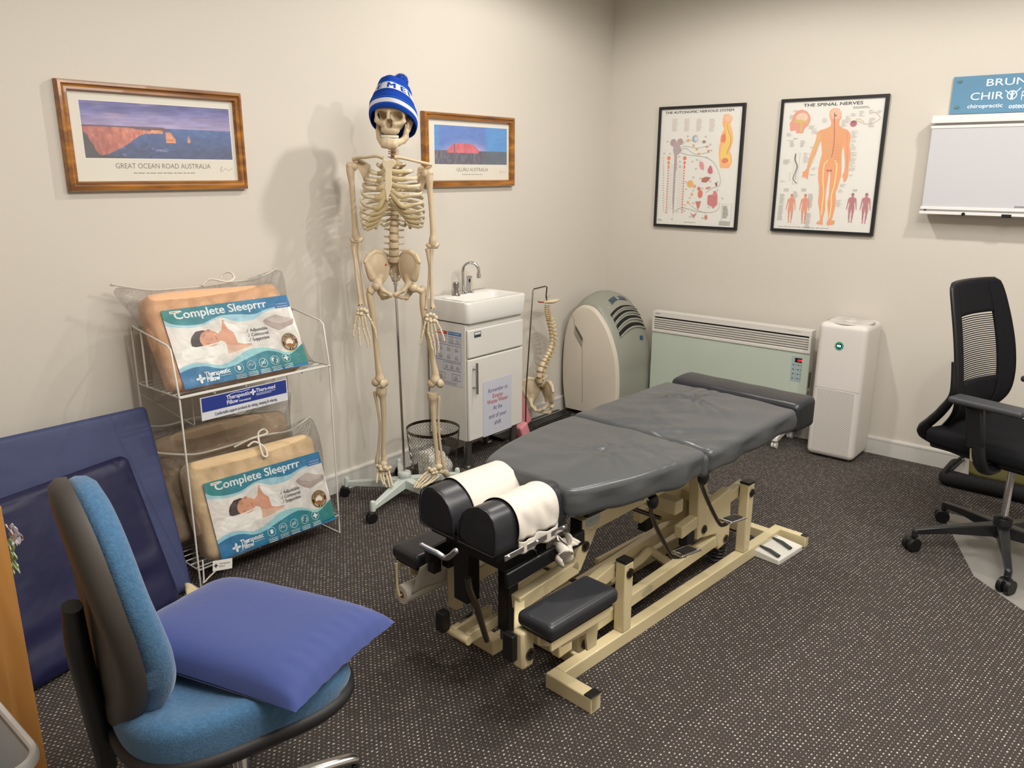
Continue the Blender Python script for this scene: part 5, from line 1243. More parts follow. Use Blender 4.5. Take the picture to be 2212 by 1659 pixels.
# ---- spine
def vertebra(c, up, fwd, w_, h_, kind, par, mats=(BONE,), name='vertebra', side_len=.024, sp_len=.03, sk_=1.0):
    """one vertebra: waisted body + transverse + spinous processes"""
    up = up.normalized(); fwd = (fwd-up*fwd.dot(up)).normalized(); M = frame_mat(c, up.cross(fwd)*-1, -fwd)   # local x side, y back, z up
    if M.to_3x3().determinant() < 0: M = frame_mat(c, up.cross(fwd), -fwd)
    M = Matrix.Translation(c) @ Matrix((fwd.cross(up), -fwd, up)).transposed().to_4x4()
    mb = MB(M); mb.lathe([(0, -h_/2), (w_*.48, -h_/2), (w_*.5, -h_*.42), (w_*.43, 0), (w_*.5, h_*.42), (w_*.48, h_/2), (0, h_/2)], 16, Matrix.Diagonal((1, .8, 1, 1)))
    for s in (-1, 1):
        mb.tube([(s*w_*.3, w_*.38, 0), (s*w_*.5, w_*.5, .001), (s*(w_*.45+side_len), w_*.55, .003)], [h_*.22, h_*.2, h_*.14], 7)
        mb.tube([(s*w_*.3, w_*.35, 0), (s*w_*.22, w_*.75, -.002), (0, w_*.9, -.004)], [h_*.24, h_*.22, h_*.24], 7)
    mb.tube([(0, w_*.8, -.002), (0, w_*.8+sp_len*.6, -h_*.35*sk_), (0, w_*.8+sp_len, -h_*.6*sk_)], [h_*.22*sk_, h_*.2*sk_, h_*.24*sk_], 7, flat=(.6, 1.3))
    o = mb.build(name, mats[0], par, angle=50); return o
def disc(c, up, w_, h_, par):
    M = Matrix.Translation(c) @ up.to_track_quat('Z', 'Y').to_matrix().to_4x4()
    MB(M).lathe([(0, -h_/2), (w_*.44, -h_/2), (w_*.47, 0), (w_*.44, h_/2), (0, h_/2)], 14, Matrix.Diagonal((1, .8, 1, 1))).build('intervertebral_disc', DISC, par, angle=50)
fw = SNF
ctrl = [skl(850, 312, -.0), skl(850, 330, .0), skl(850, 345, -.025), skl(851, 380, -.055), skl(852, 420, -.06), skl(853, 455, -.035), skl(852, 480, -.01), skl(851, 510, .0), skl(851, 535, -.0), skl(850, 566, -.02)]
sp = catmull(ctrl, 12); L = [0]
for i in range(1, len(sp)): L.append(L[-1]+(sp[i]-sp[i-1]).length)
def at_len(s):
    i = max(0, min(len(L)-2, int(np.searchsorted(L, s))-1)); t_ = (s-L[i])/(L[i+1]-L[i]); return sp[i].lerp(sp[i+1], t_), (sp[i]-sp[i+1]).normalized()
tot = L[-1]; hts = [.014]*7+[.0195]*12+[.029]*5; wds = [.022+.001*i for i in range(7)]+[.026+.0011*i for i in range(12)]+[.042, .044, .045, .046, .047]
k_ = tot/sum(hts); s = 0; THOR = []
for i, (h_, w_) in enumerate(zip(hts, wds)):
    h_ *= k_; p, up = at_len(s+h_/2); wp = SKM @ p; upw = SKM.to_3x3() @ up
    vertebra(wp, upw, fw, w_, h_*.74, 'v', S_, mats=(mat('pinkish_bone', 'c9a088', .5) if i < 7 else BONE,), side_len=.012 if i < 7 else (.018 if i < 19 else .024), sp_len=.018 if i < 7 else .03)
    if i > 0: q, up2 = at_len(s); disc(SKM @ q, SKM.to_3x3() @ up2, w_*.98, h_*.28, S_)
    if 7 <= i < 19: THOR.append(p)
    s += h_
# ---- ribs
def loc(xp, yp, yb): p = skl(xp, yp, 0); return Vector((p.x, yb, p.z))
RX = 846
wI = [28, 44, 53, 59, 62, 64, 65, 66, 65, 62]; yl = [352, 366, 382, 398, 414, 430, 446, 460, 474, 486]
xf = [20, 27, 29, 31, 35, 41, 47, 51, 54, 55]; yf = [357, 373, 389, 406, 424, 444, 459, 471, 482, 491]
ysn = [351, 368, 383, 396, 408, 416, 421, 424, 426, 428]
for s in (-1, 1):
    prev = None
    for i in range(10):
        b = THOR[i]; w_ = wI[i]*.00204; D = .03+.05*min(1, (i+2)/6)
        wl = w_*(1.0 if s < 0 else 1.0); cx = skl(RX, 400).x
        zl = skl(RX, yl[i]).z; zf = skl(RX, yf[i]).z+(.006 if s > 0 else -.004)
        cpt = cx+s*xf[i]*.00204; fy = -.035-.055*min(1, (i+1)/4)+(.03*max(0, i-5)/4)
        pts = [b+Vector((s*.014, .012, 0)), b+Vector((s*.035, .035, -.002)), Vector((cx+s*wl*.72, b.y+.02, b.z*.65+zl*.35)), Vector((cx+s*wl*.97, b.y*.35, b.z*.25+zl*.75)), Vector((cx+s*wl, -.015, zl*.75+zf*.25)), Vector((cx+s*(wl*.75+abs(cpt-cx)*.25), (fy-.015)*.75, zl*.3+zf*.7)), Vector((cpt, fy, zf))]
        mb = MB(SKM); cc = catmull(pts, 5); mb.tube(cc, .0075, 8, flat=(.45, 1.05)); rb = mb.build('rib', BONEL, S_, angle=80)
        ys = skl(RX, ysn[i]); sx = skl(838, 400).x
        if i < 6:
            e = Vector((sx+s*.012, -.093, ys.z)); cp = [pts[-1], pts[-1].lerp(e, .5)+Vector((0, -.006, -.004-.012*max(0, i-3))), e]
        else:
            e = Vector((sx+s*.010, -.088, skl(RX, 430).z)); mdl = Vector((cx+s*(.018+.011*(i-5)), -.082+.006*(i-6), skl(RX, 446+9*(i-6)).z)); cp = [pts[-1], pts[-1].lerp(mdl, .6)+Vector((0, 0, -.01)), mdl, e]
        mb = MB(SKM); mb.tube(catmull(cp, 6), .0082, 8, flat=(.45, 1.15)); mb.build('costal_cartilage', CART, rb, angle=80)
    for i, (xx, yy) in ((10, (44, 478)), (11, (34, 492))):
        b = THOR[i]; pts = [b+Vector((s*.016, .012, 0)), b+Vector((s*.045, .03, -.012)), Vector((cx+s*xx*.8*.00204, .03, skl(RX, yy-9).z)), Vector((cx+s*xx*1.05*.00204, .0, skl(RX, yy).z))]
        mb = MB(SKM); mb.tube(catmull(pts, 5), .0055, 8, flat=(.55, 1.05)); rb = mb.build('rib', BONEL, S_, angle=80)
        mb = MB(SKM); mb.ell(pts[-1], (.007, .007, .007), 10); mb.build('costal_cartilage', CART, rb)
# sternum
o0 = [(829, 343), (836, 346), (842, 345), (848, 343), (854, 347), (856, 354), (850, 361), (845, 366), (847, 374), (846, 384), (847, 395), (846, 405), (843, 414), (840, 425), (838, 435), (835, 430), (833, 414), (831, 404), (832, 393), (831, 382), (833, 373), (832, 366), (827, 358), (826, 350)]
pl_ = [SKI @ sk(x, y, 0) for x, y in o0]; mb = MB(SKM @ Matrix(((1, 0, 0, 0), (0, 0, -1, 0), (0, 1, 0, 0), (0, 0, 0, 1))))
mb.prism([(p.x, p.z) for p in pl_], .090, .100); mb.build('sternum', BONEL, S_, bevel=.003, seg=3)
# clavicles + scapulae
for pts, rs in (([sk(828, 341, .085), sk(812, 337, .075), sk(790, 340, .05), sk(773, 341, .02), sk(763, 345, 0)], [.0085, .0065, .0055, .0065, .009]), ([sk(852, 340, .085), sk(868, 341, .08), sk(893, 347, .05), sk(915, 352, .03), sk(932, 356, .01)], [.0085, .0065, .0055, .0065, .007])): tubep('clavicle', pts, rs)
for pl2, ac, y0 in (([(768, 350), (784, 345), (801, 357), (799, 372), (792, 395), (786, 392), (778, 372), (772, 362)], [(764, 347), (768, 342), (790, 352)], -.01), ([(903, 362), (913, 358), (922, 372), (926, 380), (918, 398), (914, 415), (908, 412), (900, 385)], [(932, 358), (926, 362), (908, 372)], -.03)):
    Q = [skl(x, y, 0) for x, y in pl2]; mb = MB(SKM @ Matrix(((1, 0, 0, 0), (0, 0, -1, 0), (0, 1, 0, 0), (0, 0, 0, 1)))); mb.prism([(p.x, p.z) for p in Q], y0-.006, y0+.002)
    mb2 = MB(); mb.M = SKM @ Matrix(((1, 0, 0, 0), (0, 0, -1, 0), (0, 1, 0, 0), (0, 0, 0, 1)))
    q = [skl(x, y, 0) for x, y in ac]; mb.tube([(p.x, p.z, y0+.012) for p in q], [.006, .007, .005], 8); mb.ell((q[1].x, q[1].z-.012, y0+.01), (.011, .011, .009), 10)
    mb.build('scapula', BONE, S_, bevel=.0015, angle=50)
# arms
tubep('humerus', [sk(757, 357, .0), sk(757, 370, .0), sk(760, 400, .0), sk(763, 440, .0), sk(766, 485, 0), sk(769, 508, 0), sk(770, 518, 0)], [.0175, .0170, .0120, .0108, .0115, .0175, .016], n=14)
tubep('humerus', [sk(926, 373, .02), sk(927, 388, .02), sk(929, 415, .02), sk(932, 455, .02), sk(935, 500, .02), sk(935, 520, .02), sk(935, 530, .02)], [.0175, .0170, .0120, .0108, .0115, .0175, .016], n=14)
for x, y, dx, d in ((762, 360, 9, 0), (921, 376, -8, .02), (756, 358, 0, .004), (927, 374, 0, .024)): 
    mb = MB(); mb.ell(sk(x, y, d-.004), (.021, .021, .019) if dx else (.018, .018, .016), 16); mb.build('humeral_head', BONE, S_)
for x, y, d in ((770, 520, .0), (935, 532, .02)):
    mb = MB(); mb.tube([sk(x-12, y-6, d), sk(x-8, y, d), sk(x, y, d), sk(x+7, y, d), sk(x+12, y-7, d)], [.009, .0125, .0105, .012, .008], 12); mb.build('elbow_condyle', BONE, S_, angle=80)
tubep('radius', [sk(764, 528, .0), sk(764, 537, 0), sk(767, 565, .005), sk(772, 610, .015), sk(777, 645, .02), sk(779, 661, .025)], [.011, .0095, .0065, .0075, .0085, .0135])
tubep('ulna', [sk(777, 524, .0), sk(775, 545, 0), sk(778, 570, 0), sk(785, 620, .008), sk(790, 655, .015), sk(791, 661, .015)], [.011, .0085, .0065, .0055, .0065, .007])
tubep('radius', [sk(932, 539, .02), sk(931, 555, .02), sk(931, 580, .025), sk(932, 620, .03), sk(933, 650, .035), sk(935, 668, .04)], [.011, .0095, .0065, .0075, .0085, .0135])
tubep('ulna', [sk(923, 537, .02), sk(926, 556, .02), sk(928, 580, .02), sk(925, 620, .025), sk(921, 655, .03), sk(920, 668, .035)], [.0105, .0085, .0065, .0055, .0065, .007])
mb = MB()
for x, y, d in ((776, 659, .04), (782, 658, .04), (932, 665, .055), (938, 666, .055)): mb.ell(sk(x, y, d), (.0025, .0025, .0025), 8)
mb.build('screw_heads', mat('dark_steel', '3a3636', .4, .8), S_)
def bone_chain(mb, pts, r):
    for i in range(len(pts)-1):
        a, b = pts[i], pts[i+1]; d = b-a; a2 = a+d*.03; b2 = b-d*.03
        mb.tube([a2, a2+d*.1, a2+d*.5, b2-d*.1, b2], [r*1.15, r*1.3, r*.72, r*1.15, r*.85], 8); r *= .86
def hand(name, carp, chains, d0):
    mb = MB()
    for x, y in carp: mb.ell(sk(x, y, d0+random.uniform(-.005, .005)), (.0105, .0085, .0095), 10)
    for ch in chains: bone_chain(mb, [sk(x, y, d0+.004*k) for k, (x, y) in enumerate(ch)], .0056)
    return mb.build(name, BONEL, S_, angle=60)
hand('hand', [(774, 670), (780, 668), (787, 669), (792, 673), (773, 677), (780, 678), (788, 680), (784, 674)],
     [[(771, 680), (766, 700), (765, 712), (763, 720), (765, 728)], [(776, 681), (774, 706), (776, 726), (777, 738), (778, 748)], [(782, 682), (784, 708), (790, 727), (794, 740), (795, 751)], [(787, 682), (792, 706), (797, 725), (801, 738), (800, 749)], [(792, 678), (802, 694), (810, 712), (814, 732)]], .035)
hand('hand', [(923, 682), (930, 679), (937, 681), (942, 686), (922, 690), (930, 689), (938, 693), (931, 694)],
     [[(920, 692), (915, 712), (911, 730), (906, 746)], [(926, 694), (924, 716), (930, 734), (932, 748), (936, 757)], [(931, 695), (933, 720), (938, 740), (940, 755), (941, 767)], [(936, 694), (942, 718), (946, 736), (948, 750), (947, 762)], [(941, 691), (951, 710), (956, 722), (959, 731), (960, 738)]], .055)
# ---- pelvis
PC = skl(850, 590, 0)
def f_pelvis(sgn):
    def f(X, Y, Z):
        X = X*sgn
        # iliac wing: thin curved plate
        cx, cz = .068, .030; u = (X-cx); 
        ca, sa = cos(.55), sin(.55)
        U = u*ca-(Y-.0)*sa; Vv = u*sa+(Y-.0)*ca
        bowl = Vv-.010*np.clip((U/.05)**2+((Z-cz)/.06)**2, 0, 3)+.012
        rim = np.sqrt((U/.056)**2+(np.where(Z > cz, (Z-cz)/.068, (Z-cz)/.085))**2)-1
        plate = smax(np.abs(bowl)-.0040-.004*np.exp(-((rim+.06)/.08)**2), rim*.05, .006)
        d = plate
        yb = lambda x_, z_: (-.012+.010*(((x_-cx)*ca/.05)**2+((z_-cz)/.06)**2))/ca+(x_-cx)*np.tan(-.55)*-1*0
        d = smin(d, chain(X, Y, Z, [(.030, .035, .075), (.050, .012, .092), (.078, -.002, .096), (.104, -.020, .080), (.118, -.034, .052)], [.006, .006, .0065, .0075, .008], .006), .01)
        d = smin(d, sd_cap(X, Y, Z, (.110, -.030, .035), (.088, -.018, -.020), .007, .010), .012)
        d = smin(d, chain(X, Y, Z, [(.060, .005, -.02), (.070, -.0, -.045)], [.014, .020], .01), .012)
        d = smin(d, chain(X, Y, Z, [(.066, -.01, -.046), (.045, -.030, -.072), (.012, -.040, -.088)], [.014, .0085, .010], .01), .01)
        d = smin(d, chain(X, Y, Z, [(.072, .012, -.055), (.066, .025, -.088), (.052, .012, -.108)], [.015, .011, .012], .01), .01)
        d = smin(d, chain(X, Y, Z, [(.052, .010, -.110), (.032, -.012, -.106), (.010, -.038, -.094)], [.009, .006, .008], .008), .008)
        d = smin(d, chain(X, Y, Z, [(.050, .03, .010), (.030, .045, .02)], [.010, .012], .01), .012)
        d = smax(d, -(np.sqrt((X-.090)**2+(Y-.0)**2+(Z+.052)**2)-.022), .004)
        return d
    return f
PMx = SKM @ Matrix.Translation(PC+Vector((0, .0, .0))) @ Matrix.Rotation(radians(-8), 4, 'Z')
for sgn in (-1, 1):
    lo = (-.14, -.075, -.135) if sgn < 0 else (-.01, -.075, -.135); hi = (.01, .09, .115) if sgn < 0 else (.14, .09, .115)
    sdf_obj('hip_bone', f_pelvis(sgn), lo, hi, .0030, PMx)
def f_sac(X, Y, Z):
    A = np.abs(X); t_ = np.clip((.05-Z)/.115, 0, 1); w_ = .048*(1-t_)+.008
    d = smax(A-w_, np.abs(Y-.045-.022*np.sin(t_*2.6))-.010*(1.2-t_*.6), .01); d = smax(d, np.abs(Z+.008)-.060, .006)
    for k in range(4): d = smax(d, -(np.sqrt((A-.022+.003*k)**2+((Z-.026+.024*k))**2)-.0042), .003)
    return d
sdf_obj('sacrum', f_sac, (-.065, .0, -.08), (.065, .09, .065), .003, PMx)
MB(PMx).cyl((0, .03, -.04), (0, .03, -.037), .012).build('rod_socket', CHB, S_)
mb = MB(PMx); mb.ell((-.036, .01, .035), (.006, .006, .007), 10); mb.build('red_marker', mat('bright_red', 'c01818', .4), S_)
# ---- legs
def femur(pts, head, troch, d):
    tubep('femur', [sk(x, y, d) for x, y in pts], [.013, .0155, .0125, .0115, .0125, .0165, .024, .017], n=16)
    mb = MB(); mb.ell(sk(*head, d-.0), (.0215, .0215, .0215), 16); mb.tube([sk(*head, d), sk((head[0]+troch[0])/2, (head[1]+troch[1])/2, d), sk(*troch, d)], [.014, .0125, .017], 12); mb.ell(sk(troch[0], troch[1]-3, d-.005), (.016, .016, .022), 12); mb.build('femoral_head', BONE, S_)
femur([(797, 632), (802, 656), (807, 695), (811, 735), (815, 775), (819, 803), (821, 819), (821, 829)], (814, 619), (800, 631), .0)
femur([(913, 632), (914, 660), (920, 705), (929, 745), (936, 783), (940, 806), (940, 821), (940, 831)], (893, 622), (913, 630), .02)
for x, y, d in ((821, 826, .0), (941, 829, .02)):
    mb = MB(); 
    for s in (-1, 1): mb.ell(sk(x+s*9.5, y, d), (.0165, .022, .020), 14, rot=None)
    mb.build('knee_condyle', BONE, S_)
for x, y, d in ((827, 829, .032), (951, 828, .050)):
    mb = MB(); mb.ell(sk(x, y, d), (.0165, .010, .0185), 14); mb.build('patella', BONEL, S_)
def shin(tib, fib, d):
    tubep('tibia', [sk(x, y, d) for x, y in tib], [.024, .024, .0135, .0115, .0105, .010, .0125, .0165, .015], n=14)
    tubep('fibula', [sk(x, y, d-.01) for x, y in fib], [.0085, .0085, .0055, .0055, .006, .0105, .008], n=10)
shin([(824, 838), (824, 847), (827, 866), (829, 900), (829, 940), (828, 970), (829, 985), (830, 993), (830, 996)], [(809, 846), (810, 852), (815, 880), (820, 920), (818, 965), (815, 993), (814, 1001)], .005)
shin([(934, 848), (934, 857), (935, 876), (937, 910), (940, 945), (943, 975), (945, 991), (946, 999), (946, 1002)], [(948, 857), (948, 864), (947, 890), (948, 930), (953, 975), (959, 1006), (961, 1014)], .025)
def foot(tars, chains, d0, hl):
    mb = MB()
    for x, y, r, dd in tars: mb.ell(sk(x, y, d0+dd), (r, r, r*.85), 10)
    for k, ch in enumerate(chains): bone_chain(mb, [sk(x, y, d0+.012+.028*j+.004*(j > 1)) for j, (x, y) in enumerate(ch)], .0052 if k else .0062)
    if hl: mb.tube(catmull([sk(*hl[0], d0-.01), sk(*hl[1], d0-.03), sk(*hl[2], d0-.045)], 4), interp([.016, .017, .013], 4), 12)
    return mb.build('foot', BONEL, S_, angle=60)
foot([(829, 1002, .018, .01), (821, 1008, .012, .02), (832, 1010, .013, .03), (823, 1014, .010, .035), (836, 1013, .011, .03), (842, 1010, .010, .02), (815, 1006, .010, 0)],
     [[(839, 1014), (843, 1032), (846, 1042), (848, 1051)], [(833, 1016), (837, 1033), (840, 1043), (842, 1052)], [(827, 1017), (829, 1035), (831, 1045), (835, 1052)], [(821, 1016), (823, 1032), (826, 1041), (829, 1047)], [(816, 1014), (815, 1028), (814, 1036), (814, 1043)]], .01, ((826, 1005), (822, 1008), (820, 1012)))
foot([(948, 1008, .018, .01), (938, 1014, .013, .02), (932, 1016, .011, .03), (942, 1020, .012, .02), (950, 1018, .013, .0), (927, 1012, .010, .03), (936, 1022, .010, .03)],
     [[(932, 1012), (913, 1028), (902, 1040), (894, 1054)], [(935, 1016), (915, 1034), (906, 1044), (899, 1055)], [(939, 1020), (920, 1038), (910, 1047), (903, 1054)], [(943, 1024), (926, 1042), (916, 1048), (909, 1054)], [(948, 1028), (934, 1040), (923, 1046), (917, 1050)]], .03, ((955, 1016), (963, 1022), (966, 1030)))
# ---- stand
mb = MB(); mb.cyl(sk(853, 590, -.03), Vector((SH.x, SH.y, .14)), .0062, n=16); mb.build('stand_pole', CH, S_)
PG = mat('pale_grey_plastic', 'c6cfc9', .42, coat=.15)
mb = MB(Matrix.Translation((SH.x, SH.y, 0))); mb.lathe([(0, .055), (.022, .055), (.024, .10), (.026, .112), (.030, .116), (.032, .128), (.029, .136), (.02, .139), (0, .139)], 28); hub = mb.build('stand_hub', PG, S_, angle=40)
for k in range(5):
    a_ = radians(-18.5+72*k); M = Matrix.Translation((SH.x, SH.y, 0)) @ Matrix.Rotation(a_, 4, 'Z')
    mb = MB(M); mb.add([(.01, -.022, .108), (.01, .022, .108), (.01, .022, .062), (.01, -.022, .062), (.275, -.011, .078), (.275, .011, .078), (.275, .011, .056), (.275, -.011, .056)], [(0, 1, 2, 3), (7, 6, 5, 4), (0, 4, 5, 1), (1, 5, 6, 2), (2, 6, 7, 3), (3, 7, 4, 0)])
    mb.lathe([(0, .050), (.0125, .050), (.0125, .088), (.010, .098), (0, .101)], 16, Matrix.Translation((.278, 0, 0))); lg = mb.build('stand_leg', PG, S_, bevel=.003, angle=40)
    sw = random.uniform(-1, 1); mb = MB(M @ Matrix.Translation((.29, 0, 0)) @ Matrix.Rotation(sw, 4, 'Z'))
    mb.cyl((0, -.013, .0245), (0, -.004, .0245), .024, n=22); mb.cyl((0, .004, .0245), (0, .013, .0245), .024, n=22); mb.box((-.012, -.012, .03), (.014, .012, .052)); mb.build('caster', BK, lg, bevel=.002)

# ================================================================== SPINE MODEL
YS = -.155
SPT = thing('spine_model', 'hanging spine and pelvis model on a bent steel rod near the corner', 'spine model', (-.85, YS, .023))
def s8(x, y, dy=0.0): return aty(1110+x*.217, 600+y*.217, YS+dy)
mb = MB(); base = s8(118, 1250); mb.tube([Vector((base.x, YS, .026)), s8(122, 1110), s8(190, 130), s8(200, 112), s8(310, 85), s8(330, 92), s8(320, 190), s8(328, 225)], .0038, 10); mb.build('hanger_rod', STL, SPT, angle=80)
mb = MB(); mb.cyl(Vector((base.x, YS, .0232)), Vector((base.x, YS, .035)), .05, n=28); mb.build('rod_foot', BK, SPT)
mb = MB(); mb.cyl(s8(325, 195), s8(355, 180), .005, n=10); mb.build('wing_nut', CH, SPT)
a = s8(270, 240); b = s8(480, 225); mb = MB()
mb.grid(lambda u, v: a.lerp(b, u)+Vector((0, (v-.5)*.07*sin(pi*min(1, max(.05, u*1.0+.12))), -.014*sin(pi*u)*(1-((v-.5)*2)**2)+.012*u*u)), 16, 9); mb.build('occipital_plate', BONEL, SPT, solid=.006, angle=80)
mb = MB(); mb.tube([a+Vector((0, -.02, 0)), a+Vector((-.012, 0, 0)), a+Vector((0, .02, 0))], .004, 8); mb.build('artery_loop', REDV, SPT, angle=80)
cps = [s8(322, 268), s8(322, 320), s8(330, 380), s8(348, 450), s8(366, 520), s8(376, 590), s8(374, 660), s8(352, 730), s8(318, 795), s8(286, 860), s8(262, 920), s8(250, 980), s8(258, 1035), s8(285, 1075)]
spc = catmull(cps, 8); L2 = [0]
for i in range(1, len(spc)): L2.append(L2[-1]+(spc[i]-spc[i-1]).length)
def al2(s):
    i = max(0, min(len(L2)-2, int(np.searchsorted(L2, s))-1)); t_ = (s-L2[i])/(L2[i+1]-L2[i]); return spc[i].lerp(spc[i+1], t_), (spc[i]-spc[i+1]).normalized()
hts = [.011]*7+[.0185]*12+[.027]*5; kk = L2[-1]/sum(hts); s = 0; wds = [.018]*7+[.022+.001*i for i in range(12)]+[.036, .038, .039, .04, .04]
for i, (h_, w_) in enumerate(zip(hts, wds)):
    h_ *= kk; p, up = al2(s+h_/2); vertebra(p, up, Vector((-1, -.12, 0)), w_, h_*.72, 'v', SPT, mats=(BONEL,), side_len=.014, sp_len=.024 if i < 7 else .042, sk_=1.7)
    if i: q, u2 = al2(s); disc(q, u2, w_, h_*.3, SPT)
    if i % 1 == 0 and i > 1:
        q, u2 = al2(s+h_*.1); mb = MB(); mb.tube([q+Vector((.004, -.006, 0)), q+Vector((.006, -.02, -.002)), q+Vector((.0, -.03, -.006))], [.0028, .0024, .002], 6); mb.build('nerve_root', NERV, SPT, angle=80)
    s += h_
# pelvis of the spine model, seen from its side-back
PM2 = Matrix.Translation(s8(262, 1165)) @ Matrix.Rotation(radians(-86), 4, 'Z') @ Matrix.Rotation(radians(6), 4, 'X') @ Matrix.Scale(.98, 4)
for sgn in (-1, 1):
    lo = (-.14, -.075, -.135) if sgn < 0 else (-.01, -.075, -.135); hi = (.01, .09, .115) if sgn < 0 else (.14, .09, .115)
    sdf_obj('hip_bone', f_pelvis(sgn), lo, hi, .0034, PM2, BONEL, SPT)
sdf_obj('sacrum', f_sac, (-.065, .0, -.08), (.065, .09, .065), .0034, PM2, BONEL, SPT)
# ================================================================== WIRE DISPLAY RACK
WW = mat('white_wire', 'd4d2cc', .35, coat=.2)
RX0, RX1, RYF, RYB, SZ1, SZ2 = -3.178, -2.545, -.375, -.07, .738, .085
t = thing('display_rack', 'white wire display rack with two shelves against the left wall', 'rack', ((RX0+RX1)/2, -.22, 0))
wr = .0035
def wire(name, pts, r=wr, closed=False): mb = MB(); mb.tube(pts, r, 8, closed=closed); return mb.build(name, WW, t, angle=80)
for x in (RX0, RX1):
    wire('side_frame', [(x, RYF, 0.003), (x, RYF+.005, SZ1), (x, RYF+.03, SZ1+.165), (x, RYF+.05, SZ1+.178), (x, RYB-.01, SZ1+.215), (x, RYB, SZ1+.20), (x, RYB, .003)])
    wire('floor_bar', [(x, RYF, .0035), (x, RYB, .0035)])
    wire('inner_upright', [(x, RYB-.07, SZ1), (x, RYB-.07, SZ1+.205)]); 
for x in (-2.98, -2.76): wire('back_upright', [(x, RYB, .01), (x, RYB, SZ1+.10)], .0028)
wire('cross_brace', [(RX0, RYB, .70), (RX1, RYB, .14)], .0022); wire('cross_brace', [(RX1, RYB, .70), (RX0, RYB, .14)], .0022)
for z in (SZ1, SZ2):
    wire('shelf_rim', [(RX0, RYF, z), (RX1, RYF, z), (RX1, RYB, z), (RX0, RYB, z)], closed=True)
    for k in range(7): y = RYF+.04*k+.03; wire('shelf_wire', [(RX0, y, z-.004), (RX1, y, z-.004)], .0024)
    for k in range(4): x = RX0+.13+.125*k; wire('shelf_wire', [(x, RYF, z-.008), (x, RYB, z-.008)], .0024)
wire('top_back_bar', [(RX0, RYB, SZ1+.205), (RX1, RYB, SZ1+.205)]); wire('base_back_bar', [(RX0, RYB, .02), (RX1, RYB, .02)])
# sign card hanging from the upper shelf
cq = [aty(*q, -.385) for q in ((432, 858), (620, 822), (625, 865), (440, 908))]
x0, x1 = cq[0].x+.0, cq[1].x; z1 = (cq[0].z+cq[1].z)/2; z0 = (cq[2].z+cq[3].z)/2; z1 = min(z1, SZ1-.012)
SY = -.383
t2 = tag(MB().box((x0, SY, z0), (x1, SY+.003, z1)).build('shelf_sign', mat('sign_card_white', 'd4d6dc', .3, coat=.5), smooth=False), 'blue and white pillow brand sign hanging below the upper rack shelf', 'sign')
P = Print(frame_mat((x0, SY-.0003, z0), (1, 0, 0), (0, 0, 1)), 1, 1); w_, h_ = x1-x0, z1-z0
P.rect(.004, h_*.36, w_-.004, h_-.002, '2b3a86'); WHT = 'e8eaf0'
def cross(P, x, y, s, c): 
    for a_ in (0, pi/2):
        P.poly([(x+q[0]*cos(a_)-q[1]*sin(a_), y+q[0]*sin(a_)+q[1]*cos(a_)) for q in ((-s*.28, -s*.8), (-s*.1, -s), (s*.1, -s), (s*.28, -s*.8), (s*.28, s*.8), (s*.1, s), (-s*.1, s), (-s*.28, s*.8))], c)
def swoosh(P, x, y, s, c): P.curve([(x-s, y-s*.35), (x-s*.2, y-s*.05), (x+s*.2, y+s*.05), (x+s, y+s*.35)], s*.16, c)
P.text('Therapeutic', w_*.28, h_*.68, .022, WHT, width=w_*.27, bold=.008); P.text('Pillow', w_*.28, h_*.46, .022, WHT, width=w_*.125, bold=.008); P.text('International', w_*.42, h_*.46, .012, WHT, width=w_*.13, bold=.005)
P.curve([(w_*.3, h_*.87), (w_*.38, h_*.93), (w_*.46, h_*.9), (w_*.55, h_*.93)], .0015, WHT)
cross(P, w_*.585, h_*.76, .012, WHT); swoosh(P, w_*.585, h_*.76, .008, '2b3a86'); P.text('Thera-med', w_*.62, h_*.71, .021, WHT, width=w_*.23, bold=.008); P.line([(w_*.62, h_*.64), (w_*.85, h_*.64)], .0014, WHT); P.line([(w_*.62, h_*.58), (w_*.80, h_*.58)], .0014, WHT)
P.text('Comfortable support products for sitting, sleeping & relaxing', w_*.14, h_*.11, .0165, '22252e', width=w_*.72, bold=.006)
P.build('sign_print', t2)

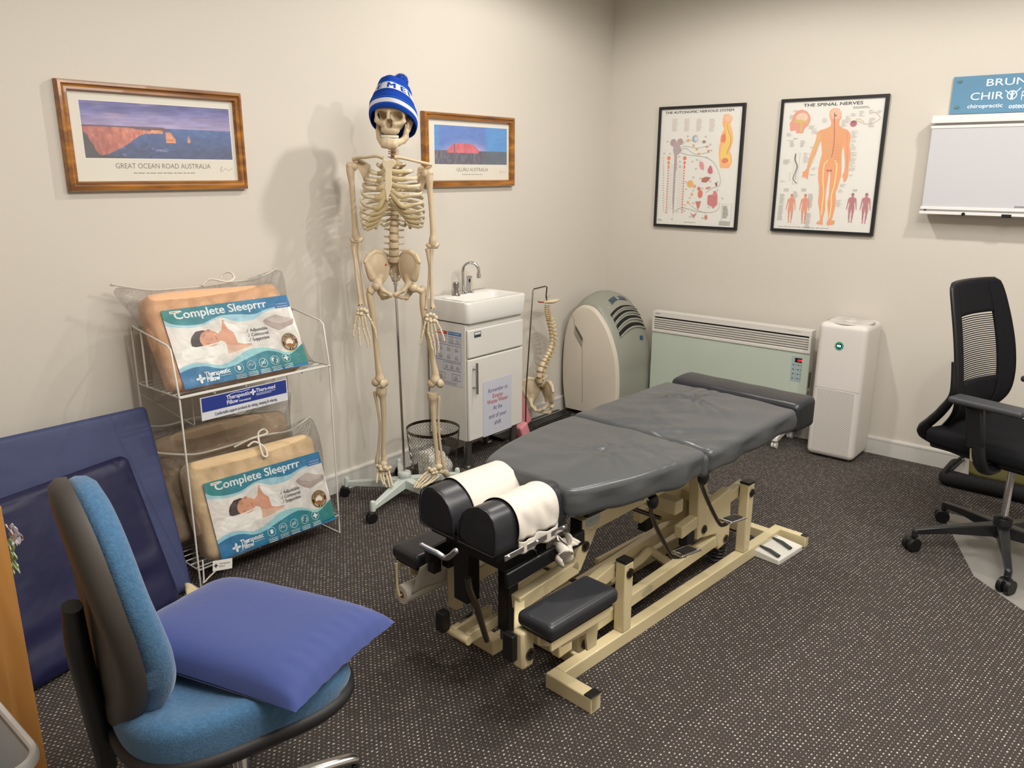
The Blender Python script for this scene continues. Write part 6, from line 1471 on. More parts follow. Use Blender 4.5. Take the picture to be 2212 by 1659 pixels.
# ================================================================== BAGGED PILLOWS
FOAM = mat('peach_velour', 'e0b088', .9, bump=.6, bscale=22, bdist=.008, sheen=.3)
FOAM2 = mat('cream_velour', 'd8bb92', .9, bump=.6, bscale=22, bdist=.008, sheen=.3)
def film_mat():
    m = bpy.data.materials.new('clear_plastic_film'); m.use_nodes = True; N, L = nodes(m); N.remove(N['Principled BSDF']); out = N['Material Output']
    tr = N.new('ShaderNodeBsdfTransparent'); tr.inputs[0].default_value = (.97, .97, .97, 1); gl = N.new('ShaderNodeBsdfGlossy'); gl.inputs['Roughness'].default_value = .07
    lw = N.new('ShaderNodeLayerWeight'); lw.inputs[0].default_value = .32; mr = N.new('ShaderNodeMapRange'); mr.inputs[3].default_value = .035; mr.inputs[4].default_value = .6
    tc = N.new('ShaderNodeTexCoord'); n1 = N.new('ShaderNodeTexNoise'); n1.inputs['Scale'].default_value = 16; n1.inputs['Detail'].default_value = 6; n1.inputs['Distortion'].default_value = 1.4; n1.inputs['Roughness'].default_value = .62
    bp = N.new('ShaderNodeBump'); bp.inputs['Strength'].default_value = 1; bp.inputs['Distance'].default_value = .022
    L.new(tc.outputs['Object'], n1.inputs['Vector']); L.new(n1.outputs['Fac'], bp.inputs['Height']); L.new(bp.outputs[0], gl.inputs['Normal']); L.new(bp.outputs[0], lw.inputs['Normal'])
    mx = N.new('ShaderNodeMixShader'); L.new(lw.outputs['Fresnel'], mr.inputs[0]); L.new(mr.outputs[0], mx.inputs[0]); L.new(tr.outputs[0], mx.inputs[1]); L.new(gl.outputs[0], mx.inputs[2]); L.new(mx.outputs[0], out.inputs[0]); return m
FILM = film_mat()
# label artwork, in metres on a .52 x .285 card, drawn from the nearer pack
TH = radians(20); LW, LH = .512, .292
lo2 = Vector((-3.095, -.392, .098)); lx = (Vector((1, -.02, -.02))).normalized(); lz = Vector((0, sin(TH), cos(TH)))
LM = frame_mat(lo2, lx, lz)
def draw_label(P):
    TEAL, BLUE = '1f8a86', '1f78b0'
    P.rect(0, 0, LW, LH, 'e4e0da')
    # top wave
    def wave(pts_top, pts_bot, c1, c2, n=40):
        a_ = catmull([Vector((*q, 0)) for q in pts_top], 8); b_ = catmull([Vector((*q, 0)) for q in pts_bot], 8); m = min(len(a_), len(b_)); z = P.z()
        V = []; 
        for i in range(m): V += [(a_[i*(len(a_)-1)//(m-1)].x, a_[i*(len(a_)-1)//(m-1)].y, z), (b_[i*(len(b_)-1)//(m-1)].x, b_[i*(len(b_)-1)//(m-1)].y, z)]
        for i in range(m-1):
            t_ = i/(m-1); ca, cb = srgb(c1), srgb(c2); c = tuple(ca[k]*(1-t_)+cb[k]*t_ for k in range(4)); P.mb.add([V[2*i], V[2*i+1], V[2*i+3], V[2*i+2]], [(0, 1, 2, 3)], c)
    W = LW; H = LH
    def X(*ps): return [(W*a_, H*b_) for a_, b_ in ps]
    FT = X((.0,1),(.25,1),(.5,1),(.75,1),(1,1)); FB = X((.0,0),(.25,0),(.5,0),(.75,0),(1,0))
    wave(FT, X((.0,.80),(.14,.745),(.27,.75),(.405,.815),(.52,.74),(.66,.73),(.80,.82),(1,.84)), 'a8d0d8', 'a4cfe0')
    wave(FT, X((.0,.88),(.05,.82),(.147,.78),(.266,.775),(.405,.84),(.54,.83),(.68,.80),(.816,.85),(1,.86)), TEAL, BLUE)
    wave(X((.0,.26),(.09,.30),(.2,.275),(.29,.22),(.40,.25),(.53,.34),(.66,.345),(.76,.29),(.86,.22),(1,.30)), FB, '9ccfe0', '9ad0cc')
    wave(X((.0,.21),(.087,.245),(.19,.24),(.29,.175),(.39,.18),(.527,.24),(.674,.29),(.767,.25),(.86,.183),(1,.30)), FB, BLUE, TEAL)
    P.rect(0, 0, W, H*.03, '1c6f9e')
    P.rect(W*.866, H*.832, W*.998, H*.913, '1f6aa8'); P.text('4 VERSIONS', W*.932, H*.882, .007, 'e6f0f6', 'CENTER', width=W*.10); P.text('AVAILABLE', W*.932, H*.847, .007, 'e6f0f6', 'CENTER', width=W*.095)
    P.text('Complete Sleeprrr', W*.078, H*.872, .044, 'eef2f2', width=W*.72, bold=.014)
    P.rect(W*.055, H*.945, W*.125, H*.98, 'e4e0d2'); P.fine(W*.068, H*.958, W*.04, 1, .003, '5a5a52', th=.002)
    SKN, SKN2, HAIR = 'd9a184', 'c88468', '3c2a28'
    P.poly(X((.34,.60),(.39,.66),(.415,.78),(.43,.78),(.435,.68),(.47,.62),(.50,.60),(.52,.50),(.58,.44),(.589,.407),(.549,.383),(.47,.36),(.387,.344),(.39,.44),(.36,.52)), SKN); P.poly(X((.39,.47),(.45,.44),(.52,.42),(.589,.407),(.549,.383),(.47,.36),(.387,.344)), 'e2bca2')
    P.poly(X((.42,.77),(.501,.703),(.56,.55),(.61,.42),(.53,.43),(.483,.461),(.475,.60),(.44,.66)), 'ecebe6')
    P.poly(X((.054,.446),(.085,.49),(.117,.5),(.192,.487),(.268,.475),(.30,.50),(.336,.529),(.37,.52),(.39,.494),(.392,.42),(.384,.353),(.309,.345),(.28,.29),(.2,.29),(.098,.311),(.055,.376)), 'f0eee8')
    P.poly(X((.14,.511),(.14,.57),(.155,.625),(.196,.685),(.248,.69),(.30,.66),(.25,.60),(.24,.52),(.26,.475),(.219,.478),(.17,.488)), HAIR)
    P.poly(X((.212,.60),(.235,.655),(.27,.675),(.332,.654),(.37,.592),(.354,.527),(.325,.48),(.285,.468),(.245,.475),(.219,.497),(.208,.55)), SKN); P.poly(X((.262,.672),(.29,.695),(.31,.675),(.295,.655)), SKN2)
    P.curve(X((.240,.605),(.250,.622),(.262,.622)), .0018, '4a2a22'); P.curve(X((.246,.520),(.256,.508),(.268,.512)), .0018, '4a2a22'); P.curve(X((.285,.555),(.300,.568),(.305,.552)), .0014, 'a8604a'); P.curve(X((.326,.59),(.333,.565),(.328,.545)), .0024, 'b04a48'); P.curve(X((.228,.615),(.24,.645),(.258,.65)), .0012, '3c2a28')
    for k in range(19): P.disc(W*(.175+.0100*k), H*(.484+.0022*max(0, k-8)), .0026, 'f6f4ee', 10)
    for k in range(11): P.disc(W*(.093+.017*k), H*.341, .0013, '8a8c90', 8)
    # pillow picture
    P.poly(X((.732,.69),(.76,.72),(.846,.755),(.92,.70),(.99,.66),(.985,.62),(.971,.587),(.90,.56),(.84,.532),(.79,.58),(.743,.647)), 'b0a09a'); P.poly(X((.76,.715),(.846,.75),(.985,.655),(.93,.625),(.86,.62),(.80,.655)), 'c2b6b0'); P.line(X((.745,.68),(.80,.655),(.86,.62),(.93,.625),(.985,.655)), .0011, '8f827c')
    for k, tx_ in enumerate(('Adjustable', 'Contoured', 'Supportive')):
        y = H*(.572-.062*k); P.text(tx_, W*.604, y, .0185, '23283a', width=W*(.145, .14, .137)[k], bold=.008); P.line([(W*.574, y+.004), (W*.58, y), (W*.592, y+.013)], .0016, '23283a')
    # round badge
    bx_, by_ = W*.897, H*.352; P.disc(bx_, by_, .037, 'c9a548'); P.disc(bx_, by_, .034, '2a2220'); P.disc(bx_, by_, .0225, 'd0a040'); P.disc(bx_, by_, .0205, '9c5e20')
    P.poly([(bx_+a_*.020, by_+b_*.020) for a_, b_ in ((-.85, .0), (-.7, .35), (-.35, .6), (.0, .85), (.12, .5), (.3, .85), (.5, .4), (.8, .1), (.75, -.3), (.4, -.55), (.1, -.3), (-.4, -.25), (-.75, -.35))], 'e9e4d8')
    for word, a0, sgn_, rr in (('AUSTRALIAN', pi*.94, -1, .0255), ('MADE & OWNED', pi*1.14, 1, .0305)):
        nn = len(word)
        for k, chh in enumerate(word):
            if chh == ' ': continue
            a_ = a0+sgn_*(pi*.86 if sgn_ < 0 else pi*.74)*(k+.5)/nn
            P.text(chh, bx_+rr*cos(a_), by_+rr*sin(a_), .0085, 'e6e2d8', 'CENTER', rot=a_-pi/2 if sgn_ < 0 else a_+pi/2, bold=.02)
    # icon row
    for k in range(5):
        ix, iy = W*(.428+.0992*k), H*(.135+.0035*k); P.ring(ix, iy, .0165, .0178, 'e8f0ee', 26)
        if k == 0: 
            P.disc(ix, iy-.003, .006, 'e8f0ee', 12); [P.line([(ix+dx*.6, iy), (ix+dx, iy+.010-abs(dx)*.35)], .0022, 'e8f0ee') for dx in (-.006, -.003, 0, .003, .006)]; P.line([(ix, iy-.004), (ix+.009, iy+.001)], .0024, 'e8f0ee')
        elif k == 1: P.curve([(ix-.012, iy-.004), (ix-.004, iy+.004), (ix+.004, iy-.001), (ix+.012, iy+.006)], .0016, 'e8f0ee'); P.curve([(ix-.011, iy+.002), (ix-.004, iy+.009), (ix+.006, iy+.006)], .0012, 'e8f0ee')
        elif k == 2: P.ring(ix-.005, iy, .003, .0045, 'e8f0ee', 14); P.ring(ix+.005, iy, .003, .0045, 'e8f0ee', 14); P.line([(ix-.01, iy-.009), (ix+.01, iy+.011)], .0014, 'e8f0ee')
        elif k == 3: P.curve([(ix-.009, iy-.005), (ix-.010, iy+.005), (ix-.002, iy+.010)], .004, 'e8f0ee'); P.curve([(ix+.009, iy+.005), (ix+.010, iy-.005), (ix+.002, iy-.010)], .004, 'e8f0ee')
        else: cross(P, ix, iy, .0115, 'e8f0ee')
        P.fine(ix, iy-.027, .042, 3, .0062, 'cfe2e0', th=.0024, jitter=.15, align='CENTER')
    cross(P, W*.128, H*.092, .017, 'eef2f4'); swoosh(P, W*.128, H*.092, .012, BLUE)
    P.text('Therapeutic', W*.165, H*.105, .026, 'eef2f4', width=W*.19, bold=.014); P.text('Pillow', W*.167, H*.04, .026, 'eef2f4', width=W*.095, bold=.014); P.fine(W*.275, H*.08, W*.085, 1, .003, 'b8d4e4', th=.002, jitter=0)
def pillow_pack(label, M, foam, with_label=True, tag_=False, seed=1, cord=1, w=.575, h=.40, d=.135):
    """M: local x right, y up the slope, z outwards (towards viewer)"""
    rnd = random.Random(seed); o = M.to_translation()
    t = thing('bagged_pillow', label, 'packaged pillow', o.to_tuple(), 0, 'bagged pillows on the display rack')
    def bul(p):
        x, y, z = p; return Vector((x+.004*sin(14*y+seed), y+.006*sin(9*x+seed)+(.010*cos(pi*(x-w/2)/w) if y > h*.8 else 0), z+.006*sin(12*x+3*y+seed)*(1 if z < -d/2 else .2)))
    RSTEP[0] = .02; RSTEP[1] = 40
    mb = MB(M); mb.rbox((w/2, h*.478, -d/2-.003), (w-.022, h*.94, d-.012), .042, 4, fn=bul); mb.build('pillow', foam, t, angle=80)
    if with_label:
        P = Print(M @ Matrix.Translation((.045, .006, .0008)), LW, LH); draw_label(P); P.build('label_card', t)
    # plastic bag: wrinkled hull with two pulled-out top ears and loose bottom corners
    def bag(p):
        x, y, z = p; fx = (x-w/2)/(w/2); ty = y/h
        k = .0028*sin(37*x+11*sin(19*y+seed))*1+.002*sin(61*y+9*sin(23*x))
        if z > -.03: k *= .35
        x2 = x+fx*(.012*sin(18*y+seed))+fx*abs(fx)**6*(.045*max(0, (ty-.85)/.15)+.03*max(0, (.08-ty)/.08))
        pin = max(0, (ty-.86)/.14); z2 = (z+d*.5)*(1-.86*pin)-d*.5-.02*pin+k
        return Vector((x2, y+.03*pin*(abs(fx)**3)-.006*sin(8*x), z2))
    mb = MB(M); mb.rbox((w/2, h*.51, -d/2+.001), (w, h*1.04, d+.006), .022, 3, fn=bag); mb.build('plastic_bag', FILM, t, angle=80)
    RSTEP[0] = .03; RSTEP[1] = 24
    # welted top edge running between the ears, with cord handle
    e0 = Vector((-.055, h*1.04+.035, -d*.5-.015)); e1 = Vector((w+.03, h*1.04+.03, -d*.5-.015))
    pts = [e0]+[Vector((w*k, h*1.035+.004*sin(9*k+seed), -d*.5-.02+.006*sin(7*k))) for k in (.12, .3, .5, .7, .88)]+[e1]
    mb = MB(M); mb.tube(catmull(pts, 5), .0042, 8); mb.build('welted_edge', mat('milky_piping', 'cfcac0', .3, alpha=.75), t, angle=80)
    for q in (e0, e1):
        mb = MB(M); mb.ell(q, (.008, .006, .006), 10); mb.build('corner_rivet', mat('milky_piping', 'cfcac0', .3, alpha=.75), t)
    cy = h*1.03; cz = -d*.5-.01
    if cord == 1: cp = [(w*.47, cy, cz), (w*.52, cy+.014, cz+.02), (w*.60, cy-.012, cz+.05), (w*.66, cy+.0, cz+.05), (w*.665, cy+.03, cz+.03), (w*.63, cy+.034, cz+.01), (w*.61, cy+.018, cz)]
    else: cp = [(w*.42, cy-.01, cz), (w*.52, cy+.006, cz+.04), (w*.63, cy+.01, cz+.05), (w*.64, cy+.03, cz+.03), (w*.58, cy+.02, cz+.04), (w*.535, cy-.03, cz+.075), (w*.53, cy-.07, cz+.085), (w*.56, cy-.075, cz+.085), (w*.565, cy-.04, cz+.075), (w*.52, cy-.01, cz+.06), (w*.47, cy-.02, cz+.05)]
    mb = MB(M); mb.tube(catmull(cp, 6), .0042, 8); mb.build('cord_handle', mat('white_cord', 'dcd6ca', .6), t, angle=80)
    if tag_:
        mb = MB(M @ frame_mat((-.008, -.018, .02), (1, -.18, 0), (.18, 1, .2))); mb.box((0, 0, 0), (.075, .038, .0008)); tgb = mb.build('white_tag', mat('tag_white', 'd8d6d0', .5), t, smooth=False)
        P = Print(M @ frame_mat((-.008, -.018, .0212), (1, -.18, 0), (.18, 1, .2)), 1, 1); cross(P, .012, .019, .008, '22242c'); P.text('Therapeutic', .024, .021, .010, '4a4c54', width=.042); P.text('Pillow', .024, .011, .010, '4a4c54', width=.022); P.build('tag_print', tgb)
        mb = MB(M); mb.tube(catmull([(-.02, .03, -.01), (-.045, -.03, .02), (-.05, -.045, .02), (-.02, -.03, .02), (.03, -.012, .01)], 5), .003, 6); mb.build('loose_bag_corner', mat('milky_piping', 'cfcac0', .3, alpha=.75), t, angle=80)
    return t
off = Matrix.Translation((-.045, -.006, 0))
pillow_pack('bagged pillow with label at the front of the lower rack shelf', LM @ off, FOAM2, tag_=True, seed=2, cord=2)
TH1 = radians(25); lo1 = Vector((-3.135, -.335, SZ1+.008)); L1M = frame_mat(lo1, Vector((1, -.02, 0)), Vector((0, sin(TH1), cos(TH1))))
pillow_pack('peach bagged pillow with label leaning on the upper rack shelf', L1M @ Matrix.Translation((-.045, -.0, 0)), FOAM, seed=1, cord=1, w=.565, h=.385, d=.125)
lo3 = lo2+Vector((-.095, .165, .03)); pillow_pack('bagged pillow half hidden behind the labelled one on the lower shelf', frame_mat(lo3, lx, Vector((0, sin(radians(14)), cos(radians(14))))) , mat('taupe_velour', 'a8937a', .9, bump=.6, bscale=22, bdist=.008), with_label=False, seed=5, cord=1, w=.60, h=.44, d=.083)

# ================================================================== MATS LEANING ON THE WALL
NAVY = mat('navy_vinyl_cover', '12143a', .5, bump=.35, bscale=9, bdist=.012, bdetail=2)
SLATE = mat('slate_blue_cover', '3a4268', .6, bump=.35, bscale=9, bdist=.012, bdetail=2)
RSTEP[0] = .02; RSTEP[1] = 60
def wr1(p):
    x, y, z = p; return Vector((x, y, z+(.004*sin(9*x+6*sin(5*y))*sin(7*y+2)+.003*sin(30*x+10*y)*math.exp(-((y-.66)/.05)**2) if z > 0 else 0)))
tb_ = Vector((-3.19, -.150, .667)); bb = Vector((-3.19, -.355, .0)); up_ = (tb_-bb); HH = up_.length
M = frame_mat((-3.19-.69, bb.y, .005), (1, 0, 0), up_)
nrm = M.to_3x3() @ Vector((0, 0, 1))
tag(MB(M).rbox((.345, HH/2, -.028), (.69, HH, .05), .018, 3, fn=wr1).build('folded_mat', SLATE, angle=80), 'large slate-blue mat leaning on the left wall beside the rack', 'mat')
A_ = Vector((-3.262, -.442, .0)); B_ = Vector((-3.80, -.575, .0)); ex = (A_-B_).normalized(); Cc = aty(322, 990, -.245)
upv = Cc-A_; upv = (upv-ex*upv.dot(ex)); H2 = .565
M = frame_mat(B_+Vector((0, 0, .02)), ex, upv)
def wr2(p):
    x, y, z = p; return Vector((x, y, z+((.005*sin(11*y+5*sin(4*x))*sin(6*x+1)+.006*math.exp(-((y-.13-.1*x)/.05)**2)*sin(40*y)) if z > 0 else 0)))
tag(MB(M).rbox((.26, H2/2, -.035), (.57, H2, .07), .03, 4, fn=wr2).build('foam_wedge', NAVY, angle=80), 'dark navy vinyl foam slab leaning in front of the slate-blue mat', 'foam slab')
# beige cloth bag on the floor
mb = MB(); c = atz(420, 1290, .03)
q1, q2, q3, q4 = atz(398, 1262, .05), atz(456, 1276, .03), atz(470, 1300, .0), atz(408, 1315, .02)
mb.grid(lambda u, v: (q1.lerp(q2, u)).lerp(q4.lerp(q3, u), v)+Vector((0, 0, .022*sin(pi*u)*sin(pi*v)+.008*sin(9*u+4*v)+.004*sin(22*v))), 18, 18)
mb.grid(lambda u, v: (q1.lerp(q2, u)).lerp(q4.lerp(q3, u), v)*1.0+Vector((0, 0, -.02-.0*u)), 4, 4)
tag(mb.build('cloth_bag', mat('beige_canvas', 'c7b792', .85, bump=.4, bscale=60, bdist=.002), solid=.003, angle=80, label=None), 'crumpled beige cloth on the carpet between the mats and the rack', 'cloth')
mb = MB(); mb.box((0, 0, 0), (.03, .02, .001), M=frame_mat(aty(343, 965, -.16), (1, .1, -.15), (.1, .1, 1)))
RSTEP[0] = .03; RSTEP[1] = 24

# ================================================================== DESK END + BIN
OAK = wood_mat('beech_laminate', 'a8743a', 'c08a4c', 'Z', 5, .45, .1)
t = thing('desk', 'beech laminate desk end at the left edge of the room', 'desk', (-4.5, -.47, 0))
MB().box((-5.35, -.925, .0), (-3.905, -.90, .715)).build('modesty_panel', OAK, t, bevel=.001)
MB().box((-5.35, -.925, .715), (-3.905, -.16, .74)).build('desk_top', OAK, t, bevel=.001)
MB().box((-3.93, -.90, 0), (-3.905, -.66, .715)).build('end_panel', OAK, t, bevel=.001)
MB().box((-5.35, -.90, 0), (-5.325, -.16, .715)).build('end_panel', OAK, t, bevel=.001)
# crumpled wrappers poking past the desk edge
def rag(pts, wds, col, name, label):
    P_ = [aty(x, y, -.86) for x, y in pts]; mb = MB(); cc = catmull(P_, 6); ws = interp(wds, 6)
    mb.grid(lambda u, v: cc[int(round(v*(len(cc)-1)))]+Vector(((u-.5)*ws[int(round(v*(len(ws)-1)))], .012*sin(9*u+17*v)+.008*sin(23*v), .006*sin(14*u+6*v))), 12, len(cc))
    return tag(mb.build(name, col, solid=.002, angle=60), label, 'wrapper', 'crumpled wrappers at the desk edge')
rag([(22, 1138), (30, 1152), (38, 1163), (28, 1172)], [.012, .02, .026, .012], mat('white_wrap', 'c9c0c8', .5), 'crumpled_wrapper', 'crumpled white wrapper caught at the desk edge, above the green one')
rag([(20, 1166), (23, 1190), (28, 1212), (33, 1232)], [.012, .014, .012, .016], mat('pale_green_wrap', 'b4c8a4', .5), 'crumpled_wrapper', 'crumpled pale green wrapper hanging at the desk edge, below the white one')
# bin
BINM = mat('grey_white_bin', 'c9cbcd', .4, noise=.04, nscale=30)
cx_, cy_, bw, bd, bh = -4.142, -1.165, .26, .35, .35
t = thing('waste_bin', 'light grey plastic waste bin in the lower left corner', 'bin', (cx_, cy_, 0))
def rrp(hx, hy, r, z, n=7):
    o = []
    for sx, sy, a0 in ((1, 1, 0), (-1, 1, pi/2), (-1, -1, pi), (1, -1, 3*pi/2)):
        for k in range(n+1): a_ = a0+pi/2*k/n; o.append((cx_+sx*(hx-r)+r*cos(a_), cy_+sy*(hy-r)+r*sin(a_), z))
    return o
def loftr(rings, name, m, par, cap0=False, cap1=False, angle=40):
    mb = MB(); n = len(rings[0]); vs = sum(rings, []); fs = [(i*n+k, i*n+(k+1) % n, (i+1)*n+(k+1) % n, (i+1)*n+k) for i in range(len(rings)-1) for k in range(n)]
    if cap0: fs.append(tuple(range(n-1, -1, -1)))
    if cap1: fs.append(tuple((len(rings)-1)*n+k for k in range(n)))
    mb.add(vs, fs); return mb.build(name, m, par, angle=angle)
loftr([rrp(bw/2-.04, bd/2-.04, .04, 0), rrp(bw/2-.012, bd/2-.012, .05, bh-.03), rrp(bw/2-.012, bd/2-.012, .05, bh-.02), rrp(bw/2-.016, bd/2-.016, .05, bh-.02), rrp(bw/2-.044, bd/2-.044, .04, .004)], 'bin_body', BINM, t, True, True)
loftr([rrp(bw/2-.014, bd/2-.014, .05, bh-.022), rrp(bw/2, bd/2, .06, bh-.02), rrp(bw/2, bd/2, .06, bh-.006), rrp(bw/2-.004, bd/2-.004, .058, bh), rrp(bw/2-.012, bd/2-.012, .052, bh), rrp(bw/2-.016, bd/2-.016, .05, bh-.006)], 'bin_rim', mat('white_rim', 'd8d8d6', .35), t)
# ================================================================== BLUE TASK CHAIR
BFAB = None
def fabric(name, c1, c2, sc=420):
    m = bpy.data.materials.new(name); m.use_nodes = True; N, L = nodes(m); b = N['Principled BSDF']; b.inputs['Roughness'].default_value = .9; b.inputs['Specular IOR Level'].default_value = .2; b.inputs['Sheen Weight'].default_value = .25
    tc = N.new('ShaderNodeTexCoord'); v = N.new('ShaderNodeTexVoronoi'); v.inputs['Scale'].default_value = sc; n = N.new('ShaderNodeTexNoise'); n.inputs['Scale'].default_value = sc*.5; n.inputs['Detail'].default_value = 3
    L.new(tc.outputs['Object'], v.inputs['Vector']); L.new(tc.outputs['Object'], n.inputs['Vector'])
    mx = N.new('ShaderNodeMix'); mx.data_type = 'RGBA'; mx.inputs[6].default_value = srgb(c1); mx.inputs[7].default_value = srgb(c2); L.new(n.outputs['Fac'], mx.inputs[0]); L.new(mx.outputs[2], b.inputs['Base Color'])
    bp = N.new('ShaderNodeBump'); bp.inputs['Strength'].default_value = .7; bp.inputs['Distance'].default_value = .0010; L.new(v.outputs['Distance'], bp.inputs['Height']); L.new(bp.outputs[0], b.inputs['Normal']); return m
TEALF = fabric('teal_blue_weave', '2c4f70', '4b7192', 240)
DKP = mat('dark_grey_plastic', '403b37', .55, bump=.2, bscale=300, bdist=.0008)
BK2 = mat('soft_black_plastic', '1b1a1c', .55, bump=.2, bscale=300, bdist=.0008)
CX, CY = -3.695, -1.49; FA1 = radians(-13); K1 = Matrix.Translation((CX, CY, 0)) @ Matrix.Rotation(FA1, 4, 'Z')
t = thing('task_chair', 'blue fabric task chair with dark back shell in the foreground', 'office chair', (CX, CY, 0))
RSTEP[0] = .02; RSTEP[1] = 40
def pad_outline(hx, hy, pw=3.2):
    return lambda a_: (hx*abs(cos(a_))**(2/pw)*(1 if cos(a_) > 0 else -1), hy*abs(sin(a_))**(2/pw)*(1 if sin(a_) > 0 else -1))
def padmesh(M, hx, hy, prof, dome=None, n=128, pw=3.2, bend=None):
    """prof: list of (scale inset in m, z); superellipse outline; dome height"""
    mb = MB(M); out = pad_outline(1, 1, pw); vs = []; 
    for ins, z in prof:
        for k in range(n):
            c_, s_ = out(2*pi*k/n); vs.append([c_*(hx-ins), s_*(hy-ins), z])
    m = len(prof); fs = [(i*n+k, i*n+(k+1) % n, (i+1)*n+(k+1) % n, (i+1)*n+k) for i in range(m-1) for k in range(n)]
    # top fill by shrinking rings
    last = prof[-1]; R = 10
    for r in range(1, R+1):
        f = 1-r/R*.999
        for k in range(n):
            c_, s_ = out(2*pi*k/n); vs.append([c_*(hx-last[0])*f, s_*(hy-last[0])*f, last[1]+(dome or 0)*(1-f*f)])
    for r in range(R): 
        o = (m-1+r)*n
        fs += [(o+k, o+(k+1) % n, o+n+(k+1) % n, o+n+k) for k in range(n)]
    fs.append(tuple(range(n-1, -1, -1)))
    if bend: vs = [bend(*v) for v in vs]
    return mb.add([Vector(v) for v in vs], fs)
SM = K1
padmesh(SM, .245, .245, [(.05, .392), (.01, .40), (.0, .415), (.002, .428), (.012, .435)], 0, pw=3.4).build('seat_shell', BK2, t, angle=60)
def sbend(x, y, z): return (x, y, z+(.030*(abs(y)/.235)**3*(1 if x < .1 else .6)-.02*max(0, (x-.10)/.14)**2+.020*max(0, (-x-.12)/.12)) if z > .44 else z)
padmesh(SM, .238, .238, [(.004, .432), (.0, .45), (.003, .468), (.014, .482), (.03, .489)], .004, pw=3.4, bend=sbend).build('seat_pad', TEALF, t, angle=80)
# backrest: local frame x = lateral (-y world), y = up, z = forward (+x world)
BMt = K1 @ Matrix(((0, -.02, .9998, -.214), (-1, 0, 0, -.010), (0, .9998, .02, .695), (0, 0, 0, 1)))
def bb_(x, y, z):
    hw_ = 1-.22*max(0, (y+.0)/.26)**2-.12*max(0, (-y)/.26)**2
    c = .5*(x*x)+.030*math.exp(-((y+.12)/.12)**2)*(1 if z > 0 else .6)
    return (x*hw_, y, z+c-.02*max(0, y)/.26)
padmesh(BMt, .178, .258, [(.045, -.042), (.012, -.038), (.0, -.022), (.002, -.004)], 0, pw=2.35, bend=bb_).build('back_shell', DKP, t, angle=60)
padmesh(BMt, .176, .254, [(.004, -.003), (.0, .010), (.004, .028), (.018, .042), (.045, .050)], .006, pw=2.35, bend=bb_).build('back_pad', TEALF, t, angle=80)
bs = [Vector((-.268, -.005, .70)), Vector((-.268, -.005, .60)), Vector((-.258, -.005, .47)), Vector((-.250, -.005, .335))]
mb = MB(K1); mb.tube(catmull(bs, 6), interp([.030, .036, .036, .030], 6), 14, flat=(1.0, .62), up=(1, 0, .2)); mb.build('back_upright', BK2, t, angle=80)
mb = MB(K1); mb.box((-.265, -.035, .362), (-.06, .045, .408)); mb.box((-.10, -.07, .36), (.10, .07, .395)); mech = mb.build('tilt_mechanism', BK2, t, bevel=.006)
mb = MB(K1); mb.cyl((-.19, -.0355, .392), (-.19, -.042, .392), .010, n=18); mb.build('grey_button', mat('button_grey', '8c9088', .4), mech); mb = MB(K1); mb.cyl((-.225, -.0355, .374), (-.225, -.042, .374), .010, n=18); mb.build('grey_button', mat('button_grey', '8c9088', .4), mech)
mb = MB(Matrix.Translation((CX, CY, 0))); mb.lathe([(0, .24), (.030, .24), (.034, .26), (.034, .36), (0, .36)], 24); mb.build('column_cover', BK2, t)
mb = MB(Matrix.Translation((CX, CY, 0))); mb.lathe([(0, .10), (.014, .10), (.014, .26), (0, .26)], 20); mb.build('gas_lift', CH, t)
mb = MB(Matrix.Translation((CX, CY, 0))); mb.lathe([(0, .06), (.04, .06), (.045, .08), (.04, .12), (.028, .135), (0, .135)], 24); mb.build('base_hub', mat('polished_alloy', 'b4b2b0', .22, 1.0), t, angle=50)
def twin_caster(M, r, par, name='caster', m=BK):
    mb = MB(M); mb.cyl((0, -.024, r), (0, -.006, r), r, n=24); mb.cyl((0, .006, r), (0, .024, r), r, n=24); mb.rbox((.004, 0, r+.008), (r*1.5, .018, r*1.3), .006, 2); mb.cyl((-.008, 0, r), (-.008, 0, r*2+.015), .006, n=10); return mb.build(name, m, par, bevel=.002)
for k in range(5):
    a_ = radians(-14+72*k); M = Matrix.Translation((CX, CY, 0)) @ Matrix.Rotation(a_, 4, 'Z')
    mb = MB(M); mb.tube(catmull([(.03, 0, .108), (.15, 0, .102), (.25, 0, .088), (.285, 0, .078), (.292, 0, .068)], 4), interp([.024, .021, .018, .017, .010], 4), 14, flat=(1, .72), up=(0, 0, 1)); lg = mb.build('base_leg', MATS['polished_alloy'], t, angle=80)
    twin_caster(M @ Matrix.Translation((.275, 0, 0)) @ Matrix.Rotation(1.9+k*2.1, 4, 'Z'), .026, lg)
# cushion on the seat
A_, B_, C_, D_ = Vector((-3.552, -1.248, .505)), Vector((-3.392, -1.700, .500)), Vector((-3.728, -1.800, .508)), Vector((-3.885, -1.345, .52))
def cush(u, v, top):
    p = (D_.lerp(A_, u)).lerp(C_.lerp(B_, u), v); a_, b_ = abs(2*u-1), abs(2*v-1)
    edge = (1-a_**5)*(1-b_**5); corner = (a_*b_)**6
    pinch = .025*(1-corner)*(a_**8*(1-b_**2)+b_**8*(1-a_**2))
    ctr = (A_+B_+C_+D_)/4; p = p+(ctr-p)*pinch
    z = (.058*edge**.5 if top else -.020*edge**.5)+.0008*sin(34*u+6*v)*(1-edge)+.0008*sin(60*u)*(v > .85)
    if top: z += .004*(1-((u-.5)**2+(v-.5)**2)*2)
    return Vector((p.x, p.y, p.z+z+.006))
mb = MB(); mb.grid(lambda u, v: cush(u, v, True), 48, 48); mb.grid(lambda u, v: cush(u, v, False), 48, 48)
def wsat(m): return m
CUSHM = mat('royal_blue_cover', '38457c', .72, spec=.25, sheen=.3, bump=.25, bscale=14, bdist=.006)
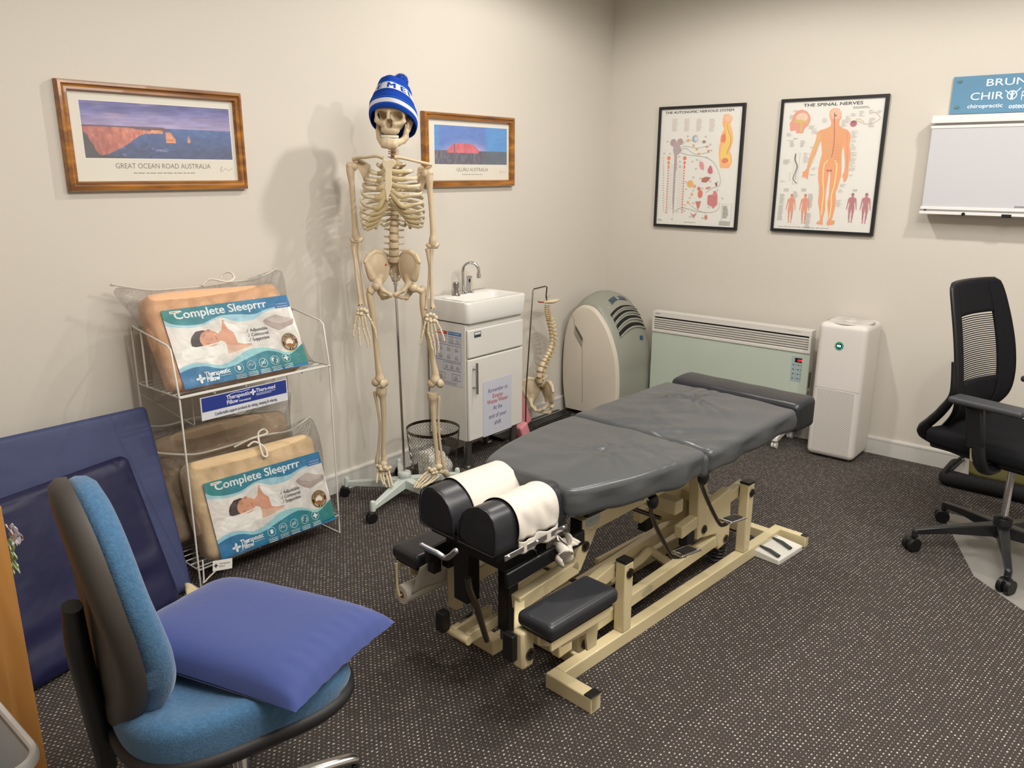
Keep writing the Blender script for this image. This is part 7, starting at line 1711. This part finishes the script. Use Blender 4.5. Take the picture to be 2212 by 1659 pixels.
tag(mb.build('seat_cushion', CUSHM, angle=100, weld=True), 'royal blue covered foam cushion lying on the seat of the task chair', 'cushion')
RSTEP[0] = .03; RSTEP[1] = 24

# ================================================================== BLACK MESH CHAIR
HX, HY = -.945, -2.555; FA = radians(-106)
t = thing('mesh_office_chair', 'black mesh-back office chair with armrests at the right edge', 'office chair', (HX, HY, 0), 0)
KM = Matrix.Translation((HX, HY, 0)) @ Matrix.Rotation(FA, 4, 'Z')      # local x forward, y left
NYL = mat('black_nylon', '17171a', .42, spec=.4, bump=.15, bscale=300, bdist=.0006)
MESHF = mat('black_mesh_fabric', '1a1a1d', .85, spec=.15, bump=.5, bscale=700, bdist=.001)
# back surface
ZK = [.50, .56, .62, .70, .80, .90, 1.0, 1.055, 1.075, 1.084]
XK = [-.245, -.205, -.185, -.190, -.205, -.225, -.250, -.265, -.270, -.272]
WK = [.10, .155, .20, .220, .222, .213, .199, .186, .172, .145]
_c = catmull([(a, b, c) for a, b, c in zip(ZK, XK, WK)], 8)
_z = [p.x for p in _c]
def bx2(z): return float(np.interp(z, _z, [p.y for p in _c]))
def bw2(z): return float(np.interp(z, _z, [p.z for p in _c]))
def bk(s, z, off=0.0): w_ = bw2(z)*s; return Vector((bx2(z)+.9*w_*w_+off, w_, z))
w0, w1, wz0, wz1 = -.62, .62, .70, .955
mb = MB(KM); NZ = 44
zs = [.50+(1.082-.50)*i/NZ for i in range(NZ+1)]
def patch(s0, s1, z0, z1, nu=8, nv=12):
    mb.grid(lambda u, v: bk(s0+(s1-s0)*u, z0+(z1-z0)*v), nu, nv)
patch(-1, w0, .50, 1.082, 6, NZ); patch(w1, 1, .50, 1.082, 6, NZ); patch(w0, w1, .50, wz0, 12, 14); patch(w0, w1, wz1, 1.082, 12, 10)
mb.build('backrest_fabric', MESHF, t, solid=.012, angle=80, weld=True)
mb = MB(KM)
for k in range(30):
    z = wz0+.006+(wz1-wz0-.006)*k/30; mb.tube([bk(w0+(w1-w0)*i/8, z) for i in range(9)], .0021, 6)
mb.build('backrest_mesh', MESHF, t, angle=80)
mb = MB(KM); loop = [bk(-1, z, -.004) for z in zs]+[bk(-1+2*i/8, 1.083, -.004) for i in range(1, 8)]+[bk(1, z, -.004) for z in zs[::-1]]
mb.tube(loop, .0085, 8); mb.build('backrest_frame', NYL, t, angle=80)
for s in (-1, 1):
    mb = MB(KM); mb.tube(catmull([bk(s, .80, -.012), bk(s, .68, -.015), Vector((-.20, s*.20, .60)), Vector((-.25, s*.17, .54)), Vector((-.30, s*.13, .485)), Vector((-.285, s*.09, .45)), Vector((-.17, s*.07, .42)), Vector((-.06, s*.05, .41))], 5), interp([.012, .017, .022, .024, .026, .026, .024, .02], 5), 10, flat=(1.2, .8)); mb.build('back_support_arm', NYL, t, angle=80)
RSTEP[0] = .02; RSTEP[1] = 40
def seatw(p):
    x, y, z = p; return Vector((x, y*(1-.10*max(0, -x/.25)), z+(.012*(abs(y)/.25)**2 if z > .47 else 0)-(.03*max(0, (x-.12)/.12)**2)))
MB(KM).rbox((-.0, 0, .482), (.50, .49, .062), .03, 4, fn=seatw).build('seat', MESHF, t, angle=80)
MB(KM).rbox((-.01, 0, .449), (.44, .42, .02), .012, 3).build('seat_pan', NYL, t, angle=80)
MB(KM).rbox((.0, 0, .41), (.22, .14, .06), .012, 3).build('tilt_mechanism', NYL, t, angle=80)
RSTEP[0] = .03; RSTEP[1] = 24
for s in (-1, 1):
    mb = MB(KM); mb.tube(catmull([(.02, s*.20, .425), (.015, s*.265, .43), (-.0, s*.285, .47), (-.01, s*.285, .52)], 4), interp([.020, .024, .026, .026], 4), 12, flat=(1.3, .7)); ab = mb.build('arm_bracket', NYL, t, angle=80)
    mb = MB(KM); mb.beam((-.008, s*.285, .46), (-.022, s*.285, .56), .018, .042, up=(1, 0, 0)); mb.build('chrome_slider', CH, ab, bevel=.002)
    mb = MB(KM); mb.beam((-.018, s*.285, .51), (-.042, s*.285, .665), .032, .062, up=(1, 0, 0)); mb.build('arm_upright', NYL, t, bevel=.008)
    mb = MB(KM); mb.rbox((-.0, s*.280, .678), (.26, .085, .026), .012, 3); mb.build('arm_pad', mat('arm_pad_grey', '38393c', .5), t, angle=80)
mb = MB(Matrix.Translation((HX, HY, 0))); mb.lathe([(0, .16), (.014, .16), (.014, .37), (0, .37)], 20); mb.build('gas_lift', CH, t)
mb = MB(Matrix.Translation((HX, HY, 0))); mb.lathe([(0, .085), (.034, .085), (.034, .165), (.028, .172), (0, .172)], 24); mb.build('base_hub', NYL, t, angle=50)
for k in range(5):
    a_ = radians(50+72*k); M = Matrix.Translation((HX, HY, 0)) @ Matrix.Rotation(a_, 4, 'Z')
    mb = MB(M); mb.add([(.02, -.024, .142), (.02, .024, .142), (.02, .020, .088), (.02, -.020, .088), (.20, -.015, .118), (.20, .015, .118), (.20, .012, .085), (.20, -.012, .085), (.33, -.012, .095), (.33, .012, .095), (.33, .010, .072), (.33, -.010, .072)],
        [(0, 1, 2, 3), (11, 10, 9, 8)]+[(a+i*4, a2+i*4, a2+4+i*4, a+4+i*4) for i in (0, 1) for a, a2 in ((0, 1), (1, 2), (2, 3), (3, 0))]); mb.cyl((.322, 0, .06), (.322, 0, .092), .013, n=14); lg = mb.build('base_leg', mat('satin_black_nylon', '232326', .32, spec=.5), t, bevel=.004, angle=50)
    twin_caster(M @ Matrix.Translation((.330, 0, 0)) @ Matrix.Rotation([1.0, .4, 2.5, .7, 1.9][k], 4, 'Z'), .029, lg)

# ================================================================== CHAIR MAT, BAG BY THE WALL
mt = bpy.data.materials.new('clear_vinyl_mat'); mt.use_nodes = True; N, L = nodes(mt); b_ = N['Principled BSDF']; b_.inputs['Base Color'].default_value = srgb('b4b0aa'); b_.inputs['Roughness'].default_value = .28; b_.inputs['Alpha'].default_value = .42
pts = [atz(*q, .003) for q in ((2042, 1092), (2118, 1240), (2150, 1270), (2212, 1322))]
poly = [(-.62, -2.31), (-.74, -2.325), (-1.20, -2.52), (-1.27, -2.60), (-1.36, -2.70), (-1.43, -2.85), (-1.45, -3.05), (-1.45, -3.4), (-.25, -3.4), (-.25, -2.62), (-.62, -2.6)]
tag(MB().prism(poly, .0005, .003).build('chair_mat', mt, bevel=.0008, smooth=False), 'clear vinyl chair mat under the black mesh chair', 'floor mat')
t = thing('holdall_bag', 'black holdall bag with khaki pocket on the floor behind the mesh chair', 'bag', (-.17, -2.6, 0))
def bq(x, y, X=-.22): return atx(x, y, X)
CNV = mat('black_canvas', '1c1b1e', .8, bump=.4, bscale=120, bdist=.002); KH = mat('khaki_canvas', '7a7446', .8, bump=.4, bscale=90, bdist=.002, noise=.2, nscale=20)
BGM = Matrix.Translation((-.155, -2.62, 0))
MB(BGM).rbox((0, .02, .042), (.27, .84, .08), .038, 4).build('bag_base', CNV, t, angle=80)
MB(BGM).rbox((-.03, -.03, .125), (.16, .72, .13), .03, 4, fn=lambda p: Vector((p.x, p.y, p.z+.012*(p.y+.06)/.3+.005*sin(20*p.y)))).build('khaki_pocket', KH, t, angle=80)
mb = MB(); q = [bq(*p, -.26) for p in ((2058, 1016), (2092, 1000), (2096, 980), (2090, 1024))]
mb.tube(catmull([bq(2096, 972, -.26), bq(2085, 982, -.265), bq(2072, 992, -.27), bq(2050, 1010, -.27), bq(2043, 1025, -.27), bq(2052, 1038, -.265)], 5), .014, 10, flat=(1, .5)); mb.build('bag_strap', CNV, t, angle=80)
mb = MB(); a = bq(2094, 985, -.262); b = bq(2092, 1025, -.262); c = bq(2060, 1017, -.262); mb.add([a, b, c, a+Vector((.012, 0, 0)), b+Vector((.012, 0, 0)), c+Vector((.012, 0, 0))], [(0, 1, 2), (5, 4, 3), (0, 3, 4, 1), (1, 4, 5, 2), (2, 5, 3, 0)]); mb.build('white_flap', mat('white_fabric', 'c8c4be', .7), t, smooth=False)
mb = MB(); mb.tube(catmull([bq(2085, 998, -.272), bq(2082, 988, -.272), bq(2088, 982, -.272), bq(2095, 978, -.272)], 4), .003, 8); mb.build('metal_hook', CHB, t, angle=80)
